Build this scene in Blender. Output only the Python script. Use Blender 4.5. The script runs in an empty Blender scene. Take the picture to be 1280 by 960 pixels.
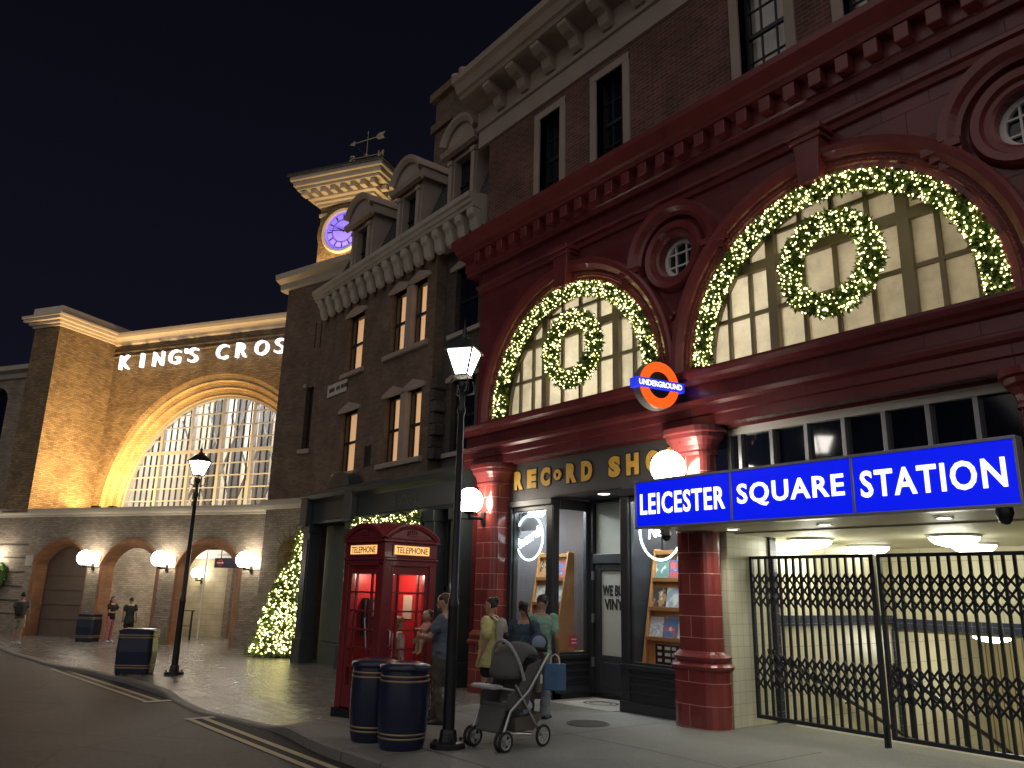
import bpy, math, random
from math import sin, cos, pi, radians, sqrt, atan2, exp
from mathutils import Vector, Matrix

# ------------------------------------------------------------------ camera, sky, sun, exposure
sc = bpy.context.scene
col = sc.collection
rng = random.Random(11)

cam_d = bpy.data.cameras.new('camera')
cam_d.sensor_width = 36.0
cam_d.lens = 985.0 / 1280.0 * 36.0
cam_d.clip_end = 600.0
cam = bpy.data.objects.new('camera', cam_d)
col.objects.link(cam)
YAW, PITCH, ROLL = radians(52.3938), radians(14.6), radians(1.4)
_f = Vector((0, cos(PITCH), sin(PITCH))); _r = Vector((1, 0, 0)); _u = _r.cross(_f)
_r2 = cos(ROLL) * _r + sin(ROLL) * _u; _u2 = -sin(ROLL) * _r + cos(ROLL) * _u
_M = Matrix((( _r2.x, _u2.x, -_f.x), (_r2.y, _u2.y, -_f.y), (_r2.z, _u2.z, -_f.z)))
_M = Matrix.Rotation(YAW, 3, 'Z') @ _M
cam.matrix_world = Matrix.Translation((0, 0, 1.75)) @ _M.to_4x4()
sc.camera = cam

w = bpy.data.worlds.new('World'); sc.world = w; w.use_nodes = True
_nt = w.node_tree; _bg = _nt.nodes['Background']
_tc = _nt.nodes.new('ShaderNodeTexCoord'); _sx = _nt.nodes.new('ShaderNodeSeparateXYZ')
_rp = _nt.nodes.new('ShaderNodeValToRGB')
_rp.color_ramp.elements[0].position = 0.0; _rp.color_ramp.elements[0].color = (0.0058, 0.0060, 0.0125, 1)
_rp.color_ramp.elements[1].position = 0.75; _rp.color_ramp.elements[1].color = (0.0019, 0.0020, 0.0040, 1)
_nt.links.new(_tc.outputs['Generated'], _sx.inputs[0]); _nt.links.new(_sx.outputs['Z'], _rp.inputs[0])
_nt.links.new(_rp.outputs[0], _bg.inputs['Color']); _bg.inputs['Strength'].default_value = 1.0

moon_d = bpy.data.lights.new('night_glow', 'SUN'); moon_d.energy = 0.72; moon_d.angle = radians(110)
moon_d.color = (1.0, 0.92, 0.88)
moon = bpy.data.objects.new('night_glow', moon_d); col.objects.link(moon)
moon.rotation_euler = Vector((-0.5, 0.7, -0.62)).to_track_quat('-Z', 'Y').to_euler()

sc.view_settings.view_transform = 'Standard'; sc.view_settings.look = 'None'
sc.view_settings.exposure = 0.22; sc.view_settings.gamma = 1.0; sc.view_settings.use_curve_mapping = False
sc.cycles.use_denoising = True
try: sc.cycles.denoiser = 'OPENIMAGEDENOISE'
except Exception: pass
sc.cycles.max_bounces = 6; sc.cycles.diffuse_bounces = 3; sc.cycles.glossy_bounces = 3
sc.cycles.transmission_bounces = 4; sc.cycles.transparent_max_bounces = 12
sc.cycles.sample_clamp_indirect = 3.0; sc.cycles.sample_clamp_direct = 0.0
sc.cycles.caustics_reflective = False; sc.cycles.caustics_refractive = False
sc.cycles.use_adaptive_sampling = True; sc.cycles.adaptive_threshold = 0.015

# ------------------------------------------------------------------ materials
def new_mat(name):
    m = bpy.data.materials.new(name); m.use_nodes = True
    return m, m.node_tree, m.node_tree.nodes['Principled BSDF']

def mat(name, colr, rough=0.6, metal=0.0, var=0.12, scale=3.0, bump=0.0, bscale=40.0, coat=0.0, spec=0.5):
    """plain material with a mottled colour and a fine grain"""
    m, nt, b = new_mat(name)
    tc = nt.nodes.new('ShaderNodeTexCoord'); n = nt.nodes.new('ShaderNodeTexNoise')
    n.inputs['Scale'].default_value = scale; n.inputs['Detail'].default_value = 6
    nt.links.new(tc.outputs['Object'], n.inputs['Vector'])
    mx = nt.nodes.new('ShaderNodeMix'); mx.data_type = 'RGBA'
    mx.inputs[6].default_value = (*[c * (1 - var) for c in colr], 1)
    mx.inputs[7].default_value = (*[min(1, c * (1 + var)) for c in colr], 1)
    nt.links.new(n.outputs['Fac'], mx.inputs[0]); nt.links.new(mx.outputs[2], b.inputs['Base Color'])
    mr = nt.nodes.new('ShaderNodeMapRange'); mr.inputs[3].default_value = max(0.03, rough * 0.8); mr.inputs[4].default_value = min(1, rough * 1.2)
    nt.links.new(n.outputs['Fac'], mr.inputs[0]); nt.links.new(mr.outputs[0], b.inputs['Roughness'])
    b.inputs['Metallic'].default_value = metal; b.inputs['Coat Weight'].default_value = coat
    b.inputs['Specular IOR Level'].default_value = spec
    if bump:
        n2 = nt.nodes.new('ShaderNodeTexNoise'); n2.inputs['Scale'].default_value = bscale; n2.inputs['Detail'].default_value = 4
        nt.links.new(tc.outputs['Object'], n2.inputs['Vector'])
        bp = nt.nodes.new('ShaderNodeBump'); bp.inputs['Strength'].default_value = bump; bp.inputs['Distance'].default_value = 0.01
        nt.links.new(n2.outputs['Fac'], bp.inputs['Height']); nt.links.new(bp.outputs[0], b.inputs['Normal'])
    return m

def brick_mat(name, c1, c2, mortar, bw=0.225, bh=0.075, ms=0.01, rough=0.85, bump=0.5, var=0.35, spec=0.3, coat=0.0, offset=0.5, dist=0.012, dirt=1.0):
    m, nt, b = new_mat(name)
    tc = nt.nodes.new('ShaderNodeTexCoord'); bt = nt.nodes.new('ShaderNodeTexBrick')
    bt.inputs['Scale'].default_value = 1.0; bt.inputs['Brick Width'].default_value = bw; bt.inputs['Row Height'].default_value = bh
    bt.inputs['Mortar Size'].default_value = ms; bt.inputs['Mortar Smooth'].default_value = 0.15; bt.offset = offset
    bt.inputs['Color1'].default_value = (*c1, 1); bt.inputs['Color2'].default_value = (*c2, 1); bt.inputs['Mortar'].default_value = (*mortar, 1)
    nt.links.new(tc.outputs['UV'], bt.inputs['Vector'])
    n = nt.nodes.new('ShaderNodeTexNoise'); n.inputs['Scale'].default_value = 1.1; n.inputs['Detail'].default_value = 8; n.inputs['Roughness'].default_value = 0.65
    nt.links.new(tc.outputs['UV'], n.inputs['Vector'])
    mr = nt.nodes.new('ShaderNodeMapRange'); mr.inputs[1].default_value = 0.3; mr.inputs[2].default_value = 0.7
    mr.inputs[3].default_value = 1 - var * dirt; mr.inputs[4].default_value = 1 + var * 0.6 * dirt
    nt.links.new(n.outputs['Fac'], mr.inputs[0])
    mul = nt.nodes.new('ShaderNodeMix'); mul.data_type = 'RGBA'; mul.blend_type = 'MULTIPLY'; mul.inputs[0].default_value = 1.0
    nt.links.new(bt.outputs['Color'], mul.inputs[6]); nt.links.new(mr.outputs[0], mul.inputs[7])
    nt.links.new(mul.outputs[2], b.inputs['Base Color'])
    n3 = nt.nodes.new('ShaderNodeTexNoise'); n3.inputs['Scale'].default_value = 60.0; n3.inputs['Detail'].default_value = 3
    nt.links.new(tc.outputs['UV'], n3.inputs['Vector'])
    ad = nt.nodes.new('ShaderNodeMath'); ad.operation = 'MULTIPLY_ADD'; ad.inputs[1].default_value = -1.0
    nt.links.new(bt.outputs['Fac'], ad.inputs[0]); 
    sm = nt.nodes.new('ShaderNodeMath'); sm.operation = 'MULTIPLY'; sm.inputs[1].default_value = 0.5 if rough > 0.5 else 0.02
    nt.links.new(n3.outputs['Fac'], sm.inputs[0]); nt.links.new(sm.outputs[0], ad.inputs[2])
    bp = nt.nodes.new('ShaderNodeBump'); bp.inputs['Strength'].default_value = bump; bp.inputs['Distance'].default_value = dist
    nt.links.new(ad.outputs[0], bp.inputs['Height']); nt.links.new(bp.outputs[0], b.inputs['Normal'])
    r2 = nt.nodes.new('ShaderNodeMapRange'); r2.inputs[3].default_value = rough; r2.inputs[4].default_value = min(1, rough + 0.35)
    nt.links.new(bt.outputs['Fac'], r2.inputs[0]); nt.links.new(r2.outputs[0], b.inputs['Roughness'])
    b.inputs['Specular IOR Level'].default_value = spec; b.inputs['Coat Weight'].default_value = coat
    return m

def emit(name, colr, strength, base=None):
    m, nt, b = new_mat(name)
    b.inputs['Base Color'].default_value = (*(base or colr), 1)
    b.inputs['Emission Color'].default_value = (*colr, 1); b.inputs['Emission Strength'].default_value = strength
    b.inputs['Roughness'].default_value = 0.4
    return m

def glass(name, tint=(1, 1, 1), gl=0.06, rough=0.02):
    m = bpy.data.materials.new(name); m.use_nodes = True; nt = m.node_tree; nt.nodes.clear()
    o = nt.nodes.new('ShaderNodeOutputMaterial'); mx = nt.nodes.new('ShaderNodeMixShader')
    t = nt.nodes.new('ShaderNodeBsdfTransparent'); t.inputs[0].default_value = (*tint, 1)
    g = nt.nodes.new('ShaderNodeBsdfGlossy'); g.inputs['Roughness'].default_value = rough
    lw = nt.nodes.new('ShaderNodeLayerWeight'); lw.inputs[0].default_value = 0.12
    ad = nt.nodes.new('ShaderNodeMath'); ad.operation = 'MULTIPLY_ADD'; ad.inputs[1].default_value = 0.6; ad.inputs[2].default_value = gl
    nt.links.new(lw.outputs['Facing'], ad.inputs[0]); nt.links.new(ad.outputs[0], mx.inputs[0])
    nt.links.new(t.outputs[0], mx.inputs[1]); nt.links.new(g.outputs[0], mx.inputs[2]); nt.links.new(mx.outputs[0], o.inputs[0])
    return m

def frosted(name, colr):
    m = bpy.data.materials.new(name); m.use_nodes = True; nt = m.node_tree; nt.nodes.clear()
    o = nt.nodes.new('ShaderNodeOutputMaterial'); mx = nt.nodes.new('ShaderNodeMixShader'); mx.inputs[0].default_value = 0.12
    t = nt.nodes.new('ShaderNodeBsdfTranslucent'); t.inputs[0].default_value = (*colr, 1)
    g = nt.nodes.new('ShaderNodeBsdfPrincipled'); g.inputs['Base Color'].default_value = (0.45, 0.43, 0.36, 1); g.inputs['Roughness'].default_value = 0.25
    tc = nt.nodes.new('ShaderNodeTexCoord'); n = nt.nodes.new('ShaderNodeTexNoise'); n.inputs['Scale'].default_value = 1.7; n.inputs['Detail'].default_value = 7; n.inputs['Roughness'].default_value = .7
    r = nt.nodes.new('ShaderNodeValToRGB'); r.color_ramp.elements[0].position = .3; r.color_ramp.elements[0].color = (*[c * .62 for c in colr], 1); r.color_ramp.elements[1].position = .62; r.color_ramp.elements[1].color = (*colr, 1)
    nt.links.new(tc.outputs['UV'], n.inputs['Vector']); nt.links.new(n.outputs['Fac'], r.inputs[0]); nt.links.new(r.outputs[0], t.inputs[0])
    nt.links.new(t.outputs[0], mx.inputs[1]); nt.links.new(g.outputs[0], mx.inputs[2]); nt.links.new(mx.outputs[0], o.inputs[0])
    return m

M = {}
M['yellow_brick'] = brick_mat('yellow_stock_brick', (0.37, 0.255, 0.135), (0.2, 0.125, 0.065), (0.16, 0.125, 0.08), rough=0.9, bump=1.0, ms=0.013, dist=0.02)
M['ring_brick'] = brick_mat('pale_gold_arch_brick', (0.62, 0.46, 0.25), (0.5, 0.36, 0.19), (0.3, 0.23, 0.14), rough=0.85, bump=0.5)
M['station_brick'] = brick_mat('grey_buff_brick', (0.37, 0.305, 0.23), (0.25, 0.2, 0.15), (0.22, 0.19, 0.15), rough=0.9, bump=0.7)
M['orange_brick'] = brick_mat('orange_arch_brick', (0.36, 0.16, 0.07), (0.28, 0.12, 0.055), (0.24, 0.17, 0.12), rough=0.9, bump=0.7)
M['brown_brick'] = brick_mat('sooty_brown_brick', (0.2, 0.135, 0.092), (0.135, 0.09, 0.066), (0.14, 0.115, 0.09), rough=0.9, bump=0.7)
M['red_brick'] = brick_mat('dull_red_brick', (0.185, 0.08, 0.062), (0.115, 0.05, 0.042), (0.19, 0.14, 0.115), rough=0.9, bump=0.8, var=0.4)
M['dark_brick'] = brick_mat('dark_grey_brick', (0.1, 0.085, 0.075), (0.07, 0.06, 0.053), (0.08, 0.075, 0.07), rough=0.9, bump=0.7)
M['red_tile'] = brick_mat('oxblood_glazed_tile', (0.27, 0.052, 0.046), (0.19, 0.037, 0.034), (0.5, 0.24, 0.2), bw=0.56, bh=0.29, ms=0.005, rough=0.13, bump=0.35, var=0.22, spec=0.6, dist=0.006)
M['red_faience'] = brick_mat('oxblood_faience', (0.175, 0.035, 0.037), (0.13, 0.026, 0.029), (0.06, 0.018, 0.018), bw=0.62, bh=0.46, ms=0.006, rough=0.26, bump=0.25, var=0.25, spec=0.5, dist=0.004)
M['red_moulding'] = mat('oxblood_glazed_moulding', (0.185, 0.036, 0.036), rough=0.3, var=0.3, scale=3.5, bump=0.08, bscale=14, coat=0.1)
M['cream_tile'] = brick_mat('cream_wall_tile', (0.72, 0.70, 0.53), (0.68, 0.66, 0.5), (0.42, 0.4, 0.28), bw=0.15, bh=0.15, ms=0.004, rough=0.22, bump=0.2, var=0.08, spec=0.5, offset=0.0, dist=0.004)
M['cream_slab'] = brick_mat('large_cream_slab', (0.72, 0.67, 0.48), (0.67, 0.62, 0.44), (0.4, 0.36, 0.24), bw=0.6, bh=0.34, ms=0.005, rough=0.3, bump=0.2, var=0.12, spec=0.5, offset=0.0, dist=0.004)
M['navy_tile'] = brick_mat('navy_edging_tile', (0.055, 0.06, 0.1), (0.045, 0.05, 0.085), (0.16, 0.16, 0.18), bw=0.15, bh=0.15, ms=0.004, rough=0.2, bump=0.2, var=0.1, offset=0.0, dist=0.004)
M['plank'] = brick_mat('pale_vertical_board', (0.52, 0.44, 0.27), (0.42, 0.35, 0.2), (0.16, 0.13, 0.08), bw=0.22, bh=6.0, ms=0.012, rough=0.5, bump=0.4, var=0.15, offset=0.0)
M['stone'] = mat('weathered_portland_stone', (0.40, 0.36, 0.30), rough=0.8, var=0.25, scale=1.6, bump=0.25, bscale=25)
M['brown_stone'] = mat('grimy_sandstone', (0.34, 0.275, 0.225), rough=0.85, var=0.28, scale=1.4, bump=0.3, bscale=25)
M['cornice_stone'] = mat('warm_cornice_stone', (0.55, 0.48, 0.38), rough=0.75, var=0.18, scale=1.4, bump=0.2, bscale=25)
M['slate'] = brick_mat('roof_slate', (0.06, 0.066, 0.072), (0.045, 0.05, 0.055), (0.02, 0.02, 0.022), bw=0.3, bh=0.2, ms=0.012, rough=0.6, bump=0.7)
M['dark_paint'] = mat('slate_green_shopfront_paint', (0.034, 0.042, 0.045), rough=0.38, var=0.2, scale=2.5, bump=0.05, bscale=20)
M['panel_green'] = mat('olive_green_panel_paint', (0.12, 0.135, 0.105), rough=0.45, var=0.15, scale=2.0, bump=0.05)
M['shop_paint'] = mat('charcoal_shop_paint', (0.035, 0.037, 0.042), rough=0.35, var=0.15, scale=3.0, bump=0.04)
M['fascia'] = mat('grey_fascia_board', (0.075, 0.073, 0.074), rough=0.5, var=0.12, scale=2.0, bump=0.05)
M['black_iron'] = mat('black_cast_iron', (0.012, 0.012, 0.015), rough=0.35, var=0.25, scale=6, bump=0.08, bscale=60)
M['gate_iron'] = mat('black_gate_iron', (0.012, 0.013, 0.02), rough=0.4, var=0.2, scale=8)
M['phone_red'] = mat('dark_red_kiosk_paint', (0.19, 0.02, 0.026), rough=0.34, var=0.15, scale=3, bump=0.05, coat=0.15)
M['phone_inner'] = mat('bright_red_kiosk_lining', (0.42, 0.02, 0.02), rough=0.4, var=0.1)
M['navy_paint'] = mat('navy_bin_paint', (0.014, 0.02, 0.05), rough=0.3, var=0.2, scale=4, bump=0.04)
M['gold_paint'] = mat('gold_leaf_paint', (0.78, 0.47, 0.085), rough=0.45, metal=0.0, var=0.15, scale=8)
M['brass_band'] = mat('dull_brass_band', (0.34, 0.27, 0.15), rough=0.45, metal=0.5, var=0.2, scale=9)
M['white_paint'] = mat('white_paint', (0.75, 0.74, 0.7), rough=0.45, var=0.06)
M['grey_metal'] = mat('brushed_grey_metal', (0.42, 0.43, 0.45), rough=0.35, metal=0.7, var=0.12, scale=8)
M['window_bronze'] = mat('bronze_window_frame', (0.27, 0.225, 0.15), rough=0.5, var=0.15, scale=5)
M['cream_frame'] = mat('grey_glazing_bar', (0.30, 0.31, 0.33), rough=0.5, var=0.1)
M['dark_frame'] = mat('black_sash_frame', (0.012, 0.016, 0.018), rough=0.4, var=0.2)
M['dark_glass'] = mat('dark_window_glass', (0.006, 0.008, 0.016), rough=0.06, var=0.1, spec=0.7)
M['blind'] = mat('drawn_cream_blind', (0.5, 0.46, 0.38), rough=0.7, var=0.1, scale=2)
M['glass'] = glass('clear_shop_glass')
M['frosted'] = frosted('frosted_window_pane', (0.9, 0.85, 0.72))
M['ceiling'] = mat('cream_canopy_soffit', (0.55, 0.52, 0.38), rough=0.5, var=0.08, scale=1.5)
M['white_wall'] = mat('white_room_wall', (0.8, 0.78, 0.72), rough=0.8, var=0.05)
M['shop_wall'] = mat('grey_brown_shop_wall', (0.1, 0.098, 0.105), rough=0.7, var=0.15, scale=2)
M['wood'] = mat('honey_pine', (0.46, 0.23, 0.08), rough=0.5, var=0.2, scale=7, bump=0.1, bscale=30)
M['lamp_glass'] = emit('lit_lantern_glass', (1.0, 0.93, 0.84), 15.0)
M['globe'] = emit('lit_opal_globe', (1.0, 0.9, 0.74), 22.0)
M['bowl'] = emit('lit_ceiling_bowl', (1.0, 1.0, 0.84), 7.0)
M['downlight'] = emit('lit_downlight', (1.0, 0.98, 0.9), 6.0)
M['sign_blue'] = emit('backlit_blue_sign_face', (0.0, 0.006, 0.66), 1.0, (0.0, 0.01, 0.4))
M['sign_white'] = emit('backlit_white_lettering', (1.0, 1.0, 1.0), 1.3)
M['round_orange'] = emit('backlit_orange_ring', (1.0, 0.1, 0.007), 0.95, (0.8, 0.1, 0.02))
M['round_blue'] = emit('backlit_blue_bar', (0.015, 0.03, 0.6), 1.0, (0.02, 0.03, 0.5))
M['phone_sign'] = emit('backlit_cream_phone_sign', (1.0, 0.5, 0.14), 0.95, (0.8, 0.6, 0.3))
M['neon'] = emit('white_neon_tube', (0.72, 0.98, 1.0), 4.5)
M['letter_white'] = emit('lit_white_channel_letter', (0.9, 0.95, 1.0), 1.25)
M['clock'] = emit('violet_lit_clock_face', (0.18, 0.115, 0.8), 0.85, (0.3, 0.25, 0.8))
M['clock_ink'] = mat('dark_violet_clock_ink', (0.03, 0.02, 0.14), rough=0.5)
M['fairy'] = emit('warm_fairy_bulb', (1.0, 0.85, 0.36), 5.5, (0.9, 0.85, 0.7))
M['curtain'] = emit('lamplit_cream_curtain', (1.0, 0.55, 0.26), 0.52, (0.6, 0.45, 0.3))
M['leaf'] = mat('dark_fir_needles', (0.085, 0.16, 0.03), rough=0.6, var=0.4, scale=12)
M['leaf_light'] = mat('fresh_fir_needles', (0.17, 0.25, 0.055), rough=0.6, var=0.4, scale=12)
M['ink'] = mat('black_lettering', (0.01, 0.01, 0.012), rough=0.5)
M['rubber'] = mat('black_rubber', (0.015, 0.015, 0.016), rough=0.7)
M['chrome'] = mat('scuffed_aluminium_tube', (0.55, 0.56, 0.58), rough=0.3, metal=0.9)
M['pram_grey'] = mat('charcoal_pram_fabric', (0.095, 0.093, 0.09), rough=0.85, var=0.25, scale=14, bump=0.15)
M['pram_tan'] = mat('taupe_pram_fabric', (0.16, 0.145, 0.115), rough=0.85, var=0.2, scale=14, bump=0.15)

def ground_mats():
    # asphalt
    m, nt, b = new_mat('worn_asphalt')
    tc = nt.nodes.new('ShaderNodeTexCoord')
    n = nt.nodes.new('ShaderNodeTexNoise'); n.inputs['Scale'].default_value = 90; n.inputs['Detail'].default_value = 4
    n2 = nt.nodes.new('ShaderNodeTexNoise'); n2.inputs['Scale'].default_value = 0.7; n2.inputs['Detail'].default_value = 6
    for q in (n, n2): nt.links.new(tc.outputs['UV'], q.inputs['Vector'])
    n4 = nt.nodes.new('ShaderNodeTexNoise'); n4.inputs['Scale'].default_value = 11; n4.inputs['Detail'].default_value = 8; n4.inputs['Roughness'].default_value = .75
    nt.links.new(tc.outputs['UV'], n4.inputs['Vector'])
    vc = nt.nodes.new('ShaderNodeTexVoronoi'); vc.feature = 'DISTANCE_TO_EDGE'; vc.inputs['Scale'].default_value = .45
    wv_ = nt.nodes.new('ShaderNodeMix'); wv_.data_type = 'VECTOR'; wv_.inputs[0].default_value = .12; nt.links.new(tc.outputs['UV'], wv_.inputs[4]); nt.links.new(n4.outputs['Color'], wv_.inputs[5]); nt.links.new(wv_.outputs[1], vc.inputs['Vector'])
    cr = nt.nodes.new('ShaderNodeMapRange'); cr.inputs[1].default_value = 0.0; cr.inputs[2].default_value = .012; cr.inputs[3].default_value = .45; cr.inputs[4].default_value = 1.0; nt.links.new(vc.outputs['Distance'], cr.inputs[0])
    mx = nt.nodes.new('ShaderNodeMix'); mx.data_type = 'RGBA'; mx.inputs[6].default_value = (0.036, 0.035, 0.036, 1); mx.inputs[7].default_value = (0.1, 0.094, 0.09, 1)
    nt.links.new(n2.outputs['Fac'], mx.inputs[0])
    m2 = nt.nodes.new('ShaderNodeMix'); m2.data_type = 'RGBA'; m2.blend_type = 'OVERLAY'; m2.inputs[0].default_value = 0.6
    nt.links.new(mx.outputs[2], m2.inputs[6]); nt.links.new(n.outputs['Color'], m2.inputs[7])
    r4 = nt.nodes.new('ShaderNodeMapRange'); r4.inputs[1].default_value = .3; r4.inputs[2].default_value = .7; r4.inputs[3].default_value = .55; r4.inputs[4].default_value = 1.5; nt.links.new(n4.outputs['Fac'], r4.inputs[0])
    ml = nt.nodes.new('ShaderNodeMath'); ml.operation = 'MULTIPLY'; nt.links.new(r4.outputs[0], ml.inputs[0]); nt.links.new(cr.outputs[0], ml.inputs[1])
    m3 = nt.nodes.new('ShaderNodeMix'); m3.data_type = 'RGBA'; m3.blend_type = 'MULTIPLY'; m3.inputs[0].default_value = 1
    nt.links.new(m2.outputs[2], m3.inputs[6]); nt.links.new(ml.outputs[0], m3.inputs[7]); nt.links.new(m3.outputs[2], b.inputs['Base Color'])
    b.inputs['Roughness'].default_value = 0.55
    bp = nt.nodes.new('ShaderNodeBump'); bp.inputs['Strength'].default_value = 1.0; bp.inputs['Distance'].default_value = 0.012
    nt.links.new(n.outputs['Fac'], bp.inputs['Height']); nt.links.new(bp.outputs[0], b.inputs['Normal'])
    M['asphalt'] = m
    M['dark_strip'] = mat('dark_asphalt', (0.022, 0.022, 0.023), rough=0.75, var=0.3, scale=30, bump=0.4, bscale=90)
    M['road_paint'] = mat('worn_road_paint', (0.52, 0.44, 0.27), rough=0.65, var=0.3, scale=18, bump=0.15, bscale=80)
    M['road_white'] = mat('worn_white_road_paint', (0.6, 0.58, 0.52), rough=0.65, var=0.25, scale=18, bump=0.15, bscale=80)
    M['kerb'] = mat('granite_kerb', (0.2, 0.19, 0.175), rough=0.6, var=0.3, scale=12, bump=0.2, bscale=60)
    # pavement: smooth sealed concrete near, glossy stamped setts beyond x = -11.2
    m, nt, b = new_mat('stamped_pavement')
    tc = nt.nodes.new('ShaderNodeTexCoord'); sp = nt.nodes.new('ShaderNodeSeparateXYZ')
    nt.links.new(tc.outputs['Object'], sp.inputs[0])
    nz = nt.nodes.new('ShaderNodeTexNoise'); nz.inputs['Scale'].default_value = 1.6; nz.inputs['Detail'].default_value = 7; nz.inputs['Roughness'].default_value = 0.62
    nt.links.new(tc.outputs['UV'], nz.inputs['Vector'])
    nf = nt.nodes.new('ShaderNodeTexNoise'); nf.inputs['Scale'].default_value = 35; nf.inputs['Detail'].default_value = 5
    nt.links.new(tc.outputs['UV'], nf.inputs['Vector'])
    bt = nt.nodes.new('ShaderNodeTexBrick'); bt.inputs['Scale'].default_value = 1; bt.inputs['Brick Width'].default_value = 0.32; bt.inputs['Row Height'].default_value = 0.17
    bt.inputs['Mortar Size'].default_value = 0.011; bt.inputs['Mortar Smooth'].default_value = 0.6
    bt.inputs['Color1'].default_value = (0.27, 0.245, 0.22, 1); bt.inputs['Color2'].default_value = (0.15, 0.137, 0.126, 1); bt.inputs['Mortar'].default_value = (0.07, 0.064, 0.058, 1)
    nt.links.new(tc.outputs['UV'], bt.inputs['Vector'])
    step = nt.nodes.new('ShaderNodeMapRange'); step.inputs[1].default_value = -11.26; step.inputs[2].default_value = -11.22
    nt.links.new(sp.outputs['X'], step.inputs[0])
    cn = nt.nodes.new('ShaderNodeMix'); cn.data_type = 'RGBA'; cn.inputs[6].default_value = (0.13, 0.131, 0.122, 1); cn.inputs[7].default_value = (0.29, 0.29, 0.265, 1)
    nt.links.new(nz.outputs['Fac'], cn.inputs[0])
    mx = nt.nodes.new('ShaderNodeMix'); mx.data_type = 'RGBA'
    nt.links.new(step.outputs[0], mx.inputs[0]); nt.links.new(bt.outputs['Color'], mx.inputs[6]); nt.links.new(cn.outputs[2], mx.inputs[7])
    sp2 = nt.nodes.new('ShaderNodeMix'); sp2.data_type = 'RGBA'; sp2.blend_type = 'OVERLAY'; sp2.inputs[0].default_value = 0.35
    nt.links.new(mx.outputs[2], sp2.inputs[6]); nt.links.new(nf.outputs['Color'], sp2.inputs[7]); nt.links.new(sp2.outputs[2], b.inputs['Base Color'])
    rr = nt.nodes.new('ShaderNodeMapRange'); rr.inputs[3].default_value = 0.2; rr.inputs[4].default_value = 0.6
    nt.links.new(step.outputs[0], rr.inputs[0])
    ra = nt.nodes.new('ShaderNodeMath'); ra.operation = 'MULTIPLY_ADD'; ra.inputs[1].default_value = 0.3
    nt.links.new(nz.outputs['Fac'], ra.inputs[0]); nt.links.new(rr.outputs[0], ra.inputs[2]); 
    rb = nt.nodes.new('ShaderNodeMath'); rb.operation = 'SUBTRACT'; rb.inputs[1].default_value = 0.12; nt.links.new(ra.outputs[0], rb.inputs[0]); nt.links.new(rb.outputs[0], b.inputs['Roughness'])
    inv = nt.nodes.new('ShaderNodeMath'); inv.operation = 'SUBTRACT'; inv.inputs[0].default_value = 1.0; nt.links.new(step.outputs[0], inv.inputs[1])
    hm = nt.nodes.new('ShaderNodeMath'); hm.operation = 'MULTIPLY'; nt.links.new(bt.outputs['Fac'], hm.inputs[0]); nt.links.new(inv.outputs[0], hm.inputs[1])
    h2 = nt.nodes.new('ShaderNodeMath'); h2.operation = 'SUBTRACT'; nt.links.new(nf.outputs['Fac'], h2.inputs[0]); nt.links.new(hm.outputs[0], h2.inputs[1])
    h3 = nt.nodes.new('ShaderNodeMath'); h3.operation = 'MULTIPLY_ADD'; h3.inputs[1].default_value = 2.0; nt.links.new(nz.outputs['Fac'], h3.inputs[0]); nt.links.new(h2.outputs[0], h3.inputs[2])
    bp = nt.nodes.new('ShaderNodeBump'); bp.inputs['Strength'].default_value = 0.8; bp.inputs['Distance'].default_value = 0.016
    nt.links.new(h3.outputs[0], bp.inputs['Height']); nt.links.new(bp.outputs[0], b.inputs['Normal'])
    M['pavement'] = m
ground_mats()

# ------------------------------------------------------------------ mesh helpers
ORG = {}                       # world origin of every object, so that parts can be written in world coordinates

class Frame:
    """wall coordinates: s along the wall, d out of it, z up"""
    def __init__(self, o, t):
        self.o = Vector(o); self.t = Vector(t).normalized(); self.n = Vector((self.t.y, -self.t.x, 0))
    def __call__(self, s, d, z):
        p = self.o + self.t * s + self.n * d
        return (p.x, p.y, p.z + z)
W0 = Frame((0, 0, 0), (1, 0, 0))          # s = x, d = -y

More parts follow.
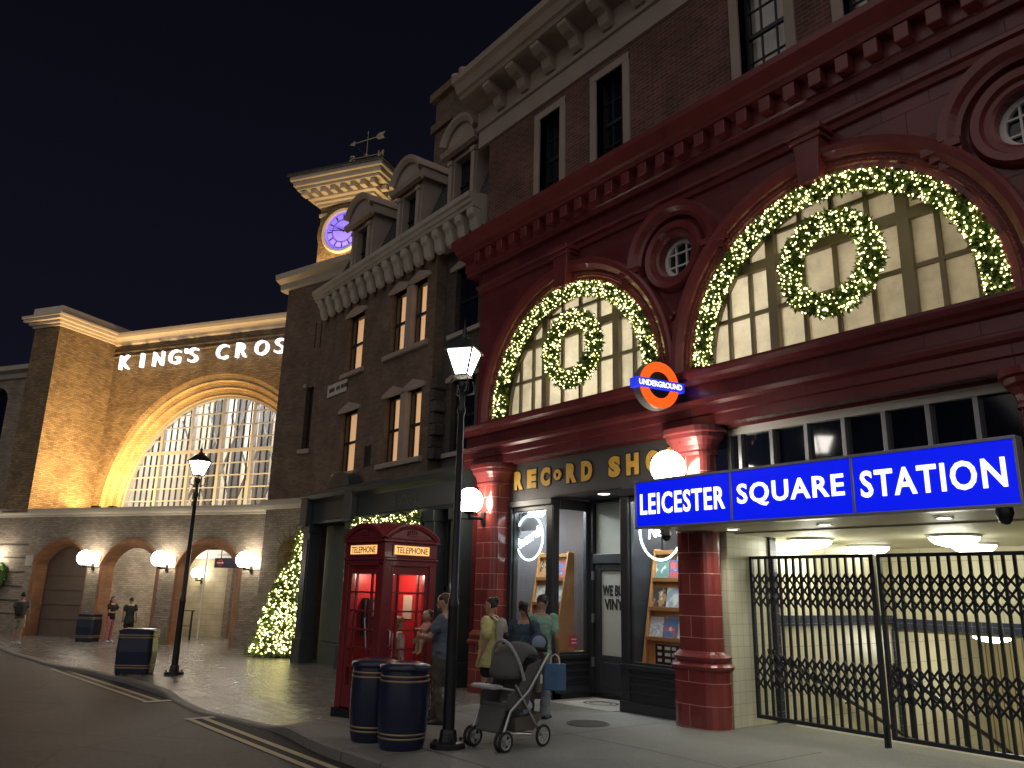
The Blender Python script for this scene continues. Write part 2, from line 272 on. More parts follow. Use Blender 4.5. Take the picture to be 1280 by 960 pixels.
class MB:
    def __init__(self): self.v = []; self.f = []; self.sm = []
    def add(self, vs, fs, smooth=False):
        k = len(self.v); self.v += [tuple(p) for p in vs]
        for f in fs: self.f.append([k + i for i in f]); self.sm.append(smooth)
        return self
    def quad(self, a, b, c, d): return self.add([a, b, c, d], [(0, 1, 2, 3)])
    def box(self, x0, x1, y0, y1, z0, z1):
        vs = [(x, y, z) for z in (z0, z1) for y in (y0, y1) for x in (x0, x1)]
        return self.add(vs, [(0, 2, 3, 1), (4, 5, 7, 6), (0, 1, 5, 4), (2, 6, 7, 3), (0, 4, 6, 2), (1, 3, 7, 5)])
    def fbox(self, F, s0, s1, d0, d1, z0, z1):
        vs = [F(s, d, z) for z in (z0, z1) for d in (d0, d1) for s in (s0, s1)]
        return self.add(vs, [(0, 1, 3, 2), (4, 6, 7, 5), (0, 4, 5, 1), (2, 3, 7, 6), (0, 2, 6, 4), (1, 5, 7, 3)])
    def fquad(self, F, pts): return self.add([F(*p) for p in pts], [tuple(range(len(pts)))])
    def profile(self, F, prof, s0, s1, caps=True):
        """a moulding: polygon of (d, z) run along s"""
        n = len(prof); vs = [F(s0, d, z) for d, z in prof] + [F(s1, d, z) for d, z in prof]
        fs = [(i, (i + 1) % n, n + (i + 1) % n, n + i) for i in range(n)]
        if caps: fs += [tuple(range(n)), tuple(range(2 * n - 1, n - 1, -1))]
        return self.add(vs, fs)
    def arc(self, F, c, zc, prof, a0=0, a1=pi, n=40, closed=False, smooth=True):
        """a moulding swept round an arch: profile of (radius, d)"""
        m = len(prof); vs = []
        for i in range(n + (0 if closed else 1)):
            a = a0 + (a1 - a0) * i / n
            for r, d in prof: vs.append(F(c + r * cos(a), d, zc + r * sin(a)))
        fs = []
        for i in range(n):
            j = (i + 1) % n if closed else i + 1
            for k in range(m - 1): fs.append((i * m + k, i * m + k + 1, j * m + k + 1, j * m + k))
        k0 = len(self.f); self.add(vs, fs, False)
        if not closed: self.add([F(c + r * cos(a0), d, zc + r * sin(a0)) for r, d in prof], [tuple(range(m))]); self.add([F(c + r * cos(a1), d, zc + r * sin(a1)) for r, d in prof], [tuple(range(m))])
        return self
    def lathe(self, prof, c=(0, 0, 0), n=20, smooth=True, axis='z', caps=True):
        vs = []; m = len(prof)
        for i in range(n):
            a = 2 * pi * i / n
            for r, z in prof:
                p = (r * cos(a), r * sin(a), z)
                if axis == 'x': p = (z, r * cos(a), r * sin(a))
                if axis == 'y': p = (r * cos(a), z, r * sin(a))
                vs.append((c[0] + p[0], c[1] + p[1], c[2] + p[2]))
        fs = []
        for i in range(n):
            j = (i + 1) % n
            for k in range(m - 1): fs.append((i * m + k, j * m + k, j * m + k + 1, i * m + k + 1))
        self.add(vs, fs, smooth)
        if caps:
            for k in (0, m - 1):
                if prof[k][0] > 1e-4: self.add([vs[i * m + k] for i in range(n)], [tuple(range(n))])
        return self
    def ball(self, c, r, n=16, m=10):
        prof = [(max(1e-5, r * sin(pi * k / m)), -r * cos(pi * k / m)) for k in range(m + 1)]
        return self.lathe(prof, c, n, True, caps=False)
    def ico(self, c, r):
        t = 1.618; k = r / sqrt(1 + t * t)
        vs = [(-1, t, 0), (1, t, 0), (-1, -t, 0), (1, -t, 0), (0, -1, t), (0, 1, t), (0, -1, -t), (0, 1, -t), (t, 0, -1), (t, 0, 1), (-t, 0, -1), (-t, 0, 1)]
        fs = [(0, 11, 5), (0, 5, 1), (0, 1, 7), (0, 7, 10), (0, 10, 11), (1, 5, 9), (5, 11, 4), (11, 10, 2), (10, 7, 6), (7, 1, 8), (3, 9, 4), (3, 4, 2), (3, 2, 6), (3, 6, 8), (3, 8, 9), (4, 9, 5), (2, 4, 11), (6, 2, 10), (8, 6, 7), (9, 8, 1)]
        return self.add([(c[0] + x * k, c[1] + y * k, c[2] + z * k) for x, y, z in vs], fs, True)
    def tube(self, pts, rad, n=10, closed=False, side=None, smooth=True, round_caps=False):
        """tube along points; rad a number, a list, or a list of (rx, ry)"""
        P = [Vector(p) for p in pts]; N = len(P)
        if not isinstance(rad, (list, tuple)): rad = [rad] * N
        R = [(r, r) if not isinstance(r, (list, tuple)) else r for r in rad]
        if round_caps and not closed:
            t0 = (P[0] - P[1]).normalized(); t1 = (P[-1] - P[-2]).normalized()
            e0 = min(R[0]); e1 = min(R[-1])
            A = [(P[0] + t0 * e0, (R[0][0] * .15, R[0][1] * .15)), (P[0] + t0 * e0 * .75, (R[0][0] * .65, R[0][1] * .65)), (P[0] + t0 * e0 * .4, (R[0][0] * .9, R[0][1] * .9))]
            B = [(P[-1] + t1 * e1 * .4, (R[-1][0] * .9, R[-1][1] * .9)), (P[-1] + t1 * e1 * .75, (R[-1][0] * .65, R[-1][1] * .65)), (P[-1] + t1 * e1, (R[-1][0] * .15, R[-1][1] * .15))]
            P = [a[0] for a in A] + P + [b[0] for b in B]; R = [a[1] for a in A] + R + [b[1] for b in B]; N = len(P)
        vs = []; ref = Vector(side) if side else None; prev = None
        for i in range(N):
            if closed: t = P[(i + 1) % N] - P[i - 1]
            else: t = P[min(i + 1, N - 1)] - P[max(i - 1, 0)]
            t.normalize()
            if ref is not None: u = ref - t * ref.dot(t)
            elif prev is None: u = Vector((0, 0, 1)).cross(t) if abs(t.z) < 0.95 else Vector((1, 0, 0)) - t * t.x
            else: u = prev - t * prev.dot(t)
            u.normalize(); prev = u; v = t.cross(u)
            for k in range(n):
                a = 2 * pi * k / n; vs.append(P[i] + u * (R[i][0] * cos(a)) + v * (R[i][1] * sin(a)))
        fs = []
        for i in range(N if closed else N - 1):
            j = (i + 1) % N
            for k in range(n): fs.append((i * n + k, i * n + (k + 1) % n, j * n + (k + 1) % n, j * n + k))
        self.add(vs, fs, smooth)
        if not closed:
            self.add(vs[:n], [tuple(range(n))]); self.add(vs[-n:], [tuple(range(n))])
        return self
    def prism(self, poly, fn, d0, d1):
        """polygon of (a, b) mapped by fn(a, b, d), given thickness d0..d1"""
        n = len(poly); vs = [fn(a, b, d0) for a, b in poly] + [fn(a, b, d1) for a, b in poly]
        return self.add(vs, [tuple(range(n)), tuple(range(2 * n - 1, n - 1, -1))] + [(i, (i + 1) % n, n + (i + 1) % n, n + i) for i in range(n)])
    def text(self, body, F, s, z, w=None, h=None, d0=0.0, depth=0.01, offset=0.0, align='CENTER', space=1.0, shear=0.0, rot=0.0):
        cu = bpy.data.curves.new('txt', 'FONT'); cu.body = body; cu.size = 1.0; cu.offset = offset; cu.extrude = 0.5; cu.resolution_u = 3
        cu.space_character = space; cu.shear = shear
        ob = bpy.data.objects.new('txt', cu); col.objects.link(ob)
        dg = bpy.context.evaluated_depsgraph_get(); me = bpy.data.meshes.new_from_object(ob.evaluated_get(dg))
        xs = [v.co.x for v in me.vertices]; ys = [v.co.y for v in me.vertices]
        x0, x1, y0, y1 = min(xs), max(xs), min(ys), max(ys)
        ky = (h / (y1 - y0)) if h else None; kx = (w / (x1 - x0)) if w else ky
        if ky is None: ky = kx
        cx = {'CENTER': (x0 + x1) / 2, 'LEFT': x0, 'RIGHT': x1}[align]; cy = (y0 + y1) / 2
        vs = []
        for v in me.vertices:
            a = (v.co.x - cx) * kx; b = (v.co.y - cy) * ky
            a, b = a * cos(rot) - b * sin(rot), a * sin(rot) + b * cos(rot)
            vs.append(F(s + a, d0 + (v.co.z + 0.5) * depth, z + b))
        self.add(vs, [tuple(p.vertices) for p in me.polygons])
        bpy.data.objects.remove(ob); bpy.data.meshes.remove(me); bpy.data.curves.remove(cu)
        return self
    def wall(self, F, s0, s1, z0, z1, opens=(), d=0.0, depth=0.3, d_top=None):
        """a wall face with openings and their reveals. opening: dict(a, b, z0, top=f(s) or number, curved)"""
        cuts = {s0, s1}
        for o in opens:
            cuts |= {o['a'], o['b']}
            if callable(o['top']):
                n = o.get('n', 28)
                for i in range(n + 1): cuts.add(o['a'] + (o['b'] - o['a']) * (1 - cos(pi * i / n)) / 2)
        cuts = sorted(c for c in cuts if s0 - 1e-6 <= c <= s1 + 1e-6)
        tp = lambda o, s: o['top'](s) if callable(o['top']) else o['top']
        bt = lambda o, s: o['z0'](s) if callable(o['z0']) else o['z0']
        for a, b in zip(cuts, cuts[1:]):
            if b - a < 1e-5: continue
            mid = (a + b) / 2
            act = sorted([o for o in opens if o['a'] - 1e-6 <= a and b <= o['b'] + 1e-6], key=lambda o: bt(o, mid))
            la, lb = z0, z0
            for o in act:
                ba, bb = max(z0, bt(o, a)), max(z0, bt(o, b))
                if ba > la + 1e-5 or bb > lb + 1e-5: self.fquad(F, [(a, d, la), (b, d, lb), (b, d, bb), (a, d, ba)])
                la, lb = tp(o, a), tp(o, b)
                dd = o.get('depth', depth)
                self.fquad(F, [(a, d, la), (b, d, lb), (b, d - dd, lb), (a, d - dd, la)])
                if bt(o, mid) > z0: self.fquad(F, [(a, d, ba), (b, d, bb), (b, d - dd, bb), (a, d - dd, ba)])
            if z1 > la + 1e-5 or z1 > lb + 1e-5: self.fquad(F, [(a, d, la), (b, d, lb), (b, d, z1), (a, d, z1)])
        for o in opens:
            dd = o.get('depth', depth)
            for s in (o['a'], o['b']):
                za, zb = max(z0, bt(o, s)), tp(o, s)
                if zb - za > 1e-3: self.fquad(F, [(s, d, za), (s, d, zb), (s, d - dd, zb), (s, d - dd, za)])
        return self

def build(name, mb, material, parent=None, loc=None, bevel=0.0, kind=None, recalc=True):
    o_par = ORG.get(parent.name, Vector()) if parent else Vector()
    org = Vector(loc) if loc is not None else o_par
    me = bpy.data.meshes.new(name)
    me.from_pydata([(x - org.x, y - org.y, z - org.z) for x, y, z in mb.v], [], mb.f)
    me.update()
    if recalc:
        import bmesh
        bm = bmesh.new(); bm.from_mesh(me)
        bmesh.ops.recalc_face_normals(bm, faces=bm.faces); bm.to_mesh(me); bm.free()
    uv = me.uv_layers.new(name='UVMap')
    co = [Vector(v) for v in mb.v]
    me.calc_loop_triangles()
    for p in me.polygons:
        nx, ny, nz = p.normal
        if abs(nz) > 0.75:
            for li, vi in zip(p.loop_indices, p.vertices): uv.data[li].uv = (co[vi].x, co[vi].y)
        else:
            l = sqrt(nx * nx + ny * ny) or 1; tx, ty = -ny / l, nx / l
            if abs(tx) > 0.02 and tx < 0 or (abs(tx) <= 0.02 and ty < 0): tx, ty = -tx, -ty
            for li, vi in zip(p.loop_indices, p.vertices): uv.data[li].uv = (co[vi].x * tx + co[vi].y * ty, co[vi].z)
    for p, s in zip(me.polygons, mb.sm): p.use_smooth = s
    me.materials.append(material)
    o = bpy.data.objects.new(name, me); col.objects.link(o)
    if parent is not None: o.parent = parent; ORG[o.name] = o_par
    else:
        o.location = org; ORG[o.name] = org
    if bevel:
        bv = o.modifiers.new('bevel', 'BEVEL'); bv.width = bevel; bv.segments = 2; bv.limit_method = 'ANGLE'; bv.angle_limit = radians(40)
    if kind: o['kind'] = kind
    return o

def tag(o, label, cat, group=None):
    o['label'] = label; o['category'] = cat
    if group: o['group'] = group
    return o

def thing(name, label, cat, loc=(0, 0, 0), rotz=0.0, group=None, local=False):
    """an Empty at the base of a thing. local: its parts are written round the origin"""
    o = bpy.data.objects.new(name, None); col.objects.link(o); o.empty_display_size = 0.2
    o.location = loc; o.rotation_euler = (0, 0, rotz)
    ORG[o.name] = Vector((0, 0, 0)) if local else Vector(loc)
    return tag(o, label, cat, group)

def copy_tree(o, parent=None):
    c = o.copy(); col.objects.link(c); ORG[c.name] = ORG.get(o.name, Vector())
    if parent is not None: c.parent = parent
    for ch in [q for q in bpy.data.objects if q.parent == o]: copy_tree(ch, c)
    return c

def place(o, loc, rotz=0.0, label=None, group=None):
    o.location = loc; o.rotation_euler = (0, 0, rotz)
    if label: o['label'] = label
    if group: o['group'] = group
    return o

def lamp(name, typ, loc, energy, colr=(1, 1, 1), size=0.1, to=None, parent=None, spot=None, size_y=None):
    d = bpy.data.lights.new(name, typ); d.energy = energy; d.color = colr
    if typ == 'POINT': d.shadow_soft_size = size
    if typ == 'SPOT': d.shadow_soft_size = size; d.spot_size = spot or radians(90); d.spot_blend = 0.8
    if typ == 'AREA':
        d.size = size
        if size_y: d.shape = 'RECTANGLE'; d.size_y = size_y
    o = bpy.data.objects.new(name, d); col.objects.link(o)
    o.location = Vector(loc) - (ORG.get(parent.name, Vector()) if parent else Vector())
    if parent: o.parent = parent
    if to is not None: o.rotation_euler = (Vector(to) - Vector(loc)).to_track_quat('-Z', 'Y').to_euler()
    return o

def g(x):
    """height of the pavement: level near the camera, falling gently to the far station forecourt"""
    if x > -7: return 0.0
    if x < -29.5: return -0.45
    return -0.02 * (-x - 7)

# ------------------------------------------------------------------ ground, road, kerb
def interp(pts, x):
    pts = sorted(pts)
    if x <= pts[0][0]: return pts[0][1]
    for (x0, y0), (x1, y1) in zip(pts, pts[1:]):
        if x <= x1:
            u = (x - x0) / (x1 - x0); u = u * u * (3 - 2 * u); return y0 + (y1 - y0) * u
    return pts[-1][1]
KERB = [(8, 4.3), (-2, 4.38), (-9, 4.42), (-11.2, 4.62), (-12.2, 4.5), (-13.6, 4.32), (-16.5, 4.5), (-18.6, 4.48), (-21, 4.3), (-23.4, 3.98), (-26, 3.82), (-32.5, 3.55), (-37, 2.4), (-44, -1.2), (-60, -9)]
KH = [(10, .13), (-10.6, .13), (-11.6, .02), (-15.2, .02), (-16.6, .09), (-22.5, .09), (-25, .05), (-60, .04)]
ky = lambda x: interp(KERB, x)
kh = lambda x: interp(KH, x)
def pav(x, y):
    u = max(0.0, 1 - (y - ky(x)) / 1.3)
    return g(x) - (0.13 - kh(x)) * u * u * (3 - 2 * u)
def road_z(x): return g(x) - 0.13

mb = MB(); xs = [-150, -100, -70, -50, -40, -34, -29.5, -26, -22, -18, -14, -10, -7, -3, 10, 60, 150]; ys = [-150, -60, -20, 0, 20, 60, 150]
for i in range(len(xs) - 1):
    for j in range(len(ys) - 1):
        a, b, c, d = xs[i], xs[i + 1], ys[j], ys[j + 1]
        if a >= -12 and c >= 0: d2 = 4.9 if c < 4.9 else None
        else: d2 = d
        if d2 is None: continue
        if d2 <= c: continue
        mb.quad((a, c, road_z(a)), (b, c, road_z(b)), (b, d2, road_z(b)), (a, d2, road_z(a)))
build('road', mb, M['asphalt'], kind='structure', recalc=False)

mb = MB(); X = [-75 + 1.5 * i for i in range(22)] + [-42 + 0.35 * i for i in range(int(50 / 0.35) + 1)]
X = sorted(set(round(x, 3) for x in X if x < 8))
NY = 30
for a, b in zip(X, X[1:]):
    ea, eb = (11.6 if a >= -24 else 24), (11.6 if b > -24 else 24)
    if a >= -7.3 and b <= -3.0: ea = eb = 10.45
    e = min(ea, eb) if a >= -24 else ea
    ra = [ky(a) + 0.16 + (e - ky(a) - 0.16) * (k / NY) ** 1.4 for k in range(NY + 1)]; rb = [ky(b) + 0.16 + (e - ky(b) - 0.16) * (k / NY) ** 1.4 for k in range(NY + 1)]
    for k in range(NY):
        mb.add([(a, ra[k], pav(a, ra[k])), (b, rb[k], pav(b, rb[k])), (b, rb[k + 1], pav(b, rb[k + 1])), (a, ra[k + 1], pav(a, ra[k + 1]))], [(0, 1, 2, 3)], True)
build('pavement', mb, M['pavement'], kind='structure', recalc=False)

mb = MB(); x = -60.0
while x < 7.5:
    L = 0.9; b = min(x + L - 0.012, 7.5); n = 3
    for k in range(n):
        p, q = x + (b - x) * k / n, x + (b - x) * (k + 1) / n
        vs = []
        for s in (p, q):
            y0 = ky(s); zt = pav(s, y0 + 0.16) + 0.004; vs += [(s, y0 + 0.17, zt), (s, y0 + 0.025, zt), (s, y0, zt - 0.02), (s, y0 - 0.006, road_z(s) - 0.02)]
        mb.add(vs, [(0, 1, 5, 4), (1, 2, 6, 5), (2, 3, 7, 6)])
    x += L
build('kerb', mb, M['kerb'], kind='structure', recalc=False)

def strip(mb, x0, x1, ya, yb, dz, n=40):
    for k in range(n):
        p, q = x0 + (x1 - x0) * k / n, x0 + (x1 - x0) * (k + 1) / n
        mb.quad((p, ya(p), road_z(p) + dz), (q, ya(q), road_z(q) + dz), (q, yb(q), road_z(q) + dz), (p, yb(p), road_z(p) + dz))
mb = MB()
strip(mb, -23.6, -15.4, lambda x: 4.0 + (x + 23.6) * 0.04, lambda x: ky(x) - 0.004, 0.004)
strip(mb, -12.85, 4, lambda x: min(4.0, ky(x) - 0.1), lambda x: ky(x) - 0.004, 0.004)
build('dark_strip', mb, M['dark_strip'], kind='structure', recalc=False)  # darker strip of road between the painted lines and the kerb
mb = MB()
for off in (0.0, 0.21):
    strip(mb, -23.6, -15.5, lambda x: 3.76 + off + (x + 23.6) * 0.030, lambda x: 3.76 + off + 0.085 + (x + 23.6) * 0.030, 0.008)
    strip(mb, -12.9, 4, lambda x: 3.98 + off - 0.006 * (x + 12.9), lambda x: 3.98 + off + 0.09 - 0.006 * (x + 12.9), 0.008)
build('road_marking', mb, M['road_paint'], kind='structure', recalc=False)
mb = MB()
strip(mb, -15.5, -15.3, lambda x: 3.97, lambda x: 4.45, 0.012, 2)
strip(mb, -13.0, -12.86, lambda x: 3.95, lambda x: 4.4, 0.012, 2)
build('road_marking_end', mb, M['road_white'], kind='structure', recalc=False)
mb = MB(); yj = lambda x: ky(x) + .62
def joint(p, q, wd=.012, n=24):
    d = (Vector(q) - Vector(p)); nn = Vector((-d.y, d.x)).normalized() * wd / 2
    for k in range(n):
        a = Vector(p) + d * (k / n); b = Vector(p) + d * ((k + 1) / n); vs = []
        for c, s in ((a, -1), (b, -1), (b, 1), (a, 1)): u = c + nn * s; vs.append((u.x, u.y, pav(u.x, u.y) + .004))
        mb.quad(*vs)
for x in (-10.6, -8.1, -5.6, -3.1, -.6, 1.9): joint((x, ky(x) + .2), (x, 9.0))
joint((-11.2, 5.25), (4, 5.02), n=50); joint((-11.2, 7.3), (4, 7.3), n=50)
build('pavement_joint', mb, M['dark_strip'], kind='structure', recalc=False)
# manhole cover set into the pavement
mh = MB(); mh.lathe([(0.0, 0.008), (0.27, 0.008), (0.27, 0.012), (0.30, 0.012), (0.30, 0.002)], (-8.6, 8.1, pav(-8.6, 8.1)), 28, False)
for k in range(-3, 4): mh.box(-8.6 - sqrt(.06 - (k * .07) ** 2 * .9), -8.6 + sqrt(.06 - (k * .07) ** 2 * .9), 8.1 + k * .07 - .012, 8.1 + k * .07 + .012, pav(-8.6, 8.1) + .009, pav(-8.6, 8.1) + .013)
tag(build('manhole_cover', mh, mat('iron_cover', (0.12, 0.118, 0.11), rough=0.6, metal=0.5, var=.2), loc=(-8.6, 8.1, 0)), 'round iron manhole cover set in the pavement before the record shop', 'manhole cover')

# ------------------------------------------------------------------ far railway station
KF = Frame((-28, 10.1, 0), (0.86, 0.51, 0))
ARCHES = [(-10.5, -7.58), (-6.92, -3.97), (-3.21, -0.23)]
def seg_top(a, b, spring, rise):
    h = (b - a) / 2; R = (h * h + rise * rise) / (2 * rise); c = (a + b) / 2
    return lambda s: spring + sqrt(max(0, R * R - (s - c) ** 2)) - (R - rise)
st = thing('railway_station', 'floodlit yellow brick railway station with great arched window at the end of the street', 'station building', KF(-5, 0, -0.45))
mb = MB().wall(KF, -13.4, 3.2, -1.2, 4.22, [dict(a=a, b=b, z0=-1.3, top=seg_top(a, b, 2.25, 0.98), depth=0.02) for a, b in ARCHES])
mb.fquad(KF, [(-13.4, 0, -1.2), (-13.4, 0, 4.22), (-13.4, -3, 4.22), (-13.4, -3, -1.2)])
build('arcade_wall', mb, M['station_brick'], st)
for a, b in ARCHES:                                    # splayed orange brick reveals
    def curve(a, b, rise, n=24):
        f = seg_top(a, b, 2.25, rise); pts = [(a, -1.2), (a, 0.6)]
        for i in range(n + 1):
            s = a + (b - a) * (1 - cos(pi * i / n)) / 2; pts.append((s, f(s)))
        return pts + [(b, 0.6), (b, -1.2)]
    c0, c1, c2 = curve(a, b, 0.98), curve(a + 0.06, b - 0.1, 0.93), curve(a + 0.12, b - 0.72, 0.7)
    mb = MB(); n = len(c0)
    vs = [KF(s, 0.012, z) for s, z in c0] + [KF(s, -0.06, z) for s, z in c1] + [KF(s, -0.55, z) for s, z in c2]
    mb.add(vs, [(i, i + 1, n + i + 1, n + i) for i in range(n - 1)] + [(n + i, n + i + 1, 2 * n + i + 1, 2 * n + i) for i in range(n - 1)])
    # inner face of the wall, right of the narrower inner opening
    inner = [KF(s, -0.55, z) for s, z in c2] + [KF(s, -0.55, z) for s, z in curve(a - 0.4, b + 0.4, 1.3)]
    mb.add(inner, [(i, i + 1, n + i + 1, n + i) for i in range(n - 1)])
    build('arch_reveal', mb, M['orange_brick'], st, recalc=False)
    mb = MB(); f = seg_top(a, b, 2.25, 0.98); h = (b - a) / 2; rise = .98; R = (h * h + rise * rise) / (2 * rise); al = math.asin(h / R)
    mb.arc(KF, (a + b) / 2, 2.25 - (R - rise), [(R + .005, .01), (R + .005, .035), (R + .07, .035), (R + .07, .01)], pi / 2 - al, pi / 2 + al, 26)
    build('arch_trim', mb, M['orange_brick'], st, recalc=False)
for a, b in ((-10.95, -10.52), (-7.56, -6.94), (-3.95, -3.23), (-0.21, 0.6)):
    mb = MB(); mb.fbox(KF, a, b, -0.03, 0.035, 2.2, 2.62); build('impost_block', mb, M['stone'], st, bevel=.01)
    mb = MB(); mb.fbox(KF, a - 0.02, b + 0.02, -0.3, 0.09, -1.2, 0.42); mb.fbox(KF, a, b, -0.28, 0.06, 0.42, 0.5); build('pier_plinth', mb, M['station_brick'], st, bevel=.015)
mb = MB().profile(KF, [(0, 4.12), (.06, 4.14), (.07, 4.2), (.17, 4.26), (.2, 4.36), (.2, 4.44), (-2.9, 4.5), (-2.9, 4.3), (0, 4.3)], -13.5, 1.0)
build('string_course', mb, M['cornice_stone'], st)
for s in (-12.6, -11.3):                               # rusticated piece at the left of the arches
    pass
mb = MB()
for z in (0.35, 0.85, 1.4, 1.95, 2.5, 3.0): mb.fbox(KF, -13.4, -10.97, -.01, .03, z, z + .04)
build('rustication_joint', mb, M['dark_brick'], st)
# upper wall with the great lunette
CW, ZW, RW, RO = -4.95, 4.5, 5.1, 5.92
mb = MB().wall(KF, -11.1, 4.5, 4.35, 12.45, [dict(a=CW - RO, b=CW + RO, z0=4.2, top=lambda s: ZW + sqrt(max(0, RO * RO - (s - CW) ** 2)), n=56, depth=.16)], d=-2.8)
build('facade_wall', mb, M['yellow_brick'], st)
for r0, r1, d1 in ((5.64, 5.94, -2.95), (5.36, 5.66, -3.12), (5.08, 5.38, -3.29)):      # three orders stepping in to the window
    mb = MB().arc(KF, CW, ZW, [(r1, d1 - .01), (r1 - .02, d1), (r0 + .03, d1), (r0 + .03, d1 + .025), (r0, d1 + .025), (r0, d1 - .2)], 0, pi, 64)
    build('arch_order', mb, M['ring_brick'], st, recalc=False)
mb = MB().profile(KF, [(-2.8, 12.2), (-2.68, 12.24), (-2.66, 12.36), (-2.45, 12.5), (-2.42, 12.62), (-2.42, 12.72), (-2.8, 12.8), (-3.3, 12.8), (-3.3, 12.2)], -11.1, 4.5)
build('parapet_cornice', mb, M['cornice_stone'], st)
mb = MB()
for z in (11.66, 11.86): mb.profile(KF, [(-2.81, z - .03), (-2.73, z - .02), (-2.72, z + .03), (-2.81, z + .05)], -11.1, 4.5)
build('string_moulding', mb, M['yellow_brick'], st)
# pier beside the window
mb = MB().fbox(KF, -12.6, -11.1, -5, .2, 4.3, 12.35); build('corner_pier', mb, M['yellow_brick'], st)
mb = MB()
for (e, z0, z1) in ((.08, 12.25, 12.36), (.2, 12.36, 12.48), (.36, 12.48, 12.62), (.42, 12.62, 12.74), (.12, 12.74, 13.15)):
    mb.fbox(KF, -12.6 - e, -11.1 + e, -5, .2 + e, z0, z1 - .003)
build('pier_cap', mb, M['cornice_stone'], st, bevel=.02)
mb = MB().fbox(KF, -11.5, 4.5, -9, -3.3, 12.3, 12.6); build('roof', mb, M['slate'], st)
# window bars
gwn = MB()
def chord(s, r): return sqrt(max(0, r * r - (s - CW) ** 2))
for k in range(-2, 3):
    s = CW + 1.65 * k; t = chord(s, RW - .02)
    gwn.fbox(KF, s - .075, s + .075, -3.62, -3.42, 4.45, ZW + t)
for z, hh in ((7.2, .07), (4.62, .05)):
    t = sqrt((RW - .02) ** 2 - (z - ZW) ** 2); gwn.fbox(KF, CW - t, CW + t, -3.57, -3.43, z - hh, z + hh)
gwn.arc(KF, CW, ZW, [(RW - .12, -3.62), (RW - .12, -3.38), (RW + .0, -3.38)], 0, pi, 48)
gwo = build('great_window', gwn, M['cream_frame'], st)
mb = MB()
for z in (5.1, 5.62, 6.14, 6.66, 7.75, 8.3, 8.85):
    t = sqrt((RW - .1) ** 2 - (z - ZW) ** 2); mb.fbox(KF, CW - t, CW + t, -3.54, -3.46, z - .025, z + .025)
build('glazing_bar', mb, M['cream_frame'], gwo)
mb = MB(); s = CW - RW + .2
k = 0
while s < CW + RW - .1:
    if abs(((s - CW) / 1.65) - round((s - CW) / 1.65)) > .08:
        mb.fbox(KF, s - .03, s + .03, -3.59, -3.545, 4.5, ZW + chord(s, RW - .08))
    k += 1; s = CW - RW + .2 + .33 * k
build('vertical_bar', mb, M['dark_frame'], gwo)
mb = MB(); pts = [(CW + (RW - .05) * cos(pi * i / 40), ZW + (RW - .05) * sin(pi * i / 40)) for i in range(41)]
mb.add([KF(s, -3.6, z) for s, z in pts], [tuple(range(41))]); build('pane', mb, M['glass'], gwo)
# lit concourse behind the window
mb = MB().fbox(KF, -11, 3.5, -8.6, -8.4, 4.4, 11.5); mb.fbox(KF, -11, 3.5, -8.6, -3.7, 4.36, 4.42); mb.fbox(KF, -11, 3.5, -8.6, -3.65, 11.5, 11.6)
for s in (-11, 3.5): mb.fbox(KF, s - .05, s + .05, -8.6, -3.65, 4.4, 11.5)
build('concourse_room', mb, M['white_wall'], st)
mb = MB(); rq = random.Random(4)
for k in range(9):
    s = -10 + 1.5 * k; mb.fbox(KF, s, s + .5 + .3 * rq.random(), -8.38, -8.2, 4.5, 11.4)
    mb.tube([KF(s - .4, -7.4, 5 + rq.random()), KF(s + 1.7, -7.2, 8.6 + rq.random() * 2)], .07, 6)
    mb.tube([KF(s + 1.3, -6.9, 5.6), KF(s - .8, -7.1, 9.4 + rq.random())], .05, 6)
build('roof_truss', mb, mat('grey_steelwork', (.12, .12, .125), rough=.6), st)
for s in (-8.5, -4.6, -.8): lamp('concourse_lamp', 'POINT', KF(s, -5.6, 9.6), 330, (1, .97, .92), .35, parent=st)
# floodlights standing on the ledge
lamp('ledge_floodlight', 'AREA', KF(-8.2, -.5, 4.65), 560, (1.0, .66, .3), .5, KF(-11.1, -1.3, 10.5), parent=st)
lamp('ledge_floodlight', 'SPOT', KF(-7.4, -.6, 4.65), 900, (1.0, .68, .34), .2, KF(-11.1, -1.4, 11.6), st, radians(50))
for s, e in ((-10.5, 70), (-9.2, 105), (-7.2, 110), (-4.9, 130), (-2.6, 130), (-.3, 130)):
    lamp('ledge_floodlight', 'AREA', KF(s, -1.7, 4.62), e, (1.0, .62, .23), .3, KF(s, -2.95, 9.5), parent=st)
for s, d in ((-8.2, -.5), (-7.4, -.6), (-10.2, -2.0), (-8.6, -2.0), (-6.6, -2.0), (-4.6, -2.0), (-2.5, -2.0)):
    mb = MB().fbox(KF, s - .14, s + .14, d - .12, d + .12, 4.46, 4.58); build('floodlight_housing', mb, M['black_iron'], st, bevel=.01)
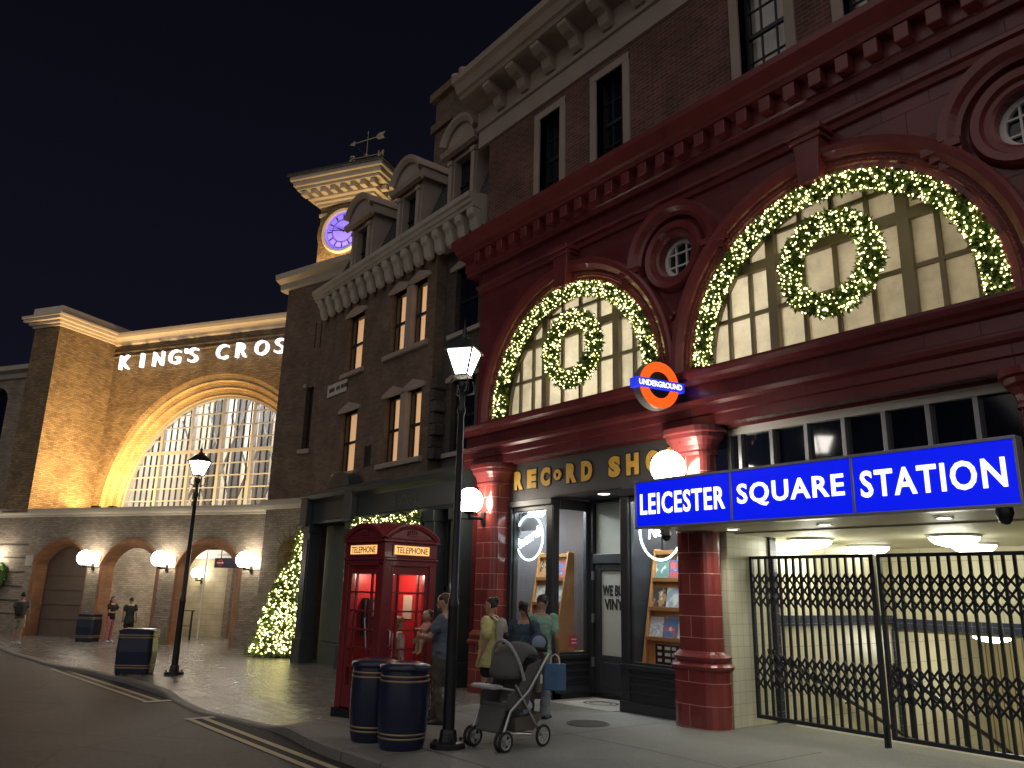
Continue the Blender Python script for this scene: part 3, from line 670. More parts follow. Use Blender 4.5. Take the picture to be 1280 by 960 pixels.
# passage behind the arches
mb = MB().fbox(KF, -13, 3, -4.6, -4.2, -1, 2.75); build('passage_wall', mb, brick_mat('pale_passage_stone', (.5, .44, .3), (.43, .375, .25), (.34, .3, .22), bw=.5, bh=.22, ms=.008, rough=.7, bump=.3, var=.25), st)
mb = MB().profile(KF, [(-4.2, 2.7), (-4.08, 2.72), (-4.05, 2.82), (-3.92, 2.9), (-3.9, 3.05), (-4.2, 3.08)], -9.5, 3); build('passage_cornice', mb, M['white_paint'], st)
mb = MB().fbox(KF, -13, 3, -4.6, -4.4, 2.75, 4.3); build('passage_clerestory', mb, M['dark_glass'], st)
mb = MB()
mb.fbox(KF, -10.45, -7.95, -.75, -.6, -1, 3.3)
for z in (.2, .75, 1.3, 1.85, 2.4): mb.fbox(KF, -10.4, -8.0, -.6, -.57, z, z + .05)
build('boarded_panel', mb, mat('brown_boards', (.13, .095, .07), rough=.7, var=.25), st)
mb = MB().fbox(KF, -7.4, -7.1, -4.2, -.6, -1, 4.2); mb.fbox(KF, -4.3, -4.05, -4.2, -4.0, -1, 2.7); build('passage_pier', mb, M['station_brick'], st)
# station name letters
sg = thing('station_name_sign', 'glowing white channel letters high on the floodlit yellow brick facade', 'sign', KF(-5.5, -2.8, 10.9))
for ch, s in zip("KING'SCROSS", (-10.15, -9.12, -8.17, -7.25, -6.62, -6.2, -4.62, -3.6, -2.55, -1.62, -.7)):
    mb = MB()
    wd = {"I": .13, "'": .12, 'K': .56, 'N': .56, 'G': .62, 'S': .5, 'C': .6, 'R': .52, 'O': .68}[ch]
    if ch == "'": mb.text(ch, KF, s, 11.52, w=wd, h=.2, d0=-2.62, depth=.16, offset=.02)
    else: mb.text(ch, KF, s, 11.3, w=wd, h=.64, d0=-2.62, depth=.16, offset=-.004)
    build('letter', mb, M['letter_white'], sg)

def globe_wall_lamp(name, pos, F, s, zb, d0, r, label, group, energy=0):
    """opal globe on a cast arm standing out of a wall at (s, d0, zb); globe centre at pos"""
    t = thing(name, label, 'wall lamp', F(s, d0, zb), group=group)
    mb = MB().ball(pos, r, 24, 16); build('globe', mb, M['globe'], t)
    mb = MB(); mb.fbox(F, s - .05, s + .05, d0 - .02, d0 + .04, zb - .12, zb + .12)
    c = Vector(pos); mb.tube([F(s, d0, zb), (c.x, c.y, zb + .0), (c.x, c.y, c.z - r * .85)], .035, 8)
    mb.lathe([(.05, 0), (.13, .03), (.14, .07), (.1, .09)], (c.x, c.y, c.z - r - .01), 14)
    build('bracket', mb, M['black_iron'], t)
    return t
for s, lab in ((-12.45, 'opal globe lamp at the far left end of the station arcade'), (-7.25, 'opal globe lamp between the left and middle station arches'), (-3.6, 'opal globe lamp between the middle and right station arches'), (.2, 'opal globe lamp on the last station pier beside the lit tree')):
    globe_wall_lamp('globe_lamp', KF(s, .45, 2.52), KF, s, 2.2, .03, .285, lab, 'globe lamps along the station arcade')
for s, z, lab in ((-10.0, 2.2, 'smaller globe lamp inside the passage seen through the middle arch'), (-5.77, 2.1, 'smaller globe lamp inside the passage seen through the right arch')):
    globe_wall_lamp('globe_lamp', KF(s, -3.85, z), KF, s, z - .3, -4.2, .22, lab, 'globe lamps in the station passage')
lamp('passage_lamp', 'POINT', KF(-5.5, -2.3, 3.4), 110, (1, .93, .8), .2, parent=st)
lamp('passage_lamp', 'POINT', KF(-1.8, -2.3, 3.4), 130, (1, .93, .82), .2, parent=st)

# small hanging sign, pole and guard rails inside the passage
t = thing('hanging_sign', 'small navy direction sign with a red roundel hanging in the right arch', 'sign', KF(-3.4, -2.6, 2.5))
mb = MB().fbox(KF, -3.75, -2.7, -2.64, -2.56, 2.3, 2.68); build('board', mb, mat('navy_sign_board', (.02, .022, .08), rough=.4), t)
mb = MB(); mb.arc(KF, -3.45, 2.49, [(.08, -2.55), (.08, -2.535), (.13, -2.535), (.13, -2.55)], 0, 2 * pi, 20, True); build('roundel_ring', mb, mat('sign_red', (.6, .05, .05)), t)
mb = MB(); mb.fbox(KF, -3.6, -3.3, -2.53, -2.52, 2.465, 2.515); build('roundel_bar', mb, M['white_paint'], t)
mb = MB(); mb.fbox(KF, -3.5, -3.47, -2.61, -2.59, 2.68, 4.2); mb.fbox(KF, -2.98, -2.95, -2.61, -2.59, 2.68, 4.2); build('hanger', mb, M['black_iron'], t)
mb = MB().lathe([(.03, -.45), (.03, 4.2)], KF(-4.75, -3.2, 0), 10); tag(build('white_pole', mb, M['white_paint'], loc=KF(-4.75, -3.2, -.45)), 'slim white pole standing inside the right station arch', 'pole')
for i, (s, lab) in enumerate(((-8.6, 'black guard rail inside the middle station arch'), (-5.35, 'black guard rail inside the right station arch'))):
    t = thing('guard_rail', lab, 'railing', KF(s, -2.4, -.45), group='guard rails in the station passage')
    for k in (0, 1):
        mb = MB().fbox(KF, s + k * .9, s + k * .9 + .05, -2.43, -2.38, -.45, .65); build('post', mb, M['black_iron'], t)
    mb = MB().fbox(KF, s - .1, s + 1.05, -2.42, -2.39, .62, .66); mb.fbox(KF, s, s + .95, -2.42, -2.39, .05, .08); build('rail', mb, M['black_iron'], t)

# building at the far left edge
sb = thing('side_building', 'dim stone building at the far left edge beyond the station', 'building', KF(-16, -1, -.45))
mb = MB().wall(KF, -24, -12.55, -1.2, 10.9, [dict(a=-16.9, b=-15.5, z0=6.0, top=seg_top(-16.9, -15.5, 9.6, .6), n=10)], d=-1.2); build('wall', mb, M['station_brick'], sb)
mb = MB().fbox(KF, -17, -15.4, -1.6, -1.52, 5.8, 10.4); build('window', mb, M['dark_glass'], sb)
mb = MB().profile(KF, [(-1.2, 10.5), (-1.05, 10.55), (-1.0, 10.75), (-.75, 10.85), (-.72, 11.05), (-1.2, 11.12), (-4, 11.12), (-4, 10.5)], -24, -12.62); build('cornice', mb, M['stone'], sb)
mb = MB().profile(KF, [(-1.2, 4.1), (-.95, 4.2), (-.95, 4.4), (-1.2, 4.46)], -24, -13.42); build('string_course', mb, M['stone'], sb)
mb = MB().fbox(KF, -24, -12.6, -8, -1.3, 10.9, 11.0); mb.fbox(KF, -12.75, -12.6, -8, -1.22, -1, 10.9); build('roof', mb, M['slate'], sb)

# ------------------------------------------------------------------ clock tower
TW = (-5.8, -2.6); TD = (-10.0, -13.2); TC = -4.2
ct = thing('clock_tower', 'floodlit brick clock tower with violet clock face and bracketed cornice', 'clock tower', KF(TC, -11.6, 12.6))
mb = MB().fbox(KF, TW[0], TW[1], TD[1], TD[0], 11.5, 22.4); build('shaft', mb, M['yellow_brick'], ct)
mb = MB()
for e, z0, z1 in ((.07, 21.3, 21.5), (.12, 21.9, 22.05), (.3, 22.05, 22.2)): mb.fbox(KF, TW[0] - e, TW[1] + e, TD[1] - e, TD[0] + e, z0, z1 - .004)
build('string_moulding', mb, M['cornice_stone'], ct, bevel=.02)
mb = MB()
for e, z0, z1 in ((.55, 22.2, 22.62), (1.0, 22.62, 22.8), (1.15, 22.8, 23.1), (1.3, 23.1, 23.36)): mb.fbox(KF, TW[0] - e, TW[1] + e, TD[1] - e, TD[0] + e, z0, z1 - .004)
build('cornice', mb, M['cornice_stone'], ct, bevel=.04)
for k in range(8):
    s = TW[0] - .72 + k * (TW[1] - TW[0] + 1.44 - .3) / 7
    mb = MB().fbox(KF, s, s + .3, TD[0] + .5, TD[0] + .95, 22.3, 22.58); build('bracket', mb, M['cornice_stone'], ct, bevel=.03)
for k in range(5):
    d = TD[0] + .1 - k * .8
    mb = MB().fbox(KF, TW[1] + .5, TW[1] + .95, d - .3, d, 22.3, 22.58); build('bracket', mb, M['cornice_stone'], ct, bevel=.03)
mb = MB(); e = 1.42; a, b, c, d = KF(TW[0] - e, TD[0] + e, 23.36), KF(TW[1] + e, TD[0] + e, 23.36), KF(TW[1] + e, TD[1] - e, 23.36), KF(TW[0] - e, TD[1] - e, 23.36); ap = KF(TC, -11.6, 24.3)
a2, b2, c2, d2 = [(p[0], p[1], 23.48) for p in (a, b, c, d)]
mb.add([a, b, c, d, a2, b2, c2, d2, ap], [(0, 1, 2, 3), (0, 1, 5, 4), (1, 2, 6, 5), (2, 3, 7, 6), (3, 0, 4, 7), (4, 5, 8), (5, 6, 8), (6, 7, 8), (7, 4, 8)]); build('roof', mb, M['slate'], ct)
RC, ZC = 1.13, 20.25
mb = MB().lathe([(0, 0), (RC, 0), (RC, .06), (0, .06)], (0, 0, 0), 40, False)
mb.v = [KF(TC + x, TD[0] + .04 + z, ZC + y) for x, y, z in mb.v]; cf = build('clock_face', mb, M['clock'], ct)
mb = MB().arc(KF, TC, ZC, [(RC, TD[0]), (RC, TD[0] + .2), (RC + .12, TD[0] + .24), (RC + .2, TD[0] + .16), (RC + .2, TD[0])], 0, 2 * pi, 48, True); build('clock_rim', mb, M['cornice_stone'], ct)
mb = MB().arc(KF, TC, ZC, [(RC + .2, TD[0]), (RC + .2, TD[0] + .1), (RC + .5, TD[0] + .1), (RC + .5, TD[0])], 0, 2 * pi, 48, True); build('brick_ring', mb, M['yellow_brick'], ct)
mb = MB()
for r in (.62, .66, .98): mb.arc(KF, TC, ZC, [(r, TD[0] + .105), (r + .022, TD[0] + .105)], 0, 2 * pi, 40, True)
for k in range(12):
    a = k * pi / 6; p = lambda r, q: KF(TC + r * cos(a) - q * sin(a), TD[0] + .108, ZC + r * sin(a) + q * cos(a))
    mb.quad(p(.68, -.03), p(.95, -.045), p(.95, .045), p(.68, .03))
build('hour_mark', mb, M['clock_ink'], cf)
for ln, wd, a in ((.88, .035, radians(172)), (.55, .05, radians(150))):
    p = lambda r, q, d: KF(TC + r * cos(a) - q * sin(a), TD[0] + d, ZC + r * sin(a) + q * cos(a))
    mb = MB(); mb.add([p(-.15, -wd, .13), p(ln, -wd * .3, .13), p(ln, wd * .3, .13), p(-.15, wd, .13), p(-.15, -wd, .15), p(ln, -wd * .3, .15), p(ln, wd * .3, .15), p(-.15, wd, .15)], [(0, 1, 2, 3), (4, 5, 6, 7), (0, 1, 5, 4), (1, 2, 6, 5), (2, 3, 7, 6), (3, 0, 4, 7)])
    build('clock_hand', mb, M['clock_ink'], cf)
mb = MB(); mb.lathe([(.25, 0), (.35, .25), (.3, .4), (.12, .5)], KF(TW[0] + .1, TD[0] + .25, 17.0), 14); build('scroll_foot', mb, M['cornice_stone'], ct)
mb = MB().fbox(KF, TW[0] - .6, TW[1] + .6, TD[1] - .6, TD[0] + .6, 15.6, 17.0); build('tower_base', mb, M['yellow_brick'], ct)
for s in (TW[0] + .3, TC, TW[1] - .3): lamp('tower_floodlight', 'AREA', KF(s, TD[0] + 1.2, 17.1), 85, (1.0, .68, .3), .3, KF(s, TD[0], 19.6), parent=ct)
for d in (-10.8, -12.3): lamp('tower_floodlight', 'AREA', KF(TW[1] + 1.3, d, 17.1), 55, (1.0, .68, .3), .3, KF(TW[1] + .2, d, 21.2), parent=ct)
wv = thing('weather_vane', 'arrow weather vane with N and S letters on top of the clock tower', 'weather vane', KF(TC, -11.6, 24.3))
vm = mat('gilt_vane', (.32, .25, .17), rough=.5, metal=.4)
mb = MB().lathe([(.05, 24.2), (.035, 25.2), (.1, 25.3), (.03, 25.4), (.025, 27.1), (.05, 27.15), (.01, 27.35)], (KF(TC, -11.6, 0)[0], KF(TC, -11.6, 0)[1], 0), 8); build('spindle', mb, vm, wv)
VF = Frame(KF(TC, -11.6, 0), (.86, .51, 0))
mb = MB().fbox(VF, -.85, .85, -.015, .015, 25.66, 25.7); mb.fbox(VF, -.015, .015, -.85, .85, 25.66, 25.7); mb.lathe([(.12, 25.58), (.16, 25.68), (.12, 25.78)], (VF.o.x, VF.o.y, 0), 10); build('cross_arm', mb, vm, wv)
BF = Frame(VF.o, (-VF.t.x, -VF.t.y, 0))               # letters read from the far side, so they are reversed here
for ch, s in (('N', -.95), ('S', .95)):
    mb = MB().text(ch, BF, s, 25.68, h=.42, w=.38, d0=-.03, depth=.06, offset=.03); build('letter', mb, vm, wv)
mb = MB(); mb.fbox(VF, -.95, .8, -.02, .02, 26.72, 26.78); mb.prism([(-1.2, 26.75), (-.85, 26.92), (-.85, 26.58)], lambda a, b, d: VF(a, d, b), -.02, .02); mb.prism([(.5, 26.75), (.75, 26.97), (1.15, 26.97), (1.0, 26.75), (1.15, 26.53), (.75, 26.53)], lambda a, b, d: VF(a, d, b), -.02, .02)
ar = build('arrow', mb, vm, wv)
for v in ar.data.vertices:                             # the arrow points up the street, tilted a little as in the wind
    v.co.z += v.co.x * 0.12

# ------------------------------------------------------------------ corner building between the station and the bookshop
k_ = 1.13
CF = Frame((-22.3 * k_, 9.5 * k_, 0), (-0.95, -0.3, 0)); CF.n = Vector((-CF.t.y, CF.t.x, 0)) * -1
if CF.n.y > 0: CF.n = -CF.n
cb = thing('corner_building', 'dark brick corner building with slit window between the station and the bookshop', 'building', CF(0.2, 0, -.45))
mb = MB().wall(CF, -3.5, 1.85, 4.5, 12.6, [dict(a=-.02, b=.36, z0=6.2, top=8.4), dict(a=-.16, b=-.1, z0=9.8, top=10.75), dict(a=.12, b=.18, z0=9.8, top=10.75)], depth=.22)
mb.fquad(CF, [(1.85, 0, 4.5), (1.85, 0, 12.6), (1.85, -6, 12.6), (1.85, -6, 4.5)])
build('wall', mb, M['brown_brick'], cb)
mb = MB().fbox(CF, -.1, .45, -.3, -.18, 6.1, 8.5); mb.fbox(CF, -.2, .25, -.35, -.2, 9.7, 10.9); build('window', mb, M['dark_frame'], cb)
mb = MB().fbox(CF, -.12, .46, -.02, .09, 6.06, 6.2); mb.fbox(CF, -.1, .1 - .17, .0, .04, 8.4, 8.52); mb.fbox(CF, .36, .5, 0, .04, 8.4, 8.52); build('sill', mb, M['brown_stone'], cb)
mb = MB().wall(CF, -3.5, 1.85, -1.2, 4.3, [dict(a=-.35, b=1.0, z0=-1.3, top=lambda s: 2.6 + sqrt(max(0, .675 ** 2 - (s - .325) ** 2)), n=20)], depth=.25, d=.02)
build('lower_wall', mb, M['station_brick'], cb)
mb = MB().fbox(CF, -.5, 1.2, -.4, -.24, -1, 3.6); build('blind_arch', mb, M['yellow_brick'], cb)
mb = MB()
for k in range(9):
    a = radians(10 + 20 * k)
    c, s_ = cos(a), sin(a); p = lambda r, q: (.325 + r * c - q * s_, 2.6 + r * s_ + q * c)
    mb.prism([p(.69, -.1), p(1.05, -.16), p(1.05, .16), p(.69, .1)], lambda u, v, d: CF(u, d, v), .0, .055)
build('voussoir', mb, M['station_brick'], cb)
mb = MB().profile(CF, [(0, 4.2), (.08, 4.24), (.18, 4.34), (.2, 4.44), (.2, 4.52), (0, 4.56)], -3.5, 1.95); build('string_course', mb, M['stone'], cb)
mb = MB().profile(CF, [(0, 12.3), (.1, 12.34), (.12, 12.55), (.36, 12.66), (.4, 12.86), (0, 12.95), (-5, 12.95), (-5, 12.3)], -3.5, 2.2); build('cornice', mb, M['stone'], cb)

# ------------------------------------------------------------------ brown brick building over the bookshop
BR = Frame((0, 9.5, 0), (1, 0, 0))
bb = thing('bookshop_building', 'soot brown brick building with lamplit sash windows, mansard dormers and a dark shopfront', 'building', (-18, 9.6, -.3))
XL, XR = -21.9, -13.42
wins = [(-20.15, -19.2), (-17.62, -16.85), (-16.58, -15.88)]
ops = []
for a, b in wins:
    ops += [dict(a=a, b=b, z0=4.72, top=6.42), dict(a=a, b=b, z0=7.58, top=9.26)]
mb = MB().wall(BR, XL, -15.45, 3.4, 10.4, ops, depth=.2)
mb.fquad(BR, [(XL, 0, -1), (XL, 0, 10.4), (XL, -7, 10.4), (XL, -7, -1)]); mb.fquad(BR, [(-15.45, 0, 3.4), (-15.45, 0, 10.4), (-15.45, -.3, 10.4), (-15.45, -.3, 3.4)])
build('wall', mb, M['brown_brick'], bb)
rops = [dict(a=-15.0, b=-14.05, z0=4.75, top=6.4), dict(a=-15.0, b=-14.05, z0=7.6, top=9.2)]
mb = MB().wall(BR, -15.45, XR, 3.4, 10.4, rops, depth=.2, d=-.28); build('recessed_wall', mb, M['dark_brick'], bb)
mb = MB()
for k in range(7): mb.fbox(BR, -15.5, -15.2 - .12 * (k % 2), -.29, .02, 4.6 + .28 * k, 4.86 + .28 * k)
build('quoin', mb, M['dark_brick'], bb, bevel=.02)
def sash(root, F, a, b, z0, z1, d, lit, dark_right=False, bars=0):
    fr = MB(); t = .05
    fr.fbox(F, a, a + t, d - .05, d + .03, z0, z1); fr.fbox(F, b - t, b, d - .05, d + .03, z0, z1); fr.fbox(F, a + t, b - t, d - .05, d + .03, z1 - t, z1); fr.fbox(F, a + t, b - t, d - .05, d + .03, z0, z0 + t)
    zm = (z0 + z1) / 2; fr.fbox(F, a + t, b - t, d - .04, d + .015, zm - .035, zm + .035)
    for k in range(bars):
        s = a + (b - a) * (k + 1) / (bars + 1); fr.fbox(F, s - .011, s + .011, d - .03, d + .005, z0 + t, z1 - t)
    if bars:
        for z in ((z0 + zm) / 2, (z1 + zm) / 2): fr.fbox(F, a + t, b - t, d - .031, d + .004, z - .011, z + .011)
    wn = build('window', fr, M['dark_frame'], root)
    p = MB().fquad(F, [(a, d - .02, z0), (b, d - .02, z0), (b, d - .02, z1), (a, d - .02, z1)])
    build('pane', p, M['glass'] if lit else M['dark_glass'], wn)
    if lit:                                             # curtain drawn behind the pane, in soft folds
        c = MB(); n = 36; pts = []
        for i in range(n + 1):
            s = a + (b - a) * i / n; pts.append((s, d - .16 + .03 * sin(i * 1.5) + .012 * sin(i * .7)))
        c.add([F(s, dd, z) for s, dd in pts for z in (z0 - .02, z1)], [(2 * i, 2 * i + 2, 2 * i + 3, 2 * i + 1) for i in range(n)], True)
        build('curtain', c, lit, wn)
    return wn
for (a, b) in wins:
    for z0, z1 in ((4.72, 6.42), (7.58, 9.26)):
        sash(bb, BR, a, b, z0, z1, -.16, M['curtain'])
for z0, z1 in ((4.75, 6.4), (7.6, 9.2)): sash(bb, BR, -15.0, -14.05, z0, z1, -.44, None)
for a, b in ((-20.35, -19.0), (-17.85, -15.7)):
    for z in (4.72, 7.58):
        mb = MB().profile(BR, [(-.15, z - .13), (.09, z - .13), (.1, z - .03), (.07, z), (-.15, z + .02)], a, b); build('sill', mb, M['brown_stone'], bb)
for z in (4.75, 7.6):
    mb = MB().profile(BR, [(-.4, z - .13), (-.2, z - .13), (-.19, z - .03), (-.4, z + .02)], -15.2, -13.85); build('sill', mb, M['stone'], bb)
for a, b in wins:
    for z in (6.42, 9.26):
        c = (a + b) / 2; h = (b - a) / 2 + .16
        mb = MB().prism([(c - h, z), (c + h, z), (c + h, z + .1), (c, z + .26), (c - h, z + .1)], lambda u, v, d: BR(u, d, v), -.15, .06); build('lintel', mb, M['brown_stone'], bb, bevel=.01)
for z in (6.4, 9.2):
    mb = MB().prism([(-15.2, z), (-13.85, z), (-13.85, z + .1), (-14.52, z + .27), (-15.2, z + .1)], lambda u, v, d: BR(u, d, v), -.45, -.22); build('lintel', mb, M['brown_stone'], bb)
for z0, z1 in ((4.72, 6.44), (7.58, 9.28)):
    mb = MB().fbox(BR, -16.86, -16.57, -.18, .03, z0, z1); build('stone_mullion', mb, M['brown_stone'], bb, bevel=.02)
mb = MB()
for k in range(5): mb.fbox(BR, -18.6 + k * .075, -18.56 + k * .075, -.02, .02, 4.75, 5.3)
build('air_grille', mb, M['dark_frame'], bb)
mb = MB().profile(BR, [(0, 9.78), (.08, 9.8), (.1, 9.88), (.1, 10.14), (.34, 10.17), (.36, 10.24), (.4, 10.26), (.42, 10.34), (.47, 10.38), (.48, 10.49), (0, 10.56), (-1, 10.56), (-1, 9.78)], -21.95, -13.5); build('cornice', mb, M['stone'], bb)
for k in range(17):
    x = -21.75 + .5 * k
    mb = MB().prism([(.05, 9.6), (.13, 9.57), (.2, 9.62), (.24, 9.74), (.27, 9.9), (.35, 9.98), (.37, 10.15), (.09, 10.15)], lambda a, b, d: BR(x + d, a, b), 0, .25); build('bracket', mb, M['stone'], bb, bevel=.035)
# mansard roof, dormers, chimney
mb = MB(); mb.add([BR(-21.95, -.05, 10.5), BR(-13.45, -.05, 10.5), BR(-13.45, -1.2, 13.4), BR(-21.2, -1.2, 13.4), BR(-21.2, -6, 13.6), BR(-13.45, -6, 13.6), BR(-21.95, -6, 10.5)], [(0, 1, 2, 3), (3, 2, 5, 4), (0, 3, 4, 6)]); build('mansard_roof', mb, M['slate'], bb)
for a, b in ((-20.75, -19.15), (-17.95, -16.45), (-15.35, -13.95)):
    c = (a + b) / 2; F = BR; d0 = -.1
    mb = MB().wall(F, a + .12, b - .12, 10.5, 12.45, [dict(a=c - .36, b=c + .36, z0=10.75, top=12.1)], d=d0, depth=.25)
    for s in (a + .12, b - .12): mb.fquad(F, [(s, d0, 10.5), (s, d0, 12.45), (s, -1.6, 12.45), (s, -1.6, 10.5)])
    dm = build('dormer', mb, M['brown_stone'], bb)
    for s in (c - .56, c + .42):
        mb = MB().fbox(F, s, s + .14, d0, d0 + .07, 10.6, 12.1); mb.fbox(F, s - .03, s + .17, d0, d0 + .1, 12.0, 12.12)
        build('jamb', mb, M['brown_stone'], dm, bevel=.01)
    h = (b - a) / 2; R = (h * h + .5 * .5) / (1.0); tp = lambda s: 12.45 + sqrt(max(0, R * R - (s - c) ** 2)) - (R - .5)
    poly = [(a - .03, 12.3)] + [(b + .03, 12.3)] + [(b - (b - a) * i / 16, tp(b - (b - a) * i / 16) + .12) for i in range(17)]
    mb = MB().prism(poly, lambda u, v, d: F(u, d, v), -1.6, d0 + .1); build('pediment', mb, M['brown_stone'], dm)
    al = math.asin(h / R)
    mb = MB().arc(F, c, 12.57 - (R - .5), [(R - .12, d0 + .09), (R - .12, d0 + .17), (R - .02, d0 + .24), (R + .06, d0 + .26), (R + .06, -1.6)], pi / 2 - al, pi / 2 + al, 16)
    mb.profile(F, [(d0 + .09, 12.2), (d0 + .2, 12.24), (d0 + .24, 12.36), (d0 + .09, 12.4)], a - .04, b + .04); build('arched_moulding', mb, M['brown_stone'], dm)
    mb = MB().fbox(F, c - .36, c + .36, d0 - .25, d0 - .2, 10.75, 12.1); mb.fbox(F, c - .36, c + .36, d0 - .2, d0 - .17, 11.4, 11.45); build('pane', mb, M['dark_glass'], dm)
mb = MB().box(-17.75, -16.85, 10.6, 11.8, 12.5, 15.9)
mb.box(-17.85, -16.75, 10.5, 11.9, 14.6, 14.85); mb.box(-17.9, -16.7, 10.45, 11.95, 15.65, 15.9)
cm = build('chimney', mb, M['brown_brick'], bb)
for x in (-17.5, -17.1):
    mb = MB().lathe([(.15, 15.9), (.13, 16.5), (.17, 16.55), (.17, 16.65), (.1, 16.66)], (x, 11.1, 0), 12); build('chimney_pot', mb, M['brown_stone'], cm)
# dark painted bookshop front
SF = Frame((0, 9.2, 0), (1, 0, 0))
mb = MB().profile(SF, [(-.3, 3.36), (.02, 3.36), (.03, 3.42), (0, 3.46), (0, 3.92), (.05, 3.96), (.16, 4.02), (.22, 4.12), (.22, 4.2), (-.3, 4.3)], -21.35, -13.45); build('shop_fascia', mb, M['dark_paint'], bb)
for a, b in ((-21.3, -20.85), (-18.62, -18.2), (-14.2 - .7, -14.5), (-13.86, -13.45)):
    mb = MB().fbox(SF, a, b, -.3, .04, -.6, 3.36); mb.fbox(SF, a - .05, b + .05, -.3, .09, -.6, .34); mb.fbox(SF, a - .04, b + .04, -.3, .09, 3.12, 3.36); mb.fbox(SF, a + .08, b - .08, .04, .06, .5, 2.95); build('pilaster', mb, M['dark_paint'], bb, bevel=.012)
for c in (-21.08, -18.4):
    mb = MB().prism([(c - .2, 3.3), (c + .2, 3.3), (c + .22, 3.9), (c + .16, 4.2), (c - .16, 4.2), (c - .22, 3.9)], lambda u, v, d: SF(u, d, v), 0, .2); build('console_bracket', mb, M['dark_paint'], bb, bevel=.02)
mb = MB().prism([(-19.05 + .62 * cos(pi * i / 12) * 1.0, 4.22 + .42 * sin(pi * i / 12)) for i in range(13)], lambda u, v, d: SF(u, d, v), -.2, .2); build('fascia_shell', mb, M['dark_paint'], bb, bevel=.02)
mb = MB().fbox(SF, -20.85, -18.62, -.55, -.45, -.6, 3.36); mb.fbox(SF, -20.7, -18.75, -.45, -.42, .3, 3.1); pn = build('door_panel', mb, M['panel_green'], bb, bevel=.01)
lt = MB()
for i, ch in enumerate('BOOKSELLERS'): lt.text(ch, SF, -19.5, 2.5 - .2 * i, h=.12, d0=-.42, depth=.008, offset=.0)
build('lettering', lt, M['gold_paint'], pn)
lt = MB().text('& SONS', SF, -15.9, 3.69, h=.24, d0=.0, depth=.012, offset=.01); build('lettering', lt, mat('dull_fascia_lettering', (.075, .08, .078), rough=.5), [o for o in bpy.data.objects if o.name.startswith('shop_fascia')][0])
# shop window bay and door bay of the bookshop
mb = MB().fbox(SF, -18.2, -14.9, -.35, -.02, -.6, .75); mb.fbox(SF, -18.2, -14.9, -.35, .03, .75, .82); build('stall_riser', mb, M['dark_paint'], bb, bevel=.01)
mb = MB()
for s in (-18.2, -17.1, -16.0, -14.96): mb.fbox(SF, s, s + .06, -.2, -.1, .82, 3.36)
mb.fbox(SF, -18.2, -14.9, -.2, -.1, 2.6, 2.66); bw = build('shop_window', mb, M['dark_paint'], bb)
mb = MB().fquad(SF, [(-18.2, -.16, .82), (-14.9, -.16, .82), (-14.9, -.16, 3.36), (-18.2, -.16, 3.36)]); build('pane', mb, M['glass'], bw)
mb = MB().fbox(SF, -18.2, -14.9, -2.0, -1.9, -.6, 3.5); build('shop_back_wall', mb, mat('dim_book_room', (.1, .08, .06), rough=.7), bb)
mb = MB().fbox(SF, -14.5, -13.86, -.45, -.3, -.6, 1.7); mb.fbox(SF, -14.42, -13.94, -.3, -.27, .1, 1.55); dr_ = build('side_door', mb, M['dark_paint'], bb, bevel=.01)
mb = MB().fbox(SF, -14.5, -14.42, -.4, -.28, 1.7, 3.36); mb.fbox(SF, -13.94, -13.86, -.4, -.28, 1.7, 3.36); mb.fbox(SF, -14.5, -13.86, -.4, -.28, 1.7, 1.78); wn = build('window', mb, M['dark_paint'], bb)
mb = MB().fbox(SF, -14.42, -13.94, -.4, -.36, 1.78, 3.36); build('pane', mb, M['dark_glass'], wn)
t = thing('street_sign', 'small white street name plate high on the brown brick wall', 'street sign', BR(-20.55, .03, 7.2))
mb = MB().fbox(BR, -21.2, -19.95, .01, .035, 7.06, 7.42); b_ = build('plate', mb, mat('grimy_white_enamel', (.5, .47, .42), rough=.5), t, bevel=.01)
mb = MB(); sx_ = -21.06
for q in range(15):
    wq = .04 + .02 * ((q * 7) % 3)
    if q not in (5, 9): mb.fbox(BR, sx_, sx_ + wq, .035, .039, 7.18, 7.3)
    sx_ += wq + .018
build('lettering', mb, M['ink'], b_)

# ------------------------------------------------------------------ red tiled station building
RF = Frame((0, 9.4, 0), (1, 0, 0))
rb = thing('red_station_building', 'oxblood tiled station building with two wide arched windows under a dull brick upper storey', 'building', (-8, 9.6, 0))
L0, L1 = -13.4, 2.75
BAYC = (-10.46, -5.29, -.12); OCC = (-7.875, -2.705, 2.465); ZA, RA = 5.14, 2.2
ops = [dict(a=c - RA, b=c + RA, z0=4.9, top=lambda s, c=c: ZA + sqrt(max(0, RA * RA - (s - c) ** 2)), n=44, depth=.34) for c in BAYC]
for c in OCC[:2]:
    ops.append(dict(a=c - .34, b=c + .34, z0=lambda s, c=c: 7.1 - sqrt(max(0, .34 ** 2 - (s - c) ** 2)), top=lambda s, c=c: 7.1 + sqrt(max(0, .34 ** 2 - (s - c) ** 2)), n=22, depth=.22))
mb = MB().wall(RF, L0, L1, 4.1, 8.7, ops)
mb.fquad(RF, [(L0, 0, -1), (L0, 0, 9.2), (L0, -6, 9.2), (L0, -6, -1)]); mb.fquad(RF, [(L1, 0, -1), (L1, 0, 9.2), (L1, -6, 9.2), (L1, -6, -1)])
build('wall', mb, M['red_faience'], rb)
mb = MB().profile(RF, [(0, 4.13), (.25, 4.13), (.25, 4.28), (.28, 4.3), (.28, 4.42), (.33, 4.46), (.34, 4.52), (.2, 4.55), (.2, 4.77), (.26, 4.79), (.28, 4.84), (.34, 4.88), (.36, 4.95), (.36, 4.99), (-.2, 5.03), (-.2, 4.13)], L0 - .05, L1); build('entablature', mb, M['red_faience'], rb)
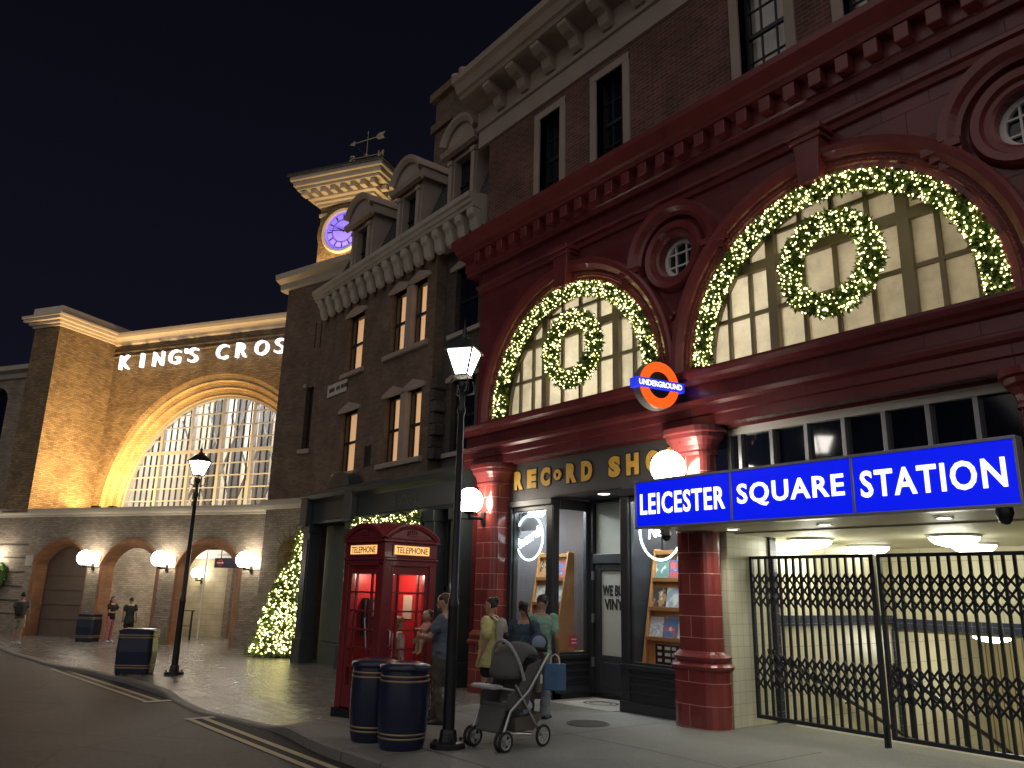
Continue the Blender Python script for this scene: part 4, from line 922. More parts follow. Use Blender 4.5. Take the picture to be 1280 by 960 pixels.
mb = MB().profile(RF, [(0, 8.5), (.1, 8.52), (.12, 8.6), (.16, 8.62), (.16, 8.86), (.36, 8.88), (.38, 8.96), (.44, 8.98), (.5, 9.06), (.56, 9.14), (.57, 9.24), (.5, 9.27), (-.2, 9.36), (-.2, 8.5)], L0 - .42, L1); build('cornice', mb, M['red_moulding'], rb)
mb = MB().profile(RF, [(0, 8.0), (.05, 8.02), (.07, 8.1), (.12, 8.13), (.12, 8.18), (0, 8.22)], L0 - .03, L1); build('string_moulding', mb, M['red_moulding'], rb)
k = 0; x = -13.24
while x < L1 - .2:
    mb = MB().fbox(RF, x, x + .19, .15, .34, 8.64, 8.87); build('dentil', mb, M['red_moulding'], rb, bevel=.012); x += .405
for c in BAYC:
    pr = [(RA, -.3), (RA, .03), (RA + .03, .06), (RA + .09, .06), (RA + .11, .09), (RA + .2, .1), (RA + .22, .15), (RA + .3, .21), (RA + .38, .22), (RA + .42, .18), (RA + .43, 0)]
    mb = MB().arc(RF, c, ZA, pr, 0, pi, 60)
    for q in (-1, 1): mb.add([RF(c + q * r, d, z) for z in (4.95, ZA) for r, d in pr], [(i, i + 1, len(pr) + i + 1, len(pr) + i) for i in range(len(pr) - 1)])
    am = build('arch_moulding', mb, M['red_moulding'], rb, recalc=False)
    mb = MB(); nb = 84 * 4
    mb.tube([RF(c + (RA + .155) * cos(pi * i / nb), .1, ZA + (RA + .155) * sin(pi * i / nb)) for i in range(nb + 1)], [.016 + .007 * sin(pi * i / 2) for i in range(nb + 1)], 6)
    build('bead_course', mb, M['red_moulding'], am)
    mb = MB().prism([(c - .15, 7.28), (c + .15, 7.28), (c + .2, 7.9), (c - .2, 7.9)], lambda u, v, d: RF(u, d, v), -.02, .27); mb.fbox(RF, c - .24, c + .24, 0, .31, 7.9, 7.97); mb.fbox(RF, c - .28, c + .28, 0, .36, 7.973, 8.06); build('keystone', mb, M['red_moulding'], rb, bevel=.012)
for c in OCC[:2]:
    mb = MB().arc(RF, c, 7.1, [(.34, -.2), (.34, .03), (.38, .06), (.44, .06), (.47, .12), (.56, .14), (.6, .08), (.62, 0)], 0, 2 * pi, 40, True); build('oculus_ring', mb, M['red_moulding'], rb, recalc=False)
    mb = MB().arc(RF, c, 7.1, [(.68, 0), (.68, .1), (.74, .12), (.8, .2), (.9, .22), (.92, 0)], 0, pi, 30)
    for q in (-1, 1): mb.fbox(RF, min(c + q * .66, c + q * 1.12), max(c + q * .66, c + q * 1.12), 0, .2, 7.0, 7.1); mb.fbox(RF, min(c + q * .66, c + q * 1.04), max(c + q * .66, c + q * 1.04), 0, .16, 6.9, 6.997); mb.fbox(RF, min(c + q * .68, c + q * .96), max(c + q * .68, c + q * .96), 0, .12, 6.78, 6.897)
    build('hood_mould', mb, M['red_moulding'], rb)
    mb = MB().arc(RF, c, 7.1, [(.27, -.2), (.27, -.12), (.35, -.12)], 0, 2 * pi, 30, True)
    for q in (-.11, .11): mb.fbox(RF, c + q - .013, c + q + .013, -.17, -.13, 6.8, 7.4); mb.fbox(RF, c - .3, c + .3, -.171, -.131, 7.1 + q - .013, 7.1 + q + .013)
    oc = build('oculus_window', mb, M['white_paint'], rb)
    mb = MB().lathe([(0, 0), (.34, 0), (.34, .02), (0, .02)], (0, 0, 0), 24, False); mb.v = [RF(c + a, -.2 + z, 7.1 + b) for a, b, z in mb.v]; build('pane', mb, M['dark_glass'], oc)
    # carved cartouche on the pier below
    mb = MB(); mb.ball((0, 0, 0), 1, 16, 10); mb.v = [RF(c + a * .13, b * .1 + .02, 5.8 + z * .22) for a, b, z in mb.v]
    for i in range(14):
        a = 2 * pi * i / 14; q = MB().ico((0, 0, 0), .06); mb.add([(p[0] + c + .2 * cos(a), p[1] + 9.38, p[2] + 5.8 + .32 * sin(a)) for p in q.v], q.f, True)
    build('cartouche', mb, M['red_moulding'], rb)
# arched windows: bronze frame, frosted panes, lit room behind
for wi, c in enumerate(BAYC):
    fr = MB(); R = RA
    ch = lambda s: sqrt(max(0, R * R - (s - c) ** 2))
    cols = [-1.76, -1.32, -.8, -.3 + .1, .34, .86, 1.36, 1.8]
    heavy = [-.98, .98]
    for s in heavy: fr.fbox(RF, c + s - .075, c + s + .075, -.34, -.2, 4.95, ZA + ch(c + s))
    for s in (-1.78, -1.38, -.5, 0.0, .5, 1.38, 1.78): fr.fbox(RF, c + s - .028, c + s + .028, -.33, -.24, 4.95, ZA + ch(c + s))
    for z, hh, dd in ((6.55, .075, -.2), (5.83, .028, -.24), (5.04, .05, -.21), (7.0, .028, -.24)):
        t_ = sqrt(max(0, R * R - (z - ZA) ** 2)); fr.fbox(RF, c - t_, c + t_, -.335, dd - .004, z - hh, z + hh)
    fr.arc(RF, c, ZA, [(R - .1, -.34), (R - .1, -.2), (R + .02, -.2)], 0, pi, 44)
    aw = build('arched_window', fr, M['window_bronze'], rb)
    mb = MB(); mb.add([RF(c + (R - .04) * cos(pi * i / 40), -.29, ZA + (R - .04) * sin(pi * i / 40)) for i in range(41)] + [RF(c - R + .04, -.29, 4.95), RF(c + R - .04, -.29, 4.95)], [tuple(list(range(41)) + [41, 42])]); build('pane', mb, M['frosted'], aw)
    mb = MB(); F = RF
    mb.fbox(F, c - 2.45, c + 2.45, -3.2, -3.1, 4.5, 7.9); mb.fbox(F, c - 2.45, c + 2.45, -3.1, -.45, 4.5, 4.6); mb.fbox(F, c - 2.45, c + 2.45, -3.1, -.45, 7.8, 7.9)
    for q in (-2.5, 2.45): mb.fbox(F, c + q, c + q + .05, -3.1, -.45, 4.6, 7.8)
    build('window_room', mb, M['white_wall'], rb)
lamp('room_lamp', 'POINT', RF(-10.9, -1.9, 6.0), 44, (1, .91, .74), .3, parent=rb); lamp('room_lamp', 'POINT', RF(-9.6, -1.9, 5.8), 34, (1, .91, .74), .3, parent=rb)
lamp('room_lamp', 'POINT', RF(-6.9, -1.7, 5.9), 42, (1, .9, .72), .3, parent=rb); lamp('room_lamp', 'POINT', RF(-4.6, -2.2, 6.0), 9, (1, .82, .55), .3, parent=rb)
# dull brick storey above
UF = Frame((0, 9.5, 0), (1, 0, 0))
uw = [(-11.55, -10.9), (-9.82, -9.1), (-6.5, -5.68), (-4.75, -3.95), (-1.4, -.6), (.35, 1.15)]
mb = MB().wall(UF, L0, L1, 9.2, 12.0, [dict(a=a, b=b, z0=9.6, top=11.5) for a, b in uw], depth=.24)
for s in (L0, L1): mb.fquad(UF, [(s, 0, 9.2), (s, 0, 13.5), (s, -6, 13.5), (s, -6, 9.2)])
build('brick_wall', mb, M['red_brick'], rb)
for i, (a, b) in enumerate(uw):
    wn = sash(rb, UF, a, b, 9.6, 11.5, -.2, M['blind'] if i >= 2 else None, bars=2)
    mb = MB()
    mb.fbox(UF, a - .17, a, -.24, .04, 9.45, 11.62); mb.fbox(UF, b, b + .17, -.24, .04, 9.45, 11.62); mb.fbox(UF, a - .17, b + .17, -.24, .045, 11.5, 11.67); build('surround', mb, M['brown_stone'], wn, bevel=.01)
mb = MB().profile(UF, [(0, 11.82), (.05, 11.84), (.05, 12.26), (.1, 12.28), (.12, 12.36), (.09, 12.38), (.09, 12.78), (.3, 12.84), (.62, 12.9), (.66, 12.98), (.72, 13.0), (.8, 13.16), (.88, 13.22), (.9, 13.36), (.4, 13.42), (.38, 13.74), (-.3, 13.76), (-.3, 11.82)], L0 - .4, L1); build('upper_cornice', mb, M['brown_stone'], rb)
x = -12.95
while x < L1 - .3:
    mb = MB().prism([(.08, 12.38), (.16, 12.38), (.24, 12.46), (.3, 12.62), (.46, 12.68), (.6, 12.8), (.6, 12.89), (.08, 12.89)], lambda a, b, d: UF(x + d, a, b), 0, .26); build('bracket', mb, M['brown_stone'], rb, bevel=.015); x += .86
mb = MB().fbox(UF, L0, L1, -6, -.2, 13.4, 13.5); build('roof', mb, M['slate'], rb)
# pilasters: tiled shaft, moulded capital and base
def rrect(x0, x1, y0, y1, r=.12, n=5):
    pts = []
    for cx, cy, a0 in ((x1 - r, y0 + r, -pi / 2), (x1 - r, y1 - r, 0), (x0 + r, y1 - r, pi / 2), (x0 + r, y0 + r, pi)):
        for i in range(n + 1): a = a0 + (pi / 2) * i / n; pts.append((cx + r * cos(a), cy + r * sin(a)))
    return pts
def loft(mb, x0, x1, y0, y1, prof, r=.12):
    rings = [[(px, py, z) for px, py in rrect(x0 - e, x1 + e, y0 - e, y1 + e, r + max(0, e))] for e, z in prof]; n = len(rings[0])
    mb.add([p for q in rings for p in q], [(k * n + i, k * n + (i + 1) % n, (k + 1) * n + (i + 1) % n, (k + 1) * n + i) for k in range(len(rings) - 1) for i in range(n)] + [tuple(range(n)), tuple(range(len(rings) * n - n, len(rings) * n))])
    return mb
for x0, x1, rr in ((-12.92, -12.3, .13), (-7.86, -7.2, .16), (-3.14, -2.3, .16), (1.9, 2.6, .12)):
    y0, y1 = 9.1, 9.46 if x0 > -12 else 10.1
    ps = build('pilaster', loft(MB(), x0, x1, y0, y1, [(0, .95), (0, 3.72)], rr), M['red_tile'], rb)
    build('pilaster_base', loft(MB(), x0, x1, y0, y1, [(.085, -.6), (.085, .74)], rr), M['red_tile'], ps)
    build('base_moulding', loft(MB(), x0, x1, y0, y1, [(.085, .74), (.12, .75), (.13, .79), (.1, .82), (.07, .84), (.09, .88), (.1, .91), (.05, .95), (.02, .98), (0, .985)], rr), M['red_moulding'], ps)
    build('capital', loft(MB(), x0, x1, y0, y1, [(0, 3.715), (.03, 3.72), (.035, 3.76), (.02, 3.79), (.04, 3.86), (.08, 3.93), (.12, 3.97), (.13, 4.03), (.17, 4.05), (.17, 4.128)], rr), M['red_moulding'], ps)

# ------------------------------------------------------------------ record shop in the left bay
rs = thing('record_shop_front', 'charcoal record shop front with recessed door between red tiled pilasters', 'shop front', (-10.2, 9.6, 0))
HF = Frame((0, 9.5, 0), (1, 0, 0))
mb = MB().fbox(HF, -12.32, -7.84, -.25, 0, 3.4, 4.14); build('fascia', mb, M['fascia'], rs)
mb = MB().fbox(HF, -12.32, -11.0, -.2, .06, 3.28, 3.4); mb.fbox(HF, -9.28, -7.84, -.2, .06, 3.28, 3.4); mb.fbox(HF, -11.0, -9.28, -.95, 0.02, 3.405, 3.44); build('head_moulding', mb, M['shop_paint'], rs, bevel=.01)
def post(a, b, d0, d1, z0=0, z1=3.28): return MB().fbox(HF, a, b, d0, d1, z0, z1)
build('corner_post', post(-12.32, -12.2, -.15, .03, -.4), M['shop_paint'], rs, bevel=.01)
build('corner_post', post(-11.17, -10.98, -.14, .03, .0), M['shop_paint'], rs, bevel=.02)
build('corner_post', post(-9.3, -9.12, -.14, .03, .0), M['shop_paint'], rs, bevel=.02)
build('corner_post', post(-7.98, -7.84, -.14, .03, .0), M['shop_paint'], rs, bevel=.01)
for (a, b, s0) in ((-12.2, -11.17, 0), (-9.12, -7.98, 0)):
    f = MB().fbox(HF, a, b, -.1, -.02, .6, .7); f.fbox(HF, a, b, -.1, -.02, 3.2, 3.28); f.fbox(HF, a, a + .025, -.095, -.025, .65, 3.25); f.fbox(HF, b - .025, b, -.095, -.025, .65, 3.25); wn = build('shop_window', f, M['shop_paint'], rs, bevel=.008)
    build('pane', MB().fquad(HF, [(a, -.06, .68), (b, -.06, .68), (b, -.06, 3.22), (a, -.06, 3.22)]), M['glass'], wn)
for x, sg_ in ((-11.0, -1),):               # glazed returns of the lobby
    f = MB().fbox(HF, x - .03, x + .03, -.93, -.14, .6, .7); f.fbox(HF, x - .03, x + .03, -.93, -.14, 3.2, 3.4); f.fbox(HF, x - .04, x + .04, -.95, -.78, .65, 3.3); wn = build('return_window', f, M['shop_paint'], rs, bevel=.008)
    build('pane', MB().fquad(HF, [(x, -.14, .68), (x, -.8, .68), (x, -.8, 3.22), (x, -.14, 3.22)]), M['glass'], wn)
for a, b in ((-12.3, -10.98), (-9.3, -7.86)):
    f = MB().fbox(HF, a, b, -.2, .0, -.3, .6); f.fbox(HF, a - .0, b + .0, -.1, .07, -.3, .12); f.fbox(HF, a, b, -.1, .05, .59, .66)
    for z in (.24, .36, .48): f.fbox(HF, a + .06, b - .06, 0, .028, z, z + .035)
    build('stall_riser', f, M['shop_paint'], rs, bevel=.008)
for x, q in ((-10.98, 1), (-9.3, -1)):
    f = MB()
    f.fbox(HF, min(x - q * .06, x), max(x - q * .06, x), -.95, -.0, -.3, .6)
    for z in (.02, .24, .36, .48): f.fbox(HF, min(x, x + q * .03), max(x, x + q * .03), -.93, -.05, z, z + .04 if z > .1 else .12)
    f.fbox(HF, min(x - q * .04, x + q * .05), max(x - q * .04, x + q * .05), -.95, .02, .597, .657)
    build('return_riser', f, M['shop_paint'], rs, bevel=.006)
f = MB().fbox(HF, -9.31, -9.27, -.95, -.13, .6, 3.4); f.fbox(HF, -9.34, -9.31, -.8, -.25, .8, 3.1); build('return_panel', f, M['shop_paint'], rs, bevel=.006)
# door
f = MB(); DY = -.95
f.fbox(HF, -10.97, -10.86, DY, DY + .1, 0, 3.4); f.fbox(HF, -9.41, -9.31, DY, DY + .1, 0, 3.4); f.fbox(HF, -10.86, -9.41, DY, DY + .1, 2.24, 2.42); f.fbox(HF, -10.86, -9.41, DY, DY + .1, 3.33, 3.4)
build('door_frame', f, M['shop_paint'], rs, bevel=.01)
f = MB(); f.fbox(HF, -10.85, -10.7, DY - .0, DY + .06, .02, 2.24); f.fbox(HF, -9.57, -9.42, DY, DY + .06, .02, 2.24); f.fbox(HF, -10.7, -9.57, DY, DY + .06, .02, .66); f.fbox(HF, -10.7, -9.57, DY, DY + .06, 2.12, 2.24); f.fbox(HF, -10.6, -9.67, DY + .06, DY + .08, .12, .54)
dr = build('door', f, M['shop_paint'], rs, bevel=.01)
screen = mat('pale_roller_blind', (.42, .43, .38), rough=.6, var=.12, scale=3)
build('door_blind', MB().fbox(HF, -10.7, -9.57, DY + .015, DY + .025, .66, 2.12), screen, dr)
build('transom_blind', MB().fbox(HF, -10.84, -9.43, DY + .015, DY + .025, 2.42, 3.33), screen, rs)
f = MB()
for z in (.45, 1.2, 1.95): f.fbox(HF, -10.875, -10.845, DY + .07, DY + .12, z, z + .16)
f.tube([HF(-9.52, DY + .06, 1.0), HF(-9.52, DY + .13, 1.02), HF(-9.52, DY + .13, 1.25), HF(-9.52, DY + .06, 1.27)], .012, 6); build('hinge_and_handle', f, M['grey_metal'], dr)
f = MB(); f.text('WE BUY', HF, -10.36, 1.77, w=.62, h=.19, d0=DY + .03, depth=.004, offset=.03); f.text('VINYL', HF, -10.35, 1.53, w=.55, h=.19, d0=DY + .03, depth=.004, offset=.03); build('lettering', f, M['ink'], dr)
zm_ = lambda x: g(x) + .006
build('threshold_mosaic', MB().add([(-10.95, 9.28, zm_(-10.95)), (-9.33, 9.28, zm_(-9.33)), (-9.33, 10.45, zm_(-9.33)), (-10.95, 10.45, zm_(-10.95)), (-10.95, 9.28, -.3), (-9.33, 9.28, -.3), (-9.33, 10.45, -.3), (-10.95, 10.45, -.3)], [(0, 1, 2, 3), (0, 1, 5, 4), (1, 2, 6, 5), (2, 3, 7, 6), (3, 0, 4, 7)]), mat('white_mosaic', (.5, .48, .42), rough=.4, var=.12, scale=30), rs)
f = MB().lathe([(.22, .0125), (.25, .0135)], (0, 0, 0), 30, False, caps=False); f.v = [(-10.15 + a * 1.35, 9.85 + b, z - .003 + g(-10.15 + a * 1.35)) for a, b, z in f.v]; q = MB().lathe([(.14, .0125), (.16, .0135)], (0, 0, 0), 30, False, caps=False); f.add([(-10.15 + a * 1.35, 9.85 + b, z - .003 + g(-10.15 + a * 1.35)) for a, b, z in q.v], q.f); build('mosaic_oval', f, M['ink'], rs)
f = MB().lathe([(0, 3.398), (.1, 3.398), (.11, 3.404)], (-9.95, 9.75, 0), 18, False); build('lobby_downlight', f, M['downlight'], rs)
lamp('lobby_lamp', 'SPOT', (-9.95, 9.75, 3.38), 32, (.95, .98, 1.0), .06, (-10.0, 9.85, 0), rs, radians(120))
# shop interior
f = MB().box(-12.3, -11.0, 9.62, 12.2, .55, .6); f.box(-9.28, -7.9, 9.62, 12.2, .55, .6); build('display_floor', f, M['wood'], rs)
f = MB().box(-12.35, -12.25, 9.6, 12.4, 0, 3.6); f.box(-7.92, -7.84, 9.6, 12.4, 0, 3.6); f.box(-12.35, -7.84, 12.3, 12.4, 0, 3.6); f.box(-12.35, -7.84, 10.55, 12.4, 3.45, 3.5); f.box(-12.35, -11.0, 9.6, 12.4, 3.42, 3.48); f.box(-9.28, -7.84, 9.6, 12.4, 3.42, 3.48); f.box(-12.35, -7.84, 10.5, 12.4, -.1, 0); build('shop_room', f, M['shop_wall'], rs)
f = MB().box(-11.02, -9.28, 10.5, 10.56, 0, 3.6); build('lobby_backing', f, M['shop_paint'], rs)
for x, e in ((-11.7, 60), (-8.7, 60)): lamp('window_spot', 'AREA', (x, 10.0, 3.36), e, (.86, .95, 1.0), .4, (x, 10.4, 1.4), rs)
lamp('shop_lamp', 'POINT', (-11.6, 11.5, 2.9), 22, (1, .9, .78), .2, parent=rs); lamp('shop_lamp', 'POINT', (-8.6, 11.5, 2.9), 22, (1, .9, .78), .2, parent=rs)
# fascia letters
t = thing('shop_name_sign', 'chunky gold letters reading RECORD SHOP on the grey fascia', 'sign', HF(-10.2, 0, 3.8))
xs_ = [-12.02, -11.62, -11.22, -10.87, -10.5, -10.1, -9.42, -9.0, -8.55, -8.1]
for ch, s in zip('RECoRDSHOP', xs_):
    f = MB()
    if ch == 'o': f.arc(HF, s, 3.8, [(.04, .01), (.04, .035), (.1, .035), (.1, .01)], 0, 2 * pi, 20, True)
    else: f.text(ch, HF, s, 3.8, w=.275 if ch != 'O' else .31, h=.36, d0=.005, depth=.018, offset=.07)
    build('letter', f, M['gold_paint'], t)
    f = MB()
    if ch == 'o': f.arc(HF, s, 3.8, [(.015, .002), (.015, .012), (.125, .012), (.125, .002)], 0, 2 * pi, 20, True)
    else: f.text(ch, HF, s, 3.8, w=.315 if ch != 'O' else .35, h=.4, d0=.001, depth=.01, offset=.12)
    build('letter_edge', f, M['ink'], t)
# neon signs
def neon(name, label, c, r, word, w_, rot):
    t = thing(name, label, 'neon sign', HF(c, -.2, 2.3), group='neon ring signs in the record shop windows')
    f = MB(); F = HF; n = 44
    f.tube([F(c + r * cos(2 * pi * i / n), -.2, 2.72 + r * 1.06 * sin(2 * pi * i / n)) for i in range(n)], .017, 8, closed=True); build('neon_ring', f, M['neon'], t)
    f = MB().text(word, F, c, 2.72 if rot else 2.6, w=w_, h=.2, d0=-.19, depth=.02, offset=.004, shear=.3, rot=rot); build('neon_lettering', f, M['neon'], t)
    f = MB().fbox(F, c - .3, c + .3, -.24, -.225, 2.85, 3.2); build('backing_card', f, mat('pale_card', (.3, .32, .36), rough=.6), t)
    f = MB(); [f.fbox(F, c + q, c + q + .006, -.21, -.2, 2.7 + r * .9, 3.4) for q in (-.25, .25)]; build('hanging_wire', f, M['grey_metal'], t)
neon('neon_sign', 'white neon ring with slanted word RECORDS in the left shop window', -11.93, .4, 'Records', .8, .36)
neon('neon_sign', 'white neon ring reading NEW half hidden behind the blue station sign', -8.62, .44, 'New', .5, .15)
f = MB().lathe([(0, 0), (.24, 0), (.24, .03), (0, .03)], (0, 0, 0), 28, False); f.v = [(-11.75 + a, 12.2 + z, 2.95 + b) for a, b, z in f.v]; tag(build('round_wall_plate', f, M['white_paint'], loc=(-11.75, 12.2, 2.95)), 'pale round disc on the back wall of the left shop window', 'wall disc')
# racks and sleeves
cov = [(.5, .12, .14), (.6, .6, .58), (.1, .2, .42), (.55, .5, .4), (.08, .08, .09), (.35, .42, .5), (.45, .28, .12), (.15, .3, .28)]
def cover_mat(i):
    c1 = cov[i % 8]; c2 = cov[(i * 3 + 2) % 8]
    m, nt, b = new_mat('printed_sleeve')
    tc = nt.nodes.new('ShaderNodeTexCoord'); mp = nt.nodes.new('ShaderNodeMapping'); mp.inputs['Location'].default_value = (i * 3.1, i * 1.7, 0)
    v = nt.nodes.new('ShaderNodeTexVoronoi') if i % 2 else nt.nodes.new('ShaderNodeTexNoise'); v.inputs['Scale'].default_value = 9 if i % 2 else 7
    rp = nt.nodes.new('ShaderNodeValToRGB'); rp.color_ramp.interpolation = 'CONSTANT'; rp.color_ramp.elements[0].color = (*c1, 1); rp.color_ramp.elements[1].position = .52; rp.color_ramp.elements[1].color = (*c2, 1)
    e = rp.color_ramp.elements.new(.62); e.color = (.7, .7, .66, 1)
    nt.links.new(tc.outputs['UV'], mp.inputs[0]); nt.links.new(mp.outputs[0], v.inputs['Vector']); nt.links.new(v.outputs[0], rp.inputs[0]); nt.links.new(rp.outputs[0], b.inputs['Base Color']); b.inputs['Roughness'].default_value = .35
    return m
tone = ['red and white', 'pale', 'blue', 'cream', 'black', 'grey blue', 'orange brown', 'dark teal']
si = 0
for rx, x0, x1, side in (('left', -12.24, -11.36, 'left'), ('right', -9.22, -8.24, 'right')):
    t = thing('record_rack', 'sloping pine rack of record sleeves in the %s shop window' % side, 'display rack', (x0, 10.1, .6), group='record racks in the shop windows')
    for x in (x0, x1 - .035):
        f = MB(); f.prism([(9.85, .6), (10.35, .6), (10.35, 2.46), (10.2, 2.46)], lambda a, b, d: (x + d, a, b), 0, .035); build('side_board', f, M['wood'], t, bevel=.004)
    tiers = (1.04, 1.5, 1.96)
    for z in tiers + (2.4,):
        y = 9.86 + (z - .6) * .19; f = MB().box(x0 + .036, x1 - .036, y, y + .16, z - .03, z); f.box(x0 + .036, x1 - .036, y - .012, y, z - .03, z + .035); build('shelf', f, M['wood'], t, bevel=.003)
    f = MB(); f.prism([(9.95, .62), (10.33, .62), (10.33, 2.4), (10.27, 2.4)], lambda a, b, d: (x0 + .04 + d, a, b), 0, x1 - x0 - .08); build('back_board', f, M['wood'], t)
    for zi, z in enumerate(tiers):
        for j in range(3):
            w_ = (x1 - x0 - .1) / 3 - .012; xx = x0 + .05 + j * (w_ + .012); y = 9.9 + (z - .6) * .19
            f = MB(); f.prism([(0, 0), (w_, 0), (w_, .33), (0, .33)], lambda a, b, d: (xx + a, y + b * .19 + d, z + .004 + b), 0, .006)
            i = si; si += 1
            tag(build('record_sleeve', f, cover_mat(i), loc=(xx, y, z)), '%s sleeve, %s on the %s shelf of the %s window rack' % (tone[i % 8], ('leftmost', 'central', 'rightmost')[j], ('bottom', 'middle', 'top')[zi], side), 'record sleeve', 'record sleeves on the window racks')
f = MB().fbox(HF, -8.85, -8.05, -.3, -.28, .66, .98); o = build('board', f, M['ink'])
tag(o, 'dark chalk board with white scrawl standing low in the right shop window', 'notice board'); o.name = 'notice_board'
f = MB()
for z, n in ((.9, 5), (.81, 4), (.72, 5)):
    for k in range(n): f.fbox(HF, -8.8 + k * .145, -8.72 + k * .145 + .03 * (k % 2), -.279, -.276, z, z + .045)
build('lettering', f, M['white_paint'], o)
f = MB().fbox(HF, -.09, .09, -.001, .001, 0, .0)
f = MB().box(-10.985, -10.977, 9.9, 10.08, .78, .98); o = tag(build('window_notice', f, mat('red_notice', (.5, .06, .08), rough=.5), loc=(-11.05, 9.98, .78)), 'small red notice low in the lobby return window', 'notice')
f = MB().box(-10.977, -10.973, 9.93, 10.05, .84, .86); f.box(-10.977, -10.973, 9.93, 10.05, .9, .92); build('lettering', f, M['white_paint'], o)

# wall globes on the red pilasters
globe_wall_lamp('globe_lamp', (-12.6, 8.75, 3.39), Frame((0, 9.1, 0), (1, 0, 0)), -12.6, 3.07, 0, .25, 'big opal globe lamp on the red pilaster left of the record shop', 'globe lamps on the red pilasters')
globe_wall_lamp('globe_lamp', (-7.55, 8.69, 3.5), Frame((0, 9.1, 0), (1, 0, 0)), -7.55, 3.1, 0, .25, 'big opal globe lamp rising behind the left end of the blue station sign', 'globe lamps on the red pilasters')

# ------------------------------------------------------------------ station entrance: canopy sign, transom, stairs
TF = Frame((0, 9.6, 0), (1, 0, 0))
f = MB().fbox(TF, -7.12, -3.2, -.1, .05, 4.02, 4.14)
tr = build('transom_window', f, M['white_paint'], rb)
for s in (-7.12, -6.93, -6.4, -5.86, -5.32, -4.78, -4.24, -3.7, -3.22):
    f = MB().fbox(TF, s - .028, s + .028, -.08, .05, 2.7, 4.02); build('mullion', f, M['grey_metal'], tr, bevel=.004)
build('pane', MB().fquad(TF, [(-7.12, -.03, 2.7), (-3.2, -.03, 2.7), (-3.2, -.03, 4.02), (-7.12, -.03, 4.02)]), M['dark_glass'], tr)
f = MB().box(-7.7, -2.9, 8.32, 9.65, 2.62, 2.7); f.box(-7.2, -3.1, 9.65, 14.3, 2.6, 2.68); build('canopy_soffit', f, M['ceiling'], rb)
f = MB().box(-7.7, -2.9, 8.34, 9.3, 2.7, 3.2); build('canopy_box', f, M['black_iron'], rb)
sgn = thing('station_name_board', 'long backlit blue board with white station name across the entrance canopy', 'sign', (-5.3, 8.2, 2.65))
NF = Frame((0, 8.2, 0), (1, 0, 0))
f = MB().fbox(NF, -7.74, -2.86, -.14, -.02, 2.6, 3.27); f.fbox(NF, -7.74, -2.86, -.02, .02, 2.6, 2.635); f.fbox(NF, -7.74, -2.86, -.02, .02, 3.235, 3.27)
for s in (-7.74, -6.12, -4.52, -2.89): f.fbox(NF, s, s + .03, -.02, .02, 2.635, 3.235)
build('frame', f, M['grey_metal'], sgn, bevel=.006)
for a, b, txt in ((-7.71, -6.12, 'LEICESTER'), (-6.09, -4.52, 'SQUARE'), (-4.49, -2.89, 'STATION')):
    p = build('panel', MB().fbox(NF, a, b, -.018, 0, 2.637, 3.233), M['sign_blue'], sgn)
    f = MB().text(txt, NF, (a + b) / 2 - .01, 2.935, w=(b - a) * .9, h=.29, d0=0.0, depth=.008, offset=.02, space=1.13); build('lettering', f, M['sign_white'], p)
# ceiling lights
for x, y, lab in ((-7.0 + .2, 11.0, 'bowl light nearest the left tiled wall of the entrance'), (-6.9, 12.9, 'bowl light deeper in the entrance behind the leftmost one'), (-4.85, 11.3, 'bright bowl light nearest over the right gate'), (-5.35, 13.1, 'bowl light deep in the entrance behind the right hand one')):
    t = thing('bowl_light', lab, 'ceiling light', (x, y, 2.6), group='bowl lights under the station ceiling')
    f = MB().lathe([(.0, 2.44), (.12, 2.445), (.24, 2.48), (.3, 2.53), (.31, 2.565)], (x, y, 0), 24); build('bowl', f, M['bowl'], t)
    f = MB().lathe([(.31, 2.565), (.34, 2.57), (.34, 2.6), (.2, 2.605)], (x, y, 0), 24, caps=False); build('rim', f, M['white_paint'], t)
for x, y, lab in ((-6.75, 9.05, 'left recessed downlight under the canopy'), (-5.38, 9.05, 'middle recessed downlight under the canopy'), (-3.93, 8.97, 'right recessed downlight under the canopy')):
    t = thing('downlight', lab, 'ceiling light', (x, y, 2.6), group='recessed downlights under the canopy')
    build('lens', MB().lathe([(0, 2.606), (.075, 2.606)], (x, y, 0), 18, False), M['downlight'], t); build('ring', MB().lathe([(.075, 2.607), (.075, 2.6), (.1, 2.6), (.1, 2.619)], (x, y, 0), 18, caps=False), M['white_paint'], t)
    lamp('downlight_lamp', 'SPOT', (x, y, 2.59), 45, (1, .98, .86), .05, (x, y - .25, 0), t, radians(140))
for x, y, z in ((-6.8, 11.2, 2.35), (-5.0, 11.5, 2.35)): lamp('entrance_lamp', 'POINT', (x, y, z), 25, (1, .99, .8), .25, parent=rb)
